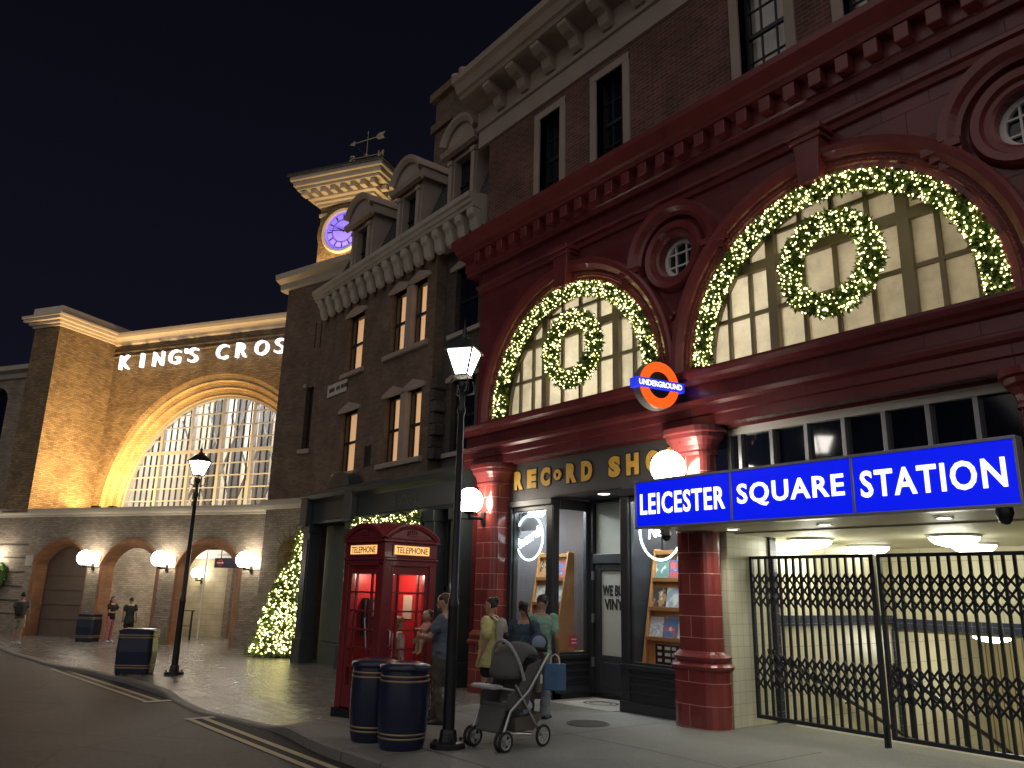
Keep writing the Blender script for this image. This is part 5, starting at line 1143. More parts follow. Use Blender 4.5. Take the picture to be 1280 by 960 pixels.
# tiled walls, stairs
SW = thing('entrance_stairwell', 'cream tiled station entrance with navy bands and stairs leading down behind the gates', 'stairwell', (-5.2, 12, -.5))
f = MB().box(-7.5, -7.16, 9.46, 9.62, -.4, 2.62); f.box(-7.5, -7.17, 9.62, 10.5, -.4, 2.62); build('tiled_wall', f, M['cream_tile'], SW); f = MB().quad((-3.19, 9.6, -.4), (-3.19, 14, -3), (-3.19, 14, 2.62), (-3.19, 9.6, 2.62)); build('tiled_wall', f, M['cream_tile'], SW)
f = MB().quad((-7.17, 10.5, -3), (-7.17, 17.2, -3), (-7.17, 17.2, 2.62), (-7.17, 10.5, 2.62)); build('slab_wall', f, M['cream_slab'], SW); f = MB().quad((-7.2, 14.0, 1.32), (-3.1, 14.0, 1.32), (-3.1, 14.0, 2.62), (-7.2, 14.0, 2.62)); build('slab_wall', f, M['cream_slab'], SW); f = MB().quad((-4.9, 15.2, -3), (-3.1, 15.2, -3), (-3.1, 15.2, 1.4), (-4.9, 15.2, 1.4)); build('slab_wall', f, M['cream_slab'], SW)
f = MB().box(-7.17, -7.13, 10.45, 10.6, -.5, 2.6); f.box(-7.17, -7.13, 10.6, 14.0, 1.32, 1.47); f.box(-7.13, -3.1, 13.9, 14.0, 1.25, 1.42); f.box(-7.17, -7.13, 13.9, 14.05, -2.4, 1.25); f.box(-4.95, -4.75, 15.15, 15.25, -3, 1.3); build('navy_band', f, M['navy_tile'], SW)
f = MB().box(-7.2, -3.1, 14.0, 17.3, 1.2, 1.3); build('lower_ceiling', f, M['ceiling'], SW)
f = MB().box(-7.2, -3.1, 17.2, 17.3, -3.2, 1.3); build('board_wall', f, M['plank'], SW)
f = MB(); n = 16
for k in range(n):
    y = 10.45 + .38 * k; f.box(-7.17, -3.19, y, y + .385, -.02 - .155 * (k + 1) - .2, -.02 - .155 * k - (0 if k else .0))
build('stairs', f, mat('worn_concrete_step', (.36, .34, .28), rough=.6, var=.15), SW)
f = MB().box(-7.2, -3.1, 16.4, 17.3, -2.9, -2.6); build('landing', f, mat('landing_concrete', (.3, .29, .25), rough=.6), SW)
f = MB().lathe([(0, 1.06), (.2, 1.09), (.3, 1.14), (.31, 1.2)], (-6.0, 15.0, 0), 22); t = thing('bowl_light', 'bowl light on the low ceiling at the foot of the stairs', 'ceiling light', (-6.0, 15.0, 1.2), group='bowl lights under the station ceiling'); build('bowl', f, M['bowl'], t)
lamp('stair_lamp', 'POINT', (-5.9, 15.4, .9), 30, (1, .98, .8), .2, parent=SW)
for lab, p0, p1, hook in (('black handrail sloping down the left tiled wall', (-7.06, 10.25, .98), (-7.06, 14.6, -.75), 0), ('black handrail of the middle of the stairs behind the right gate', (-5.62, 10.9, .86), (-5.62, 15.0, -.85), 1)):
    t = thing('handrail', lab, 'handrail', (p0[0], p0[1], 0), group='handrails of the station stairs')
    f = MB(); f.tube([p0, p1], .034, 8); f.tube([(p0[0] - .05, p0[1] - .03, p0[2] - .01), p0], .042, 8)
    if hook: f.tube([(p0[0], p0[1], p0[2] + .04), (p0[0], p0[1] - .1, p0[2] - .08), (p0[0], p0[1] - .02, p0[2] - .2)], .028, 8)
    build('rail', f, M['black_iron'], t)
    for u in (.08, .45, .85):
        q = [a + (b - a) * u for a, b in zip(p0, p1)]; f = MB()
        if hook: f.tube([(q[0], q[1], q[2]), (q[0], q[1], q[2] - .95)], .03, 8)
        else: f.tube([q, (q[0] - .08, q[1], q[2] - .05)], .012, 6)
        build('bracket' if not hook else 'post', f, M['black_iron'], t)
# folding lattice gates
GY = 10.0
def gate(x0, x1, label):
    t = thing('lattice_gate', label, 'gate', (x0, GY, 0), group='folding gates of the station entrance'); G = Frame((0, GY, 0), (1, 0, 0)); z0, z1 = .1, 2.3
    f = MB().fbox(G, x0, x0 + .05, -.03, .03, z0, z1); f.fbox(G, x1 - .06, x1, -.03, .03, -.02, z1); f.fbox(G, x0 + .05, x1 - .06, -.025, .025, z1 - .045, z1); f.fbox(G, x0 + .05, x1 - .06, -.03, .03, z0, z0 + .05); f.fbox(G, x1 - .045, x1 - .015, .03, .06, -.02, .25)
    build('frame', f, M['gate_iron'], t, bevel=.004)
    n = 16; sp = (x1 - x0 - .1) / n
    for k in range(1, n):
        f = MB().fbox(G, x0 + .045 + sp * k - .017, x0 + .045 + sp * k + .017, -.014, .016, z0 + .05, z1 - .045); build('bar', f, M['gate_iron'], t)
    for zb in (.5, 1.6):
        f = MB(); H_ = .45; dz = H_ / 3
        for k in range(n):
            a = x0 + .045 + sp * k; b = a + sp
            for j in range(3):
                za = zb + dz * j
                for (p, q) in (((a, za), (b, za + dz)), ((a, za + dz), (b, za))):
                    f.tube([G(p[0], .026 if p[1] < q[1] else .034, p[1]), G(q[0], .026 if p[1] < q[1] else .034, q[1])], .0155, 5, smooth=False)
        build('lattice_band', f, M['gate_iron'], t)
gate(-7.18, -5.3, 'left leaf of the black folding lattice gate beside the red pilaster')
gate(-5.26, -3.26, 'right leaf of the black folding lattice gate at the frame edge')
f = MB().box(-7.3, -7.24, GY - .03, GY + .03, -.02, 2.3)
for z in (.35, 1.2, 2.05): f.box(-7.24, -7.18, GY - .02, GY + .02, z, z + .06)
tag(build('gate_post', f, M['gate_iron'], loc=(-7.27, GY, 0), bevel=.004), 'black hinge post carrying the left gate leaf next to the tiled wall', 'gate post')
# security cameras
for p, lab in (((-3.06, 8.25, 2.6), 'black dome camera under the right end of the blue board'), ((-7.45, 8.5, 2.6), 'small grey camera under the left end of the blue board')):
    t = thing('security_camera', lab, 'security camera', p, group='security cameras under the canopy')
    f = MB().lathe([(.075, 0), (.08, -.05), (.07, -.08)], p, 16); build('housing', f, M['grey_metal'] if p[0] < -5 else M['black_iron'], t)
    f = MB().lathe([(.065, -.08), (.06, -.12), (.03, -.15), (.001, -.155)], p, 16); build('dome', f, M['dark_glass'], t)
# projecting underground roundel
t = thing('roundel_sign', 'round illuminated sign with orange ring and blue bar projecting over the record shop', 'sign', (-7.95, 9.1, 4.8))
a_ = radians(-11); QF = Frame((-7.62, 8.62, -.11), (-sin(a_), cos(a_), 0))          # faces along the street towards +x
f = MB().lathe([(.0, -.2), (.345, -.17), (.365, -.15), (.365, -.02), (.355, 0), (0, 0)], (0, 0, 0), 40, False); f.v = [QF(a, z, 4.84 + b) for a, b, z in f.v]; build('drum', f, mat('grey_sign_drum', (.16, .155, .15), rough=.5, metal=.3), t)
f = MB().arc(QF, 0, 4.84, [(.205, .0), (.205, .022), (.35, .022), (.35, .0)], 0, 2 * pi, 48, True); build('orange_ring', f, M['round_orange'], t)
f = MB().lathe([(.0, .004), (.205, .004)], (0, 0, 0), 36, False, caps=False); f.v = [QF(a, z, 4.84 + b) for a, b, z in f.v]; build('dark_centre', f, M['ink'], t)
f = MB().fbox(QF, -.44, .44, -.12, .045, 4.768, 4.912); b_ = build('blue_bar', f, M['round_blue'], t, bevel=.005)
f = MB().text('UNDERGROUND', QF, 0, 4.84, w=.78, h=.085, d0=.046, depth=.005, offset=.015); build('lettering', f, M['sign_white'], b_)
f = MB(); f.fbox(QF, .32, .8, -.14, -.06, 4.7, 4.76); f.fbox(QF, .32, .8, -.14, -.06, 4.93, 4.99); build('bracket_arm', f, M['black_iron'], t)

# ------------------------------------------------------------------ lit garlands, wreaths and trees
bulb_me = None
def greenery(t, path, rad, n_leaf, n_bulb, front, seed, leaf_len=.085, closed=False, bulb_r=.017, flat=1.0):
    """fir foliage round a path of points with fairy bulbs; front = direction the bulbs favour"""
    global bulb_me
    r_ = random.Random(seed); P = [Vector(p) for p in path]; N = len(P); fr = Vector(front).normalized()
    seg = N if closed else N - 1
    def at():
        u = r_.random() * seg; i = int(u); return P[i % N].lerp(P[(i + 1) % N], u - i), (P[(i + 1) % N] - P[i % N]).normalized()
    A, B = MB(), MB()
    for k in range(n_leaf):
        c, tn = at(); d = Vector((r_.gauss(0, 1), r_.gauss(0, 1), r_.gauss(0, 1))).normalized(); d = (d - tn * d.dot(tn) * .6).normalized()
        rr = rad * (.35 + .72 * r_.random() ** .6); q = c + d * rr * .75; e = d + Vector((r_.gauss(0, .5), r_.gauss(0, .5), r_.gauss(0, .5))); e.normalize()
        s_ = e.cross(Vector((r_.gauss(0, 1), r_.gauss(0, 1), r_.gauss(0, 1)))).normalized()
        L = leaf_len * (.6 + .8 * r_.random()); wd = L * .16
        (A if r_.random() < .62 else B).add([q - s_ * wd, q + e * L * .5 - s_ * wd * 1.2, q + e * L, q + e * L * .5 + s_ * wd * 1.2, q + s_ * wd], [(0, 1, 2, 3, 4)])
    core = MB().tube(path if not closed else path, rad * .5, 8, closed=closed)
    o = build('foliage', A, M['leaf'], t, recalc=False); build('light_sprigs', B, M['leaf_light'], o, recalc=False); build('stem', core, M['leaf'], o)
    pts = []
    while len(pts) < n_bulb:
        c, tn = at(); d = Vector((r_.gauss(0, 1), r_.gauss(0, 1), r_.gauss(0, 1))).normalized(); d = (d - tn * d.dot(tn)).normalized()
        if d.dot(fr) < -.25: continue
        pts.append(c + d * rad * (.82 + .3 * r_.random()))
    bulbs(t, pts, bulb_r)
def bulbs(t, pts, bulb_r):
    org = ORG[t.name]
    pts = sorted(pts, key=lambda p: (p - Vector((0, 0, 1.75))).length)
    me = bpy.data.meshes.get('bulb_%d' % int(bulb_r * 1000))
    if me is None:
        q = MB().ico((0, 0, 0), bulb_r); me = bpy.data.meshes.new('bulb_%d' % int(bulb_r * 1000)); me.from_pydata(q.v, [], q.f); me.materials.append(M['fairy'])
        for p in me.polygons: p.use_smooth = True
    for p in pts[:100]:
        o = bpy.data.objects.new('fairy_light', me); col.objects.link(o); o.parent = t; o.location = p - org
    q = MB()
    for p in pts[100:]: q.ico(p, bulb_r)
    if pts[100:]: build('fairy_light', q, M['fairy'], t, kind='stuff')
for c, lab, sd in ((-10.46, 'lit fir garland following the arch of the left window above the record shop', 3), (-5.29, 'lit fir garland following the arch of the larger right window', 4)):
    t = thing('window_garland', lab, 'garland', RF(c, -.05, 5.1), group='lit garlands round the arched windows')
    path = [RF(c + (RA - .13) * cos(a), .06, ZA + (RA - .13) * sin(a)) for a in [radians(-2 + 184 * i / 60) for i in range(61)]]
    greenery(t, path, .13, 8000, 860, (.2, -1, -.3), sd, bulb_r=.012)
for x, z, r, lab, sd in ((-10.3, 6.06, .59, 'lit round wreath hanging in the left arched window', 7), (-5.18, 6.08, .59, 'lit round wreath hanging in the right arched window', 8)):
    t = thing('window_wreath', lab, 'wreath', (x, 9.3, z), group='lit wreaths in the arched windows')
    greenery(t, [(x + r * cos(a), 9.3, z + r * sin(a)) for a in [2 * pi * i / 40 for i in range(40)]], .15, 5200, 450, (.2, -1, -.3), sd, closed=True, bulb_r=.012)
t = thing('shop_garland', 'lit garland along the top of the bookshop window behind the telephone box', 'garland', SF(-16.6, .1, 3.3))
greenery(t, [SF(-18.1 + 3.1 * i / 20, .08, 3.2 + .06 * sin(i * 1.1)) for i in range(21)], .12, 2600, 190, (.3, -1, -.2), 12)
t = thing('plain_wreath', 'dark green unlit wreath at the left edge of the station arcade', 'wreath', KF(-12.35, .1, 1.85))
r_ = random.Random(5); A = MB()
for k in range(1800):
    a = 2 * pi * r_.random(); c = Vector(KF(-12.35 + .42 * cos(a), .12, 1.8 + .42 * sin(a))); d = Vector((r_.gauss(0, 1), r_.gauss(0, 1), r_.gauss(0, 1))).normalized(); q = c + d * .12 * r_.random(); s_ = d.cross(Vector((r_.gauss(0, 1), r_.gauss(0, 1), 1))).normalized()
    A.add([q - s_ * .02, q + d * .12, q + s_ * .02], [(0, 1, 2)])
o = build('foliage', A, M['leaf'], t, recalc=False)
build('stem', MB().tube([KF(-12.35 + .42 * cos(a), .12, 1.8 + .42 * sin(a)) for a in [2 * pi * i / 24 for i in range(24)]], .09, 8, closed=True), M['leaf'], o)

def fir(x, y, R, H, label, seed, n_leaf, n_bulb):
    z0 = g(x); t = thing('christmas_tree', label, 'christmas tree', (x, y, z0), group='lit trees beside the bookshop'); r_ = random.Random(seed)
    build('trunk', MB().tube([(x, y, z0 - .1), (x, y, z0 + H * .9)], [.1, .02], 8), mat('fir_bark', (.06, .045, .03), rough=.9), t)
    rad = lambda u: R * ((1 - u) ** .85) * (1 + .1 * sin(u * 40)) + .03
    A, B = MB(), MB()
    for k in range(n_leaf):
        u = 1 - sqrt(r_.random()); a = 2 * pi * r_.random(); rr = rad(u) * (.45 + .6 * r_.random() ** .5) * (1 + .12 * sin(5 * a + 9 * u))
        q = Vector((x + rr * cos(a), y + rr * sin(a), z0 + .08 + u * (H - .1))); e = Vector((cos(a) + r_.gauss(0, .4), sin(a) + r_.gauss(0, .4), -.35 + r_.gauss(0, .4))).normalized(); s_ = e.cross(Vector((r_.gauss(0, 1), r_.gauss(0, 1), r_.gauss(0, 1)))).normalized(); L = .15 * (.6 + .7 * r_.random()); wd = L * .17
        (A if r_.random() < .6 else B).add([q - s_ * wd, q + e * L * .5 - s_ * wd * 1.2, q + e * L, q + e * L * .5 + s_ * wd * 1.2, q + s_ * wd], [(0, 1, 2, 3, 4)])
    o = build('crown', A, M['leaf'], t, recalc=False); build('light_sprigs', B, M['leaf_light'], o, recalc=False)
    core = MB().lathe([(rad(u) * .6 + .005, z0 + .15 + u * (H - .3)) for u in [i / 12 for i in range(13)]], (x, y, 0), 14); build('inner_boughs', core, M['leaf'], o)
    pts = []
    for k in range(n_bulb):
        u = 1 - sqrt(r_.random()); a = 2 * pi * r_.random(); rr = rad(u) * (.92 + .2 * r_.random()) * (1 + .12 * sin(5 * a + 9 * u)); pts.append(Vector((x + rr * cos(a), y + rr * sin(a), z0 + .12 + u * (H - .12))))
    bulbs(t, pts, .0235)
fir(-23.6, 9.65, .66, 2.6, 'shorter lit christmas tree in front of the taller one', 21, 5600, 1150)
fir(-23.5, 10.35, .82, 5.0, 'taller lit christmas tree against the dark bookshop pilaster', 22, 9000, 1900)

# ------------------------------------------------------------------ street lamps (built round the origin, then copied)
def make_street_lamp(label):
    t = thing('street_lamp', label, 'street lamp', group='black lantern street lamps', local=True)
    f = MB().lathe([(.0, 0), (.21, 0), (.21, .05), (.19, .065), (.11, .075), (.1, .16), (.088, .2)], n=10, smooth=False)
    for k in range(4):
        a = pi / 4 + k * pi / 2; f.lathe([(.022, .06), (.022, .1), (.0, .11)], (.16 * cos(a), .16 * sin(a), 0), 8, False)
    build('base', f, M['black_iron'], t)
    f = MB().lathe([(.07, .19), (.062, 1.5), (.069, 1.55), (.069, 1.6), (.05, 1.66), (.041, 3.9), (.056, 3.93), (.056, 3.98), (.038, 4.02), (.035, 4.22), (.06, 4.26), (.06, 4.3), (.045, 4.34)], n=14, smooth=True); build('post', f, M['black_iron'], t)
    f = MB()
    for k in range(4):
        a = pi / 4 + k * pi / 2; c, s = cos(a), sin(a)
        f.tube([(.05 * c, .05 * s, 4.16), (.16 * c, .16 * s, 4.2), (.17 * c, .17 * s, 4.3), (.14 * c, .14 * s, 4.36)], .012, 6)
    build('cradle', f, M['black_iron'], t)
    b, h, z0, z1 = .085, .175, 4.42, 4.73
    f = MB()
    for i in range(4):
        c0, s0 = [(1, 1), (-1, 1), (-1, -1), (1, -1)][i]
        f.tube([(c0 * b, s0 * b, z0), (c0 * h, s0 * h, z1)], .015, 6)
    f.box(-b - .012, b + .012, -b - .012, b + .012, z0 - .02, z0); f.box(-h - .03, h + .03, -h - .03, h + .03, z1, z1 + .018)
    f.add([(-h - .02, -h - .02, z1 + .018), (h + .02, -h - .02, z1 + .018), (h + .02, h + .02, z1 + .018), (-h - .02, h + .02, z1 + .018), (-.07, -.07, z1 + .17), (.07, -.07, z1 + .17), (.07, .07, z1 + .17), (-.07, .07, z1 + .17)], [(0, 1, 5, 4), (1, 2, 6, 5), (2, 3, 7, 6), (3, 0, 4, 7), (4, 5, 6, 7)])
    f.lathe([(.05, z1 + .17), (.06, z1 + .2), (.025, z1 + .24), (.035, z1 + .3), (.012, z1 + .33), (.004, z1 + .45)], n=8)
    ln = build('lantern', f, M['black_iron'], t)
    lamp('lantern_lamp', 'POINT', (0, 0, 4.6), 70, (1, .9, .76), .12, parent=ln)
    q = [((1, 1), (-1, 1)), ((-1, 1), (-1, -1)), ((-1, -1), (1, -1)), ((1, -1), (1, 1))]
    for (a, c) in q:
        f = MB().quad((a[0] * b * .97, a[1] * b * .97, z0), (c[0] * b * .97, c[1] * b * .97, z0), (c[0] * h * .97, c[1] * h * .97, z1), (a[0] * h * .97, a[1] * h * .97, z1)); build('pane', f, M['lamp_glass'], ln)
    return t
sl = make_street_lamp('tall black street lamp with lit lantern in front of the record shop')
s2 = copy_tree(sl)
place(sl, (-8.14, 5.47, pav(-8.14, 5.47)), radians(35)); place(s2, (-19.1, 5.49, pav(-19.1, 5.49)), radians(28), 'farther black street lamp with lit lantern on the station forecourt')

# ------------------------------------------------------------------ bins
def make_round_bin(label):
    t = thing('litter_bin', label, 'litter bin', group='navy litter bins at the kerb', local=True)
    f = MB().lathe([(.24, 0), (.25, .02), (.27, .1), (.285, .3), (.29, .5), (.285, .7), (.275, .84)], n=32); build('body', f, M['navy_paint'], t)
    for z in (.13, .175, .735, .785):
        r = interp([(.1, .27), (.3, .285), (.5, .29), (.7, .285), (.84, .275)], z)
        f = MB().lathe([(r, z - .011), (r + .005, z - .009), (r + .005, z + .009), (r, z + .011)], n=32, caps=False); build('band', f, M['brass_band'], t)
    f = MB().lathe([(.275, .84), (.295, .845), (.3, .87), (.29, .9), (.2, .925), (.13, .93), (.12, .9)], n=32); build('lid', f, M['navy_paint'], t)
    return t
b1 = make_round_bin('nearest round navy litter bin with brass bands beside the telephone box'); b2 = copy_tree(b1)
place(b1, (-8.42, 5.02, pav(-8.42, 5.02))); place(b2, (-9.08, 5.0, pav(-9.08, 5.0)), .5, 'round navy litter bin half hidden behind the nearest one')
def make_wide_bin(label):
    t = thing('litter_bin', label, 'litter bin', group='navy litter bins at the kerb', local=True)
    f = MB(); loft(f, -.37, .37, -.25, .25, [(-.01, .03), (0, .06), (.02, .5), (.0, .9)], .1); build('body', f, M['navy_paint'], t)
    for z in (.16, .21, .8, .85):
        f = MB(); loft(f, -.37, .37, -.25, .25, [(.012 + .01, z - .011), (.018 + .01, z - .009), (.018 + .01, z + .009), (.012 + .01, z + .011)], .1); build('band', f, M['brass_band'], t)
    f = MB(); loft(f, -.37, .37, -.25, .25, [(0, .9), (.02, .91), (.02, .95), (-.04, .98), (-.12, .985)], .1); build('lid', f, M['navy_paint'], t)
    for x in (-.28, .28):
        for y in (-.18, .18): build('foot', MB().box(x - .05, x + .05, y - .04, y + .04, 0, .06), M['rubber'], t)
    return t
b3 = make_wide_bin('wide navy litter bin beside the farther street lamp'); b4 = copy_tree(b3)
place(b3, (-19.85, 4.85, pav(-19.85, 4.85)), radians(56)); place(b4, (-33.2, 6.35, g(-33)), radians(35), 'distant navy litter bin before the left station arch')

# ------------------------------------------------------------------ telephone box
t = thing('telephone_box', 'dark red domed telephone box with lit TELEPHONE panels and glazed door', 'telephone box', local=True)
A = .5
f = MB()
for sx in (-1, 1):
    for sy in (-1, 1): f.box(min(sx * .37, sx * A), max(sx * .37, sx * A), min(sy * .37, sy * A), max(sy * .37, sy * A), .1, 2.18)
build('corner_post', f, M['phone_red'], t, bevel=.012)
f = MB().box(-A - .03, A + .03, -A - .03, A + .03, -.03, .1); build('plinth', f, M['black_iron'], t, bevel=.012)
def side(k):                                            # local frame of one face
    a = k * pi / 2 - pi / 2; return Frame((A * cos(a), A * sin(a), 0), (-sin(a), cos(a), 0))
f = MB()
for e, z0, z1 in ((0, 2.12, 2.2), (.02, 2.2, 2.235), (.0, 2.235, 2.46), (.035, 2.46, 2.5), (.02, 2.5, 2.52)): f.box(-A - e, A + e, -A - e, A + e, z0, z1 - .002)
build('entablature', f, M['phone_red'], t, bevel=.008)
# segmental pediments on four sides and the sail dome above
hb = .5; rise = .2; Rr = (hb * hb + rise * rise) / (2 * rise)
tp = lambda s: 2.52 + sqrt(max(0, Rr * Rr - s * s)) - (Rr - rise)
f = MB(); n = 20; gr = []
for i in range(n + 1):
    row = []
    for j in range(n + 1):
        u, v = -A + 2 * A * i / n, -A + 2 * A * j / n
        row.append((u, v, max(tp(u), tp(v), tp(u) + tp(v) - 2.52 - .02) + .0))
    gr.append(row)
# dome: highest in the middle, arched to each face
f.add([(u, v, 2.52 + (tp(u) - 2.52) + (tp(v) - 2.52) * (1 if True else 0) - .14 * ((tp(u) - 2.52) * (tp(v) - 2.52)) / .04) for r in gr for u, v, z in r], [(i * (n + 1) + j, (i + 1) * (n + 1) + j, (i + 1) * (n + 1) + j + 1, i * (n + 1) + j + 1) for i in range(n) for j in range(n)], True)
build('dome', f, M['phone_red'], t, recalc=False)
for k in range(4):
    F = side(k)
    f = MB(); pts = [(-hb, 2.52)] + [(hb, 2.52)] + [(hb - 2 * hb * i / 18, tp(hb - 2 * hb * i / 18)) for i in range(1, 18)]
    f.prism(pts, lambda a, b, d: F(a, d, b), -.06, .005); pm = build('pediment', f, M['phone_red'], t)
    al = math.asin(hb / Rr); f = MB().arc(F, 0, 2.52 - (Rr - rise), [(Rr - .05, .0), (Rr - .05, .03), (Rr, .045), (Rr + .025, .04), (Rr + .025, -.1)], pi / 2 - al, pi / 2 + al, 18); build('pediment_moulding', f, M['phone_red'], pm)
    f = MB()
    for q in (-.07, 0, .07): f.lathe([(.0, 0), (.022, .0), (.014, .02), (0, .02)], (0, 0, 0), 8); 
    f = MB()                                            # raised crown emblem
    f.fbox(F, -.1, .1, .005, .02, 2.56, 2.585); 
    for q, h in ((-.08, .05), (-.04, .075), (0, .085), (.04, .075), (.08, .05)): f.fbox(F, q - .012, q + .012, .005, .022, 2.59, 2.59 + h)
    f.fbox(F, -.02, .02, .005, .02, 2.675, 2.69); build('crown_emblem', f, M['phone_red'], pm, bevel=.004)
    f = MB().fbox(F, -.36, .36, .0, .012, 2.26, 2.44); fr = build('sign_frame', f, M['phone_red'], t, bevel=.004)
    f = MB().fbox(F, -.33, .33, .012, .017, 2.285, 2.415); pn = build('sign_panel', f, M['phone_sign'], fr)
    f = MB().text('TELEPHONE', F, 0, 2.35, w=.6, h=.092, d0=.017, depth=.003, offset=.006); build('lettering', f, mat('dark_sign_lettering', (.05, .012, .008), rough=.6), fr)
    if k == 3: 
        pass
    # glazed door or side: frame, three by six panes
    f = MB(); w_ = .33
    f.fbox(F, -.37, -.3, -.08, -.02, .12, 2.12); f.fbox(F, .3, .37, -.08, -.02, .12, 2.12); f.fbox(F, -.3, .3, -.08, -.02, 2.0, 2.12); f.fbox(F, -.3, .3, -.08, -.02, .12, .42)
    dr = build('door' if k == 1 else 'side_frame', f, M['phone_red'], t, bevel=.006)
    f = MB()
    for q in (-.19, .19): f.fbox(F, q - .012, q + .012, -.065, -.03, .42, 2.0)
    for i in range(1, 6): z = .42 + 1.58 * i / 6; f.fbox(F, -.3, .3, -.066, -.029, z - .013, z + .013)
    build('glazing_bar', f, M['phone_red'], dr)
    f = MB().fquad(F, [(-.3, -.05, .42), (.3, -.05, .42), (.3, -.05, 2.0), (-.3, -.05, 2.0)]); build('pane', f, M['glass'], dr)
    if k == 1:
        f = MB().tube([F(-.335, -.02, 1.0), F(-.335, .03, 1.02), F(-.335, .03, 1.2), F(-.335, -.02, 1.22)], .01, 6); build('handle', f, M['chrome'], dr)
f = MB().box(-A + .02, A - .02, -A + .02, A - .02, 2.06, 2.11); f.box(-A + .08, A - .08, -A + .08, A - .08, .1, .12); build('ceiling', f, M['phone_inner'], t)
f = MB().box(-.47, -.4, -.3, .3, .7, 2.0); bk = build('back_board', f, M['phone_inner'], t)
f = MB().box(-.4, -.22, -.2, .12, 1.1, 1.65); ph = build('payphone', f, mat('black_payphone', (.02, .02, .022), rough=.3), t, bevel=.015)
build('dial_plate', MB().box(-.22, -.21, -.12, .06, 1.38, 1.58), M['chrome'], ph, bevel=.004)
f = MB().tube([(-.24, -.25, 1.62), (-.22, -.26, 1.55), (-.22, -.26, 1.42), (-.24, -.25, 1.34)], [.03, .018, .018, .03], 8); build('handset', f, M['rubber'], ph)
f = MB().tube([(-.22 + .1 * sin(3.1 * i / 10), -.26 - .0 * i, 1.36 - .5 * sin(pi * i / 10)) for i in range(11)], .011, 6); build('cord', f, M['chrome'], ph)
f = MB().box(-.3, .3, .4, .44, .5, 2.0); build('inner_lining', f, M['phone_inner'], t); f = MB().box(-.12, .1, .385, .398, 1.35, 1.7); build('notice', f, mat('pale_notice', (.5, .42, .34), rough=.6), t)
lamp('kiosk_lamp', 'POINT', (.02, 0, 2.0), 14, (1, .8, .62), .06, parent=t)
build('kiosk_light', MB().lathe([(0, 2.045), (.09, 2.045), (.1, 2.06)], (.02, 0, 0), 16), emit('kiosk_bulb', (1, .85, .65), 5), t)
place(t, (-10.93, 6.15, pav(-10.9, 6.1)), radians(8))

# ------------------------------------------------------------------ people
SKIN = mat('warm_skin', (.42, .25, .17), rough=.55, var=.08, scale=9); SKIN2 = mat('tan_skin', (.30, .17, .11), rough=.55, var=.08, scale=9)
HAIR = mat('dark_hair', (.012, .009, .007), rough=.5, var=.4, scale=40, bump=.4, bscale=120); HAIRB = mat('brown_hair', (.06, .03, .015), rough=.5, var=.4, scale=40, bump=.4, bscale=120); HAIRF = mat('fair_hair', (.2, .12, .05), rough=.5, var=.3, scale=40)
def cloth(name, c, var=.14): return mat(name, c, rough=.88, var=var, scale=16, bump=.25, bscale=60)
WR = bpy.data.textures.new('cloth_folds', 'CLOUDS'); WR.noise_scale = .11; WR.noise_depth = 2
def remesh(o, vox, it=4):
    m = o.modifiers.new('join', 'REMESH'); m.mode = 'VOXEL'; m.voxel_size = vox; m.use_smooth_shade = True
    s = o.modifiers.new('soften', 'SMOOTH'); s.factor = .5; s.iterations = it
    if o.name.split('.')[0] in ('shirt', 'trousers', 'shorts'):
        d = o.modifiers.new('folds', 'DISPLACE'); d.texture = WR; d.strength = .045; d.mid_level = .5; d.texture_coords = 'LOCAL'
    if o.name.split('.')[0] in ('hair', 'beard'):
        d = o.modifiers.new('locks', 'DISPLACE'); d.texture = WR; d.strength = .03; d.mid_level = .5; d.texture_coords = 'LOCAL'
    return o
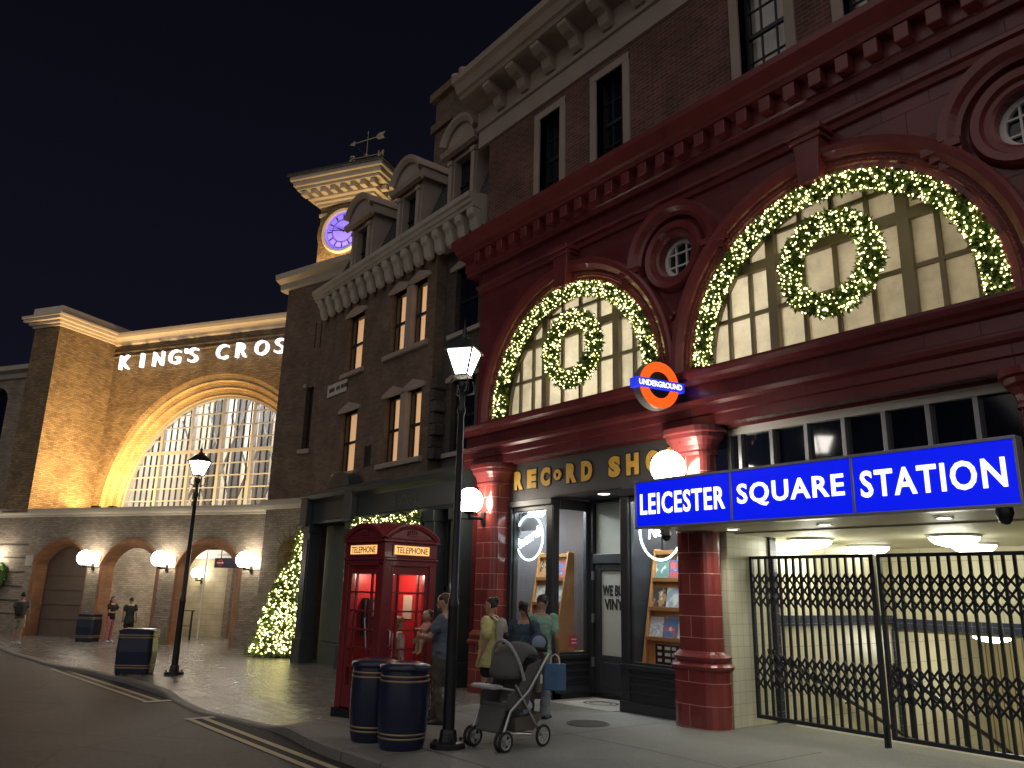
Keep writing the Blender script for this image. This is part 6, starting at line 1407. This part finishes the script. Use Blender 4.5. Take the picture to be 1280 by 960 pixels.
def person(label, loc, rot, H, arms, legs, lean=0.0, look=0.0, tilt=0.0, skin=SKIN, shirt=None, sleeve=.55, trousers=None, tlen=1.0, hair=HAIR, hairstyle='short', beard=False, shoe=None, wide=1.0, shirt_len=.86, fine=.0075, group=None, nod=0.0, loose=0.0):
    """arms: two (elbow, wrist) pairs, left (+x) then right; legs: two (knee, ankle) pairs. Faces -y, built 1.75 m tall."""
    t = thing('person', label, 'person', local=True, group=group)
    K = H / 1.75
    hip = Vector((0, 0, .93)); R = Matrix.Rotation(lean, 3, 'X')
    U = lambda p: hip + R @ (Vector(p) - hip)
    HC = U((0, 0, 1.5)); HR = R @ Matrix.Rotation(look, 3, 'Z') @ Matrix.Rotation(tilt, 3, 'Y') @ Matrix.Rotation(nod, 3, 'X')
    Hd = lambda p: HC + HR @ (Vector(p) - Vector((0, 0, 1.5)))
    sh = [U((s * .175 * wide, .0, 1.41)) for s in (1, -1)]
    hj = [Vector((s * .09 * wide, 0, .92)) for s in (1, -1)]
    S = lambda mb: setattr(mb, 'v', [(x * K, y * K, z * K) for x, y, z in mb.v]) or mb
    def torso(mb, e=0.0, z0=.84, z1=1.47):
        prof = [(.80, .155, .11), (.86, .165, .118), (.93, .168, .12), (1.02, .15, .108), (1.10, .143, .104), (1.2, .155, .11), (1.3, .172, .115), (1.38, .17, .105), (1.43, .135, .09), (1.47, .08, .07)]
        P = [q for q in prof if z0 - 1e-3 <= q[0] <= z1 + 1e-3]
        mb.tube([U((0, .01 * (q[0] - .9), q[0])) for q in P], [(q[1] * wide + e, q[2] * (.6 + .4 * wide) + e) for q in P], 18, side=(1, 0, 0))
    def arm(mb, i, e=0.0, frac=1.0):
        el, wr = Vector(arms[i][0]), Vector(arms[i][1]); a = sh[i]
        if frac >= 1: mb.tube([a, a.lerp(el, .4), el, el.lerp(wr, .3), wr], [.05 + e, .045 + e, .038 + e, .038 + e, .026 + e], 10, round_caps=True)
        else: mb.tube([a, a.lerp(el, frac)], [.056 + e, .052 + e * 1.3], 12, round_caps=True)
    def leg(mb, i, e=0.0, frac=1.0, flare=0.0):
        kn, an = Vector(legs[i][0]), Vector(legs[i][1]); a = hj[i]
        pts = [a + Vector((0, 0, .02)), a.lerp(kn, .5), kn, kn.lerp(an, .35), an]; rad = [.088 + e, .075 + e, .055 + e, .056 + e, .036 + e + flare]
        if frac < .5: pts = pts[:2] + [a.lerp(kn, frac * 2)]; rad = [rad[0], rad[1], rad[1] - .004 + flare]
        mb.tube(pts, rad, 12, round_caps=True)
    b = MB(); torso(b)
    b.tube([U((0, .01, 1.42)), Hd((0, .005, 1.56))], [.056, .05], 12)
    hp = [(1.5, .028, .03, -.055), (1.525, .046, .056, -.035), (1.56, .06, .08, -.012), (1.6, .069, .092, 0), (1.65, .075, .098, .004), (1.69, .074, .096, .006), (1.725, .06, .078, .006), (1.748, .03, .04, .006)]
    b.tube([Hd((0, q[3], q[0])) for q in hp], [(q[1], q[2]) for q in hp], 16, side=HR @ Vector((1, 0, 0)))
    b.tube([Hd((0, -.088, 1.645)), Hd((0, -.108, 1.605)), Hd((0, -.092, 1.592))], [.009, .014, .01], 8)
    for s in (1, -1): b.tube([Hd((s * .072, .008, 1.655)), Hd((s * .08, .014, 1.63)), Hd((s * .073, .006, 1.59))], [.014, .016, .009], 6)
    b.tube([Hd((-.022, -.088, 1.558)), Hd((0, -.096, 1.56)), Hd((.022, -.088, 1.558))], .008, 6)
    for i in range(2): arm(b, i); leg(b, i)
    for i, s in ((0, 1), (1, -1)):                      # hands: palm, four fingers of unequal length, thumb
        el, wr = Vector(arms[i][0]), Vector(arms[i][1]); d = (wr - el).normalized(); up = Vector((0, -1, 0)) if abs(d.y) < .8 else Vector((0, 0, 1))
        side_ = d.cross(up).normalized() * s; cur = d.cross(side_).normalized()
        if cur.dot(Vector((-s, 0, 0))) < 0: cur = -cur
        b.tube([wr, wr + d * .04, wr + d * .085], [(.026, .018), (.038, .016), (.04, .015)], 10, side=side_)
        for j, L in enumerate((.066, .076, .07, .054)):
            r0 = wr + d * .082 + side_ * (.03 - .02 * j); r1 = r0 + d * L * .5 + cur * .008; r2 = r1 + d * L * .38 + cur * .026
            b.tube([r0 - d * .015, r0, r1, r2], [.009, .0088, .008, .0068], 7, round_caps=True)
        r0 = wr + d * .028 + side_ * .03; r1 = r0 + d * .03 + side_ * .022 + cur * .01; b.tube([r0, r1, r1 + d * .034 + cur * .014], [.012, .0098, .0076], 7, round_caps=True)
    for i in range(2):
        an = Vector(legs[i][1]); b.tube([an + Vector((0, .03, -.035)), an + Vector((0, -.05, -.045)), an + Vector((0, -.15, -.055))], [(.034, .035), (.038, .03), (.036, .02)], 10, side=(1, 0, 0), round_caps=True)
    bo = remesh(build('body', S(b), skin, t), fine)
    e_ = MB()
    for s in (1, -1): e_.ball(Hd((s * .03, -.085, 1.632)), .0095, 8, 6)
    build('eye', S(e_), M['ink'], bo)
    if shirt:
        f = MB(); torso(f, .018, .79 if shirt_len < .8 else .84 - .02, 1.44)
        if shirt_len < .8: f.tube([U((0, 0, .95)), U((0, .0, shirt_len))], [(.185 * wide, .138), (.2 * wide, .15)], 18, side=(1, 0, 0))
        if loose: f.tube([U((0, 0, 1.34)), U((0, 0, 1.1)), U((0, 0, shirt_len))], [(.18 * wide, .12), (.19 * wide + loose * .6, .13 + loose * .6), (.2 * wide + loose, .15 + loose)], 18, side=(1, 0, 0))
        for i in range(2): arm(f, i, .017 + loose * .25, sleeve if sleeve < 1 else 1.0)
        remesh(build('shirt', S(f), shirt, t), .011)
    if trousers:
        f = MB(); prof = [(.78, .14, .1), (.85, .168, .122), (.92, .172, .126), (.98, .16, .118)]
        f.tube([Vector((0, 0, q[0])) for q in prof], [(q[1] * wide + .004, q[2] * (.6 + .4 * wide) + .004) for q in prof], 18, side=(1, 0, 0))
        for i in range(2): leg(f, i, .013, tlen, .03 if tlen >= 1 else .014)
        remesh(build('trousers' if tlen >= 1 else 'shorts', S(f), trousers, t), .011)
    f = MB()
    hh = [(1.6, .07, .06, .045), (1.64, .08, .085, .03), (1.68, .083, .1, .016), (1.72, .075, .095, .008), (1.75, .05, .065, .008), (1.765, .02, .03, .008)]
    f.tube([Hd((0, q[3], q[0])) for q in hh], [(q[1], q[2]) for q in hh], 16, side=HR @ Vector((1, 0, 0)))
    if hairstyle == 'long': f.tube([Hd((0, .05, 1.69)), Hd((0, .085, 1.58)), U((0, .12, 1.42)), U((0, .125, 1.22))], [(.07, .05), (.085, .045), (.09, .03), (.05, .015)], 12, side=(1, 0, 0))
    if hairstyle == 'bob': f.tube([Hd((0, .03, 1.68)), Hd((0, .045, 1.58)), Hd((0, .05, 1.5))], [(.08, .08), (.088, .07), (.06, .045)], 12, side=(1, 0, 0))
    if hairstyle == 'bun': f.ball(Hd((0, .09, 1.73)), .05, 12, 8)
    hr = remesh(build('hair', S(f), hair, t), .009, 2)
    if beard:
        f = MB().tube([Hd((0, -.05, 1.575)), Hd((0, -.062, 1.53)), Hd((0, -.06, 1.46)), Hd((0, -.045, 1.41))], [(.062, .045), (.06, .045), (.045, .035), (.02, .018)], 12, side=HR @ Vector((1, 0, 0))); remesh(build('beard', S(f), hair, t), .008, 2)
    if shoe:
        for i in range(2):
            an = Vector(legs[i][1]); f = MB(); f.tube([an + Vector((0, .035, -.03)), an + Vector((0, -.04, -.04)), an + Vector((0, -.12, -.055)), an + Vector((0, -.175, -.06))], [(.043, .05), (.046, .045), (.048, .032), (.038, .024)], 12, side=(1, 0, 0), round_caps=True)
            f.box(an.x - .043, an.x + .043, an.y - .18, an.y + .06, an.z - .085, an.z - .06); remesh(build('shoe', S(f), shoe, t), .009, 2)
    t.location = (loc[0], loc[1], pav(loc[0], loc[1]) if loc[2] == 0 else loc[2]); t.rotation_euler = (0, 0, rot)
    return t, K
def face(dx, dy): return atan2(dx, -dy)                 # rotation that turns local -y to the direction (dx, dy)
A_DN = [((.235, .02, 1.15), (.25, -.05, .89)), ((-.235, .02, 1.15), (-.25, -.05, .89))]
L_ST = [((.1, -.02, .5), (.11, .02, .085)), ((-.1, -.02, .5), (-.11, .02, .085))]
WHITE_SHOE = mat('pale_trainer', (.5, .5, .5), rough=.6); DARK_SHOE = mat('dark_shoe', (.02, .02, .022), rough=.5)
# man at the kiosk door, holding an infant against his chest
person('bearded man in blue grey shirt cradling an infant beside the telephone box', (-9.77, 6.4, 0), face(-.75, -.66), 1.72,
       [((.25, -.12, 1.16), (.06, -.31, 1.17)), ((-.24, -.16, 1.14), (-.02, -.34, 1.1))], [((.11, -.04, .5), (.12, .06, .085)), ((-.11, -.1, .5), (-.13, -.1, .085))],
       lean=-.04, nod=.2, shirt=cloth('blue_grey_cotton', (.09, .12, .16)), trousers=cloth('dark_camouflage_trousers', (.07, .062, .05), .6), hair=HAIRB, beard=True, shoe=DARK_SHOE, wide=1.06)
def infant():
    t = thing('person', 'infant in a pink top carried against the bearded man', 'person', local=True); b = MB()
    b.tube([(0, 0, 0), (0, .01, .1), (0, .02, .2), (0, .02, .24)], [(.07, .06), (.075, .065), (.07, .05), (.03, .03)], 12, side=(1, 0, 0))
    b.ball((0, .0, .33), .075, 14, 10); b.tube([(0, .01, .22), (0, .0, .3)], .03, 8)
    for s in (1, -1):
        b.tube([(s * .05, 0, .02), (s * .08, -.1, -.03), (s * .07, -.11, -.16)], [.04, .035, .022], 8, round_caps=True); b.tube([(s * .07, -.11, -.16), (s * .075, -.16, -.18)], [.02, .014], 8, round_caps=True)
        b.tube([(s * .07, .01, .2), (s * .11, -.06, .13), (s * .06, -.12, .15)], [.03, .024, .017], 8, round_caps=True)
        for j in range(4): b.tube([(s * .06 + .008 * (j - 1.5), -.12, .15), (s * .06 + .01 * (j - 1.5), -.15, .155 - .004 * j)], [.005, .004], 5, round_caps=True)
        b.tube([(s * .05, -.115, .15), (s * .04, -.135, .165)], .005, 5, round_caps=True)
    b.ico((0, -.076, .325), .011); o = remesh(build('body', b, SKIN, t), .006, 3)
    e = MB(); [e.ball((s * .026, -.068, .345), .007, 6, 5) for s in (1, -1)]; build('eye', e, M['ink'], o)
    f = MB().tube([(0, 0, -.02), (0, .01, .1), (0, .02, .21)], [(.085, .075), (.088, .078), (.08, .062)], 12, side=(1, 0, 0))
    for s in (1, -1): f.tube([(s * .07, .01, .2), (s * .1, -.04, .15)], [.04, .036], 8, round_caps=True)
    remesh(build('romper', f, cloth('pale_pink_cotton', (.55, .25, .22)), t), .008, 2)
    f = MB().tube([(0, .03, .31), (0, .02, .37), (0, .01, .405)], [(.072, .06), (.074, .07), (.04, .04)], 12, side=(1, 0, 0)); remesh(build('hair', f, HAIRB, t), .007, 2)
    return t
ba = infant(); _d = Vector((-.75, -.66, 0)).normalized(); ba.location = Vector((-9.77, 6.4, 1.03)) + _d * .235; ba.rotation_euler = (0, 0, face(-.2, -.98))
# woman in yellow
W_, K_ = person('woman in pale yellow top and dark shorts with a backpack beside the red pilaster', (-10.02, 7.42, 0), face(-.85, -.5), 1.67,
       [((.245, .05, 1.16), (.24, -.04, .9)), ((-.245, .04, 1.15), (-.24, -.1, .9))], [((.1, -.03, .5), (.1, .03, .085)), ((-.1, .0, .5), (-.11, .05, .085))],
       shirt=cloth('pale_yellow_blouse', (.52, .49, .2)), sleeve=.75, shirt_len=.72, trousers=cloth('black_shorts', (.014, .014, .016)), tlen=.32, hair=HAIR, hairstyle='bun', shoe=WHITE_SHOE, wide=1.08, loose=.05)
def backpack(label, at, rot, c, c2, s=1.0):
    t = thing('backpack', label, 'backpack', local=True)
    f = MB(); loft(f, -.13, .13, .13, .26, [(-.06, 1.02), (-.01, 1.03), (0, 1.1), (0, 1.32), (-.02, 1.42), (-.07, 1.46)], .05); build('bag', f, c, t)
    f = MB(); loft(f, -.1, .1, .25, .31, [(-.03, 1.05), (0, 1.08), (0, 1.2), (-.03, 1.24)], .025); build('pocket', f, c2, t)
    for q in (-1, 1):
        f = MB().tube([(q * .09, .15, 1.4), (q * .115, .04, 1.475), (q * .12, -.09, 1.42), (q * .13, -.12, 1.3), (q * .15, .0, 1.14), (q * .12, .14, 1.06)], [(.022, .007)] * 6, 8, side=(1, 0, 0)); build('strap', f, c2, t)
    t.location = (at[0], at[1], pav(at[0], at[1])); t.rotation_euler = (0, 0, rot); t.scale = (s, s, s); return t
backpack('pale two tone backpack worn by the woman in yellow', (-10.02, 7.42, 0), face(-.85, -.5), cloth('pale_canvas', (.36, .34, .3)), cloth('black_webbing', (.016, .016, .018)), .955)
# couple at the shop window
person('woman in dark blue patterned top looking into the shop window', (-9.38, 7.58, 0), face(-.35, .94), 1.62,
       [((.25, -.06, 1.16), (.2, -.2, 1.02)), ((-.25, -.04, 1.16), (-.2, -.2, 1.0))], L_ST, lean=-.05, shirt=cloth('blue_green_print', (.03, .06, .085), .9), sleeve=.9, shirt_len=.74, trousers=cloth('dark_leggings', (.02, .022, .03)), hair=HAIR, hairstyle='bun', shoe=DARK_SHOE, skin=SKIN2, loose=.03)
person('man in mint shirt and grey jeans bending towards the shop window', (-9.5, 7.95, 0), face(-.5, .86), 1.74,
       [((.27, -.1, 1.16), (.24, -.2, .92)), ((-.27, -.02, 1.12), (-.26, -.1, .86))], [((.12, -.03, .5), (.15, .05, .085)), ((-.12, -.0, .5), (-.15, .12, .085))], lean=.16, nod=.15, shirt=cloth('mint_cotton', (.2, .36, .27)), sleeve=.6, trousers=cloth('grey_denim', (.2, .22, .26), .25), hair=HAIR, shoe=DARK_SHOE, skin=SKIN2, wide=1.12)
t = thing('carrier_bag', 'blue picture carrier bag hanging from the hand of the man in mint', 'bag', local=True)
f = MB(); loft(f, -.16, .16, -.035, .035, [(-.01, 0), (0, .02), (0, .36), (-.01, .37)], .02); build('bag', f, mat('blue_printed_bag', (.07, .15, .27), rough=.4, var=.5, scale=6), t)
for q in (-.03, .03): build('handle', MB().tube([(-.07, q, .36), (-.05, q, .46), (0, q * .3, .5), (.05, q, .46), (.07, q, .36)], .006, 6), M['white_paint'], t)
t.location = (-9.1, 7.92, .36); t.rotation_euler = (0, 0, radians(40))
t = thing('shoulder_bag', 'round dark shoulder bag on the hip of the woman in blue', 'bag', local=True)
f = MB().lathe([(0, -.06), (.12, -.055), (.14, 0), (.12, .055), (0, .06)], n=20, axis='y'); build('bag', f, cloth('navy_bag', (.03, .04, .07)), t); f = MB().lathe([(0, -.07), (.09, -.066), (.1, -.055)], n=20, axis='y'); build('pocket', f, cloth('pale_blue_pocket', (.2, .26, .36)), t)
f = MB().tube([(-.1, 0, .1), (-.13, 0, .3), (-.22, .0, .48)], .012, 6); build('strap', f, cloth('black_strap', (.015, .015, .017)), t)
t.location = (-9.12, 7.62, 1.02); t.rotation_euler = (0, 0, radians(55))
# child inside the telephone box
person('fair haired child in white vest standing inside the telephone box', (-10.68, 6.22, .04), face(.5, .85), 1.28, A_DN, L_ST, shirt=cloth('white_vest', (.6, .52, .48)), sleeve=.3, trousers=cloth('red_shorts', (.3, .05, .06)), tlen=.35, hair=HAIRF, hairstyle='bob', shoe=WHITE_SHOE, fine=.009)
# far people
person('man with a dark backpack and beige shorts walking at the far left', (-32.6, 4.05, g(-32.6)), face(-.9, .4), 1.7, [((.25, -.06, 1.16), (.2, -.22, 1.05)), ((-.25, .0, 1.15), (-.24, -.1, .9))], [((.1, -.06, .5), (.11, .0, .085)), ((-.1, .0, .5), (-.11, .06, .085))], shirt=cloth('grey_tee', (.1, .1, .1)), trousers=cloth('beige_shorts', (.36, .29, .22)), tlen=.4, hair=HAIR, shoe=WHITE_SHOE, fine=.01)
backpack('dark backpack on the man at the far left', (-32.6, 4.05, g(-32.6)), face(-.9, .4), cloth('slate_nylon', (.03, .034, .04)), cloth('slate_nylon_dark', (.02, .022, .026)), .97)
person('long haired woman in black top and pink trousers by the station arches', (-32.75, 6.95, -.45), face(.75, .55), 1.6, [((.24, -.16, 1.14), (.08, -.34, 1.2)), ((-.24, -.1, 1.14), (-.06, -.32, 1.14))], L_ST, shirt=cloth('black_top', (.012, .012, .014)), sleeve=.4, trousers=cloth('pink_trousers', (.42, .16, .18)), hair=HAIRB, hairstyle='long', shoe=WHITE_SHOE, fine=.01)
person('man in black shirt and shorts standing with the long haired woman', (-32.4, 7.5, -.45), face(-.95, .3), 1.58, A_DN, L_ST, shirt=cloth('charcoal_tee', (.02, .022, .025)), shirt_len=.72, trousers=cloth('black_long_shorts', (.016, .016, .018)), tlen=.36, hair=HAIR, shoe=WHITE_SHOE, fine=.01)

# ------------------------------------------------------------------ pushchair
t = thing('pushchair', 'dark grey pushchair with arched canopy, loaded basket and spoked wheels', 'pushchair', local=True)
def wheel(x, y, r, lab):
    f = MB(); n = 24; f.tube([(x, y + (r - .018) * cos(2 * pi * i / n), r + (r - .018) * sin(2 * pi * i / n)) for i in range(n)], .018, 8, closed=True); w_ = build('wheel', f, M['rubber'], t)
    f = MB()
    f.tube([(x, y + (r - .036) * cos(2 * pi * i / n), r + (r - .036) * sin(2 * pi * i / n)) for i in range(n)], .009, 6, closed=True)
    for k in range(6):
        a = 2 * pi * k / 6 + .3; f.tube([(x, y + .02 * cos(a), r + .02 * sin(a)), (x, y + (r - .036) * cos(a), r + (r - .036) * sin(a))], .008, 5)
    f.lathe([(.03, -.022), (.03, .022)], (x, y, r), 12, False, 'x'); build('rim', f, M['chrome'], w_)
for x in (-.25, .25):
    wheel(x + .035, -.3, .115, 'f'); wheel(x - .035, -.3, .115, 'f'); wheel(x + (.04 if x > 0 else -.04), .32, .125, 'r')
f = MB()
for x in (-.25, .25):
    f.tube([(x, .32, .125), (x, .1, .42), (x, -.12, .7)], .015, 8); f.tube([(x, -.3, .2), (x, -.2, .42), (x, .1, .62), (x, .36, .92), (x, .46, 1.03)], .016, 8); f.tube([(x, -.3, .115), (x, -.3, .22)], .02, 8); f.tube([(x, .32, .125), (x, -.28, .2)], .012, 8)
f.tube([(-.29, .32, .125), (.29, .32, .125)], .012, 8); f.tube([(-.25, .46, 1.03), (-.2, .49, 1.06), (.2, .49, 1.06), (.25, .46, 1.03)], .02, 8); build('frame', f, M['chrome'], t)
f = MB().tube([(-.2, .49, 1.06), (.2, .49, 1.06)], .027, 10); build('handle_grip', f, M['rubber'], t)
f = MB(); f.add([(-.21, -.22, .5), (.21, -.22, .5), (.21, .05, .46), (-.21, .05, .46), (-.21, -.22, .42), (.21, -.22, .42), (.21, .08, .38), (-.21, .08, .38)], [(0, 1, 2, 3), (4, 5, 6, 7), (0, 1, 5, 4), (1, 2, 6, 5), (2, 3, 7, 6), (3, 0, 4, 7)])
f.add([(-.21, .04, .46), (.21, .04, .46), (.2, .3, .98), (-.2, .3, .98), (-.21, .1, .42), (.21, .1, .42), (.2, .36, .95), (-.2, .36, .95)], [(0, 1, 2, 3), (4, 5, 6, 7), (0, 1, 5, 4), (1, 2, 6, 5), (2, 3, 7, 6), (3, 0, 4, 7)]); f.add([(-.2, -.24, .46), (.2, -.24, .46), (.18, -.34, .2), (-.18, -.34, .2), (-.2, -.2, .42), (.2, -.2, .42), (.18, -.3, .18), (-.18, -.3, .18)], [(0, 1, 2, 3), (4, 5, 6, 7), (0, 1, 5, 4), (1, 2, 6, 5), (2, 3, 7, 6), (3, 0, 4, 7)]); st_ = build('seat', f, M['pram_grey'], t, bevel=.02)
for s in (-1, 1):                                      # sides of the seat tub
    f = MB().prism([(-.22, .44), (.1, .42), (.34, .96), (.1, .9), (-.05, .66), (-.22, .6)], lambda a, b, d: (s * .215 + d * s, a, b), 0, .02); build('tub_side', f, M['pram_grey'], t, bevel=.01)
f = MB(); n = 12; rows = []                            # canopy shell over the seat
for i in range(n + 1):
    a = radians(-8 + 128 * i / n); rows.append([(.235 * sin(radians(-90 + 180 * j / 10)), .16 - .34 * cos(a) * (.55 + .45 * cos(radians(-90 + 180 * j / 10))), .8 + .36 * sin(a) * (.62 + .38 * cos(radians(-90 + 180 * j / 10)))) for j in range(11)])
f.add([p for r in rows for p in r], [(i * 11 + j, i * 11 + j + 1, (i + 1) * 11 + j + 1, (i + 1) * 11 + j) for i in range(n) for j in range(10)], True); cn = build('canopy', f, M['pram_grey'], t, recalc=False)
sm = cn.modifiers.new('thickness', 'SOLIDIFY'); sm.thickness = .012
f = MB().tube([(.25 * sin(radians(-90 + 180 * j / 16)), .02 - .13 * cos(radians(-90 + 180 * j / 16)), .74 + .44 * cos(radians(-90 + 180 * j / 16))) for j in range(17)], .02, 8); build('canopy_hoop', f, mat('pale_hoop', (.32, .32, .33), rough=.5), t)
f = MB(); loft(f, -.2, .2, -.42, -.26, [(0, .66), (.01, .67), (.01, .69), (-.01, .7)], .05); f.tube([(-.22, -.12, .64), (-.2, -.3, .67)], .014, 6); f.tube([(.22, -.12, .64), (.2, -.3, .67)], .014, 6); build('tray', f, mat('pale_tray', (.36, .36, .37), rough=.5), t)
f = MB(); f.add([(-.21, -.08, .34), (.21, -.08, .34), (.23, .4, .36), (-.23, .4, .36), (-.17, -.02, .17), (.17, -.02, .17), (.17, .3, .17), (-.17, .3, .17)], [(4, 5, 6, 7), (0, 1, 5, 4), (1, 2, 6, 5), (2, 3, 7, 6), (3, 0, 4, 7)]); build('basket', f, M['pram_tan'], t, bevel=.015)
f = MB(); loft(f, -.17, .17, .34, .44, [(-.04, .56), (0, .58), (.01, .7), (0, .86), (-.03, .9)], .04); pk = build('rear_bag', f, M['pram_tan'], t); f = MB().box(.185, .189, .37, .41, .68, .78); build('label_patch', f, M['white_paint'], pk)
place(t, (-7.84, 6.08, pav(-7.84, 6.08)), radians(8))
t = thing('plastic_bag', 'crumpled blue and white plastic bag in the pushchair basket', 'bag', local=True); r_ = random.Random(9)
f = MB().ball((0, 0, 0), 1, 18, 12); f.v = [(x * .18 * (1 + .25 * (r_.random() - .5)), y * .2 * (1 + .3 * (r_.random() - .5)), z * .11 * (1 + .4 * (r_.random() - .5))) for x, y, z in f.v]; build('bag', f, mat('white_blue_polythene', (.34, .4, .5), rough=.35, var=.5, scale=9), t)
t.location = (-7.86, 6.24, .4); t.rotation_euler = (0, 0, radians(8))
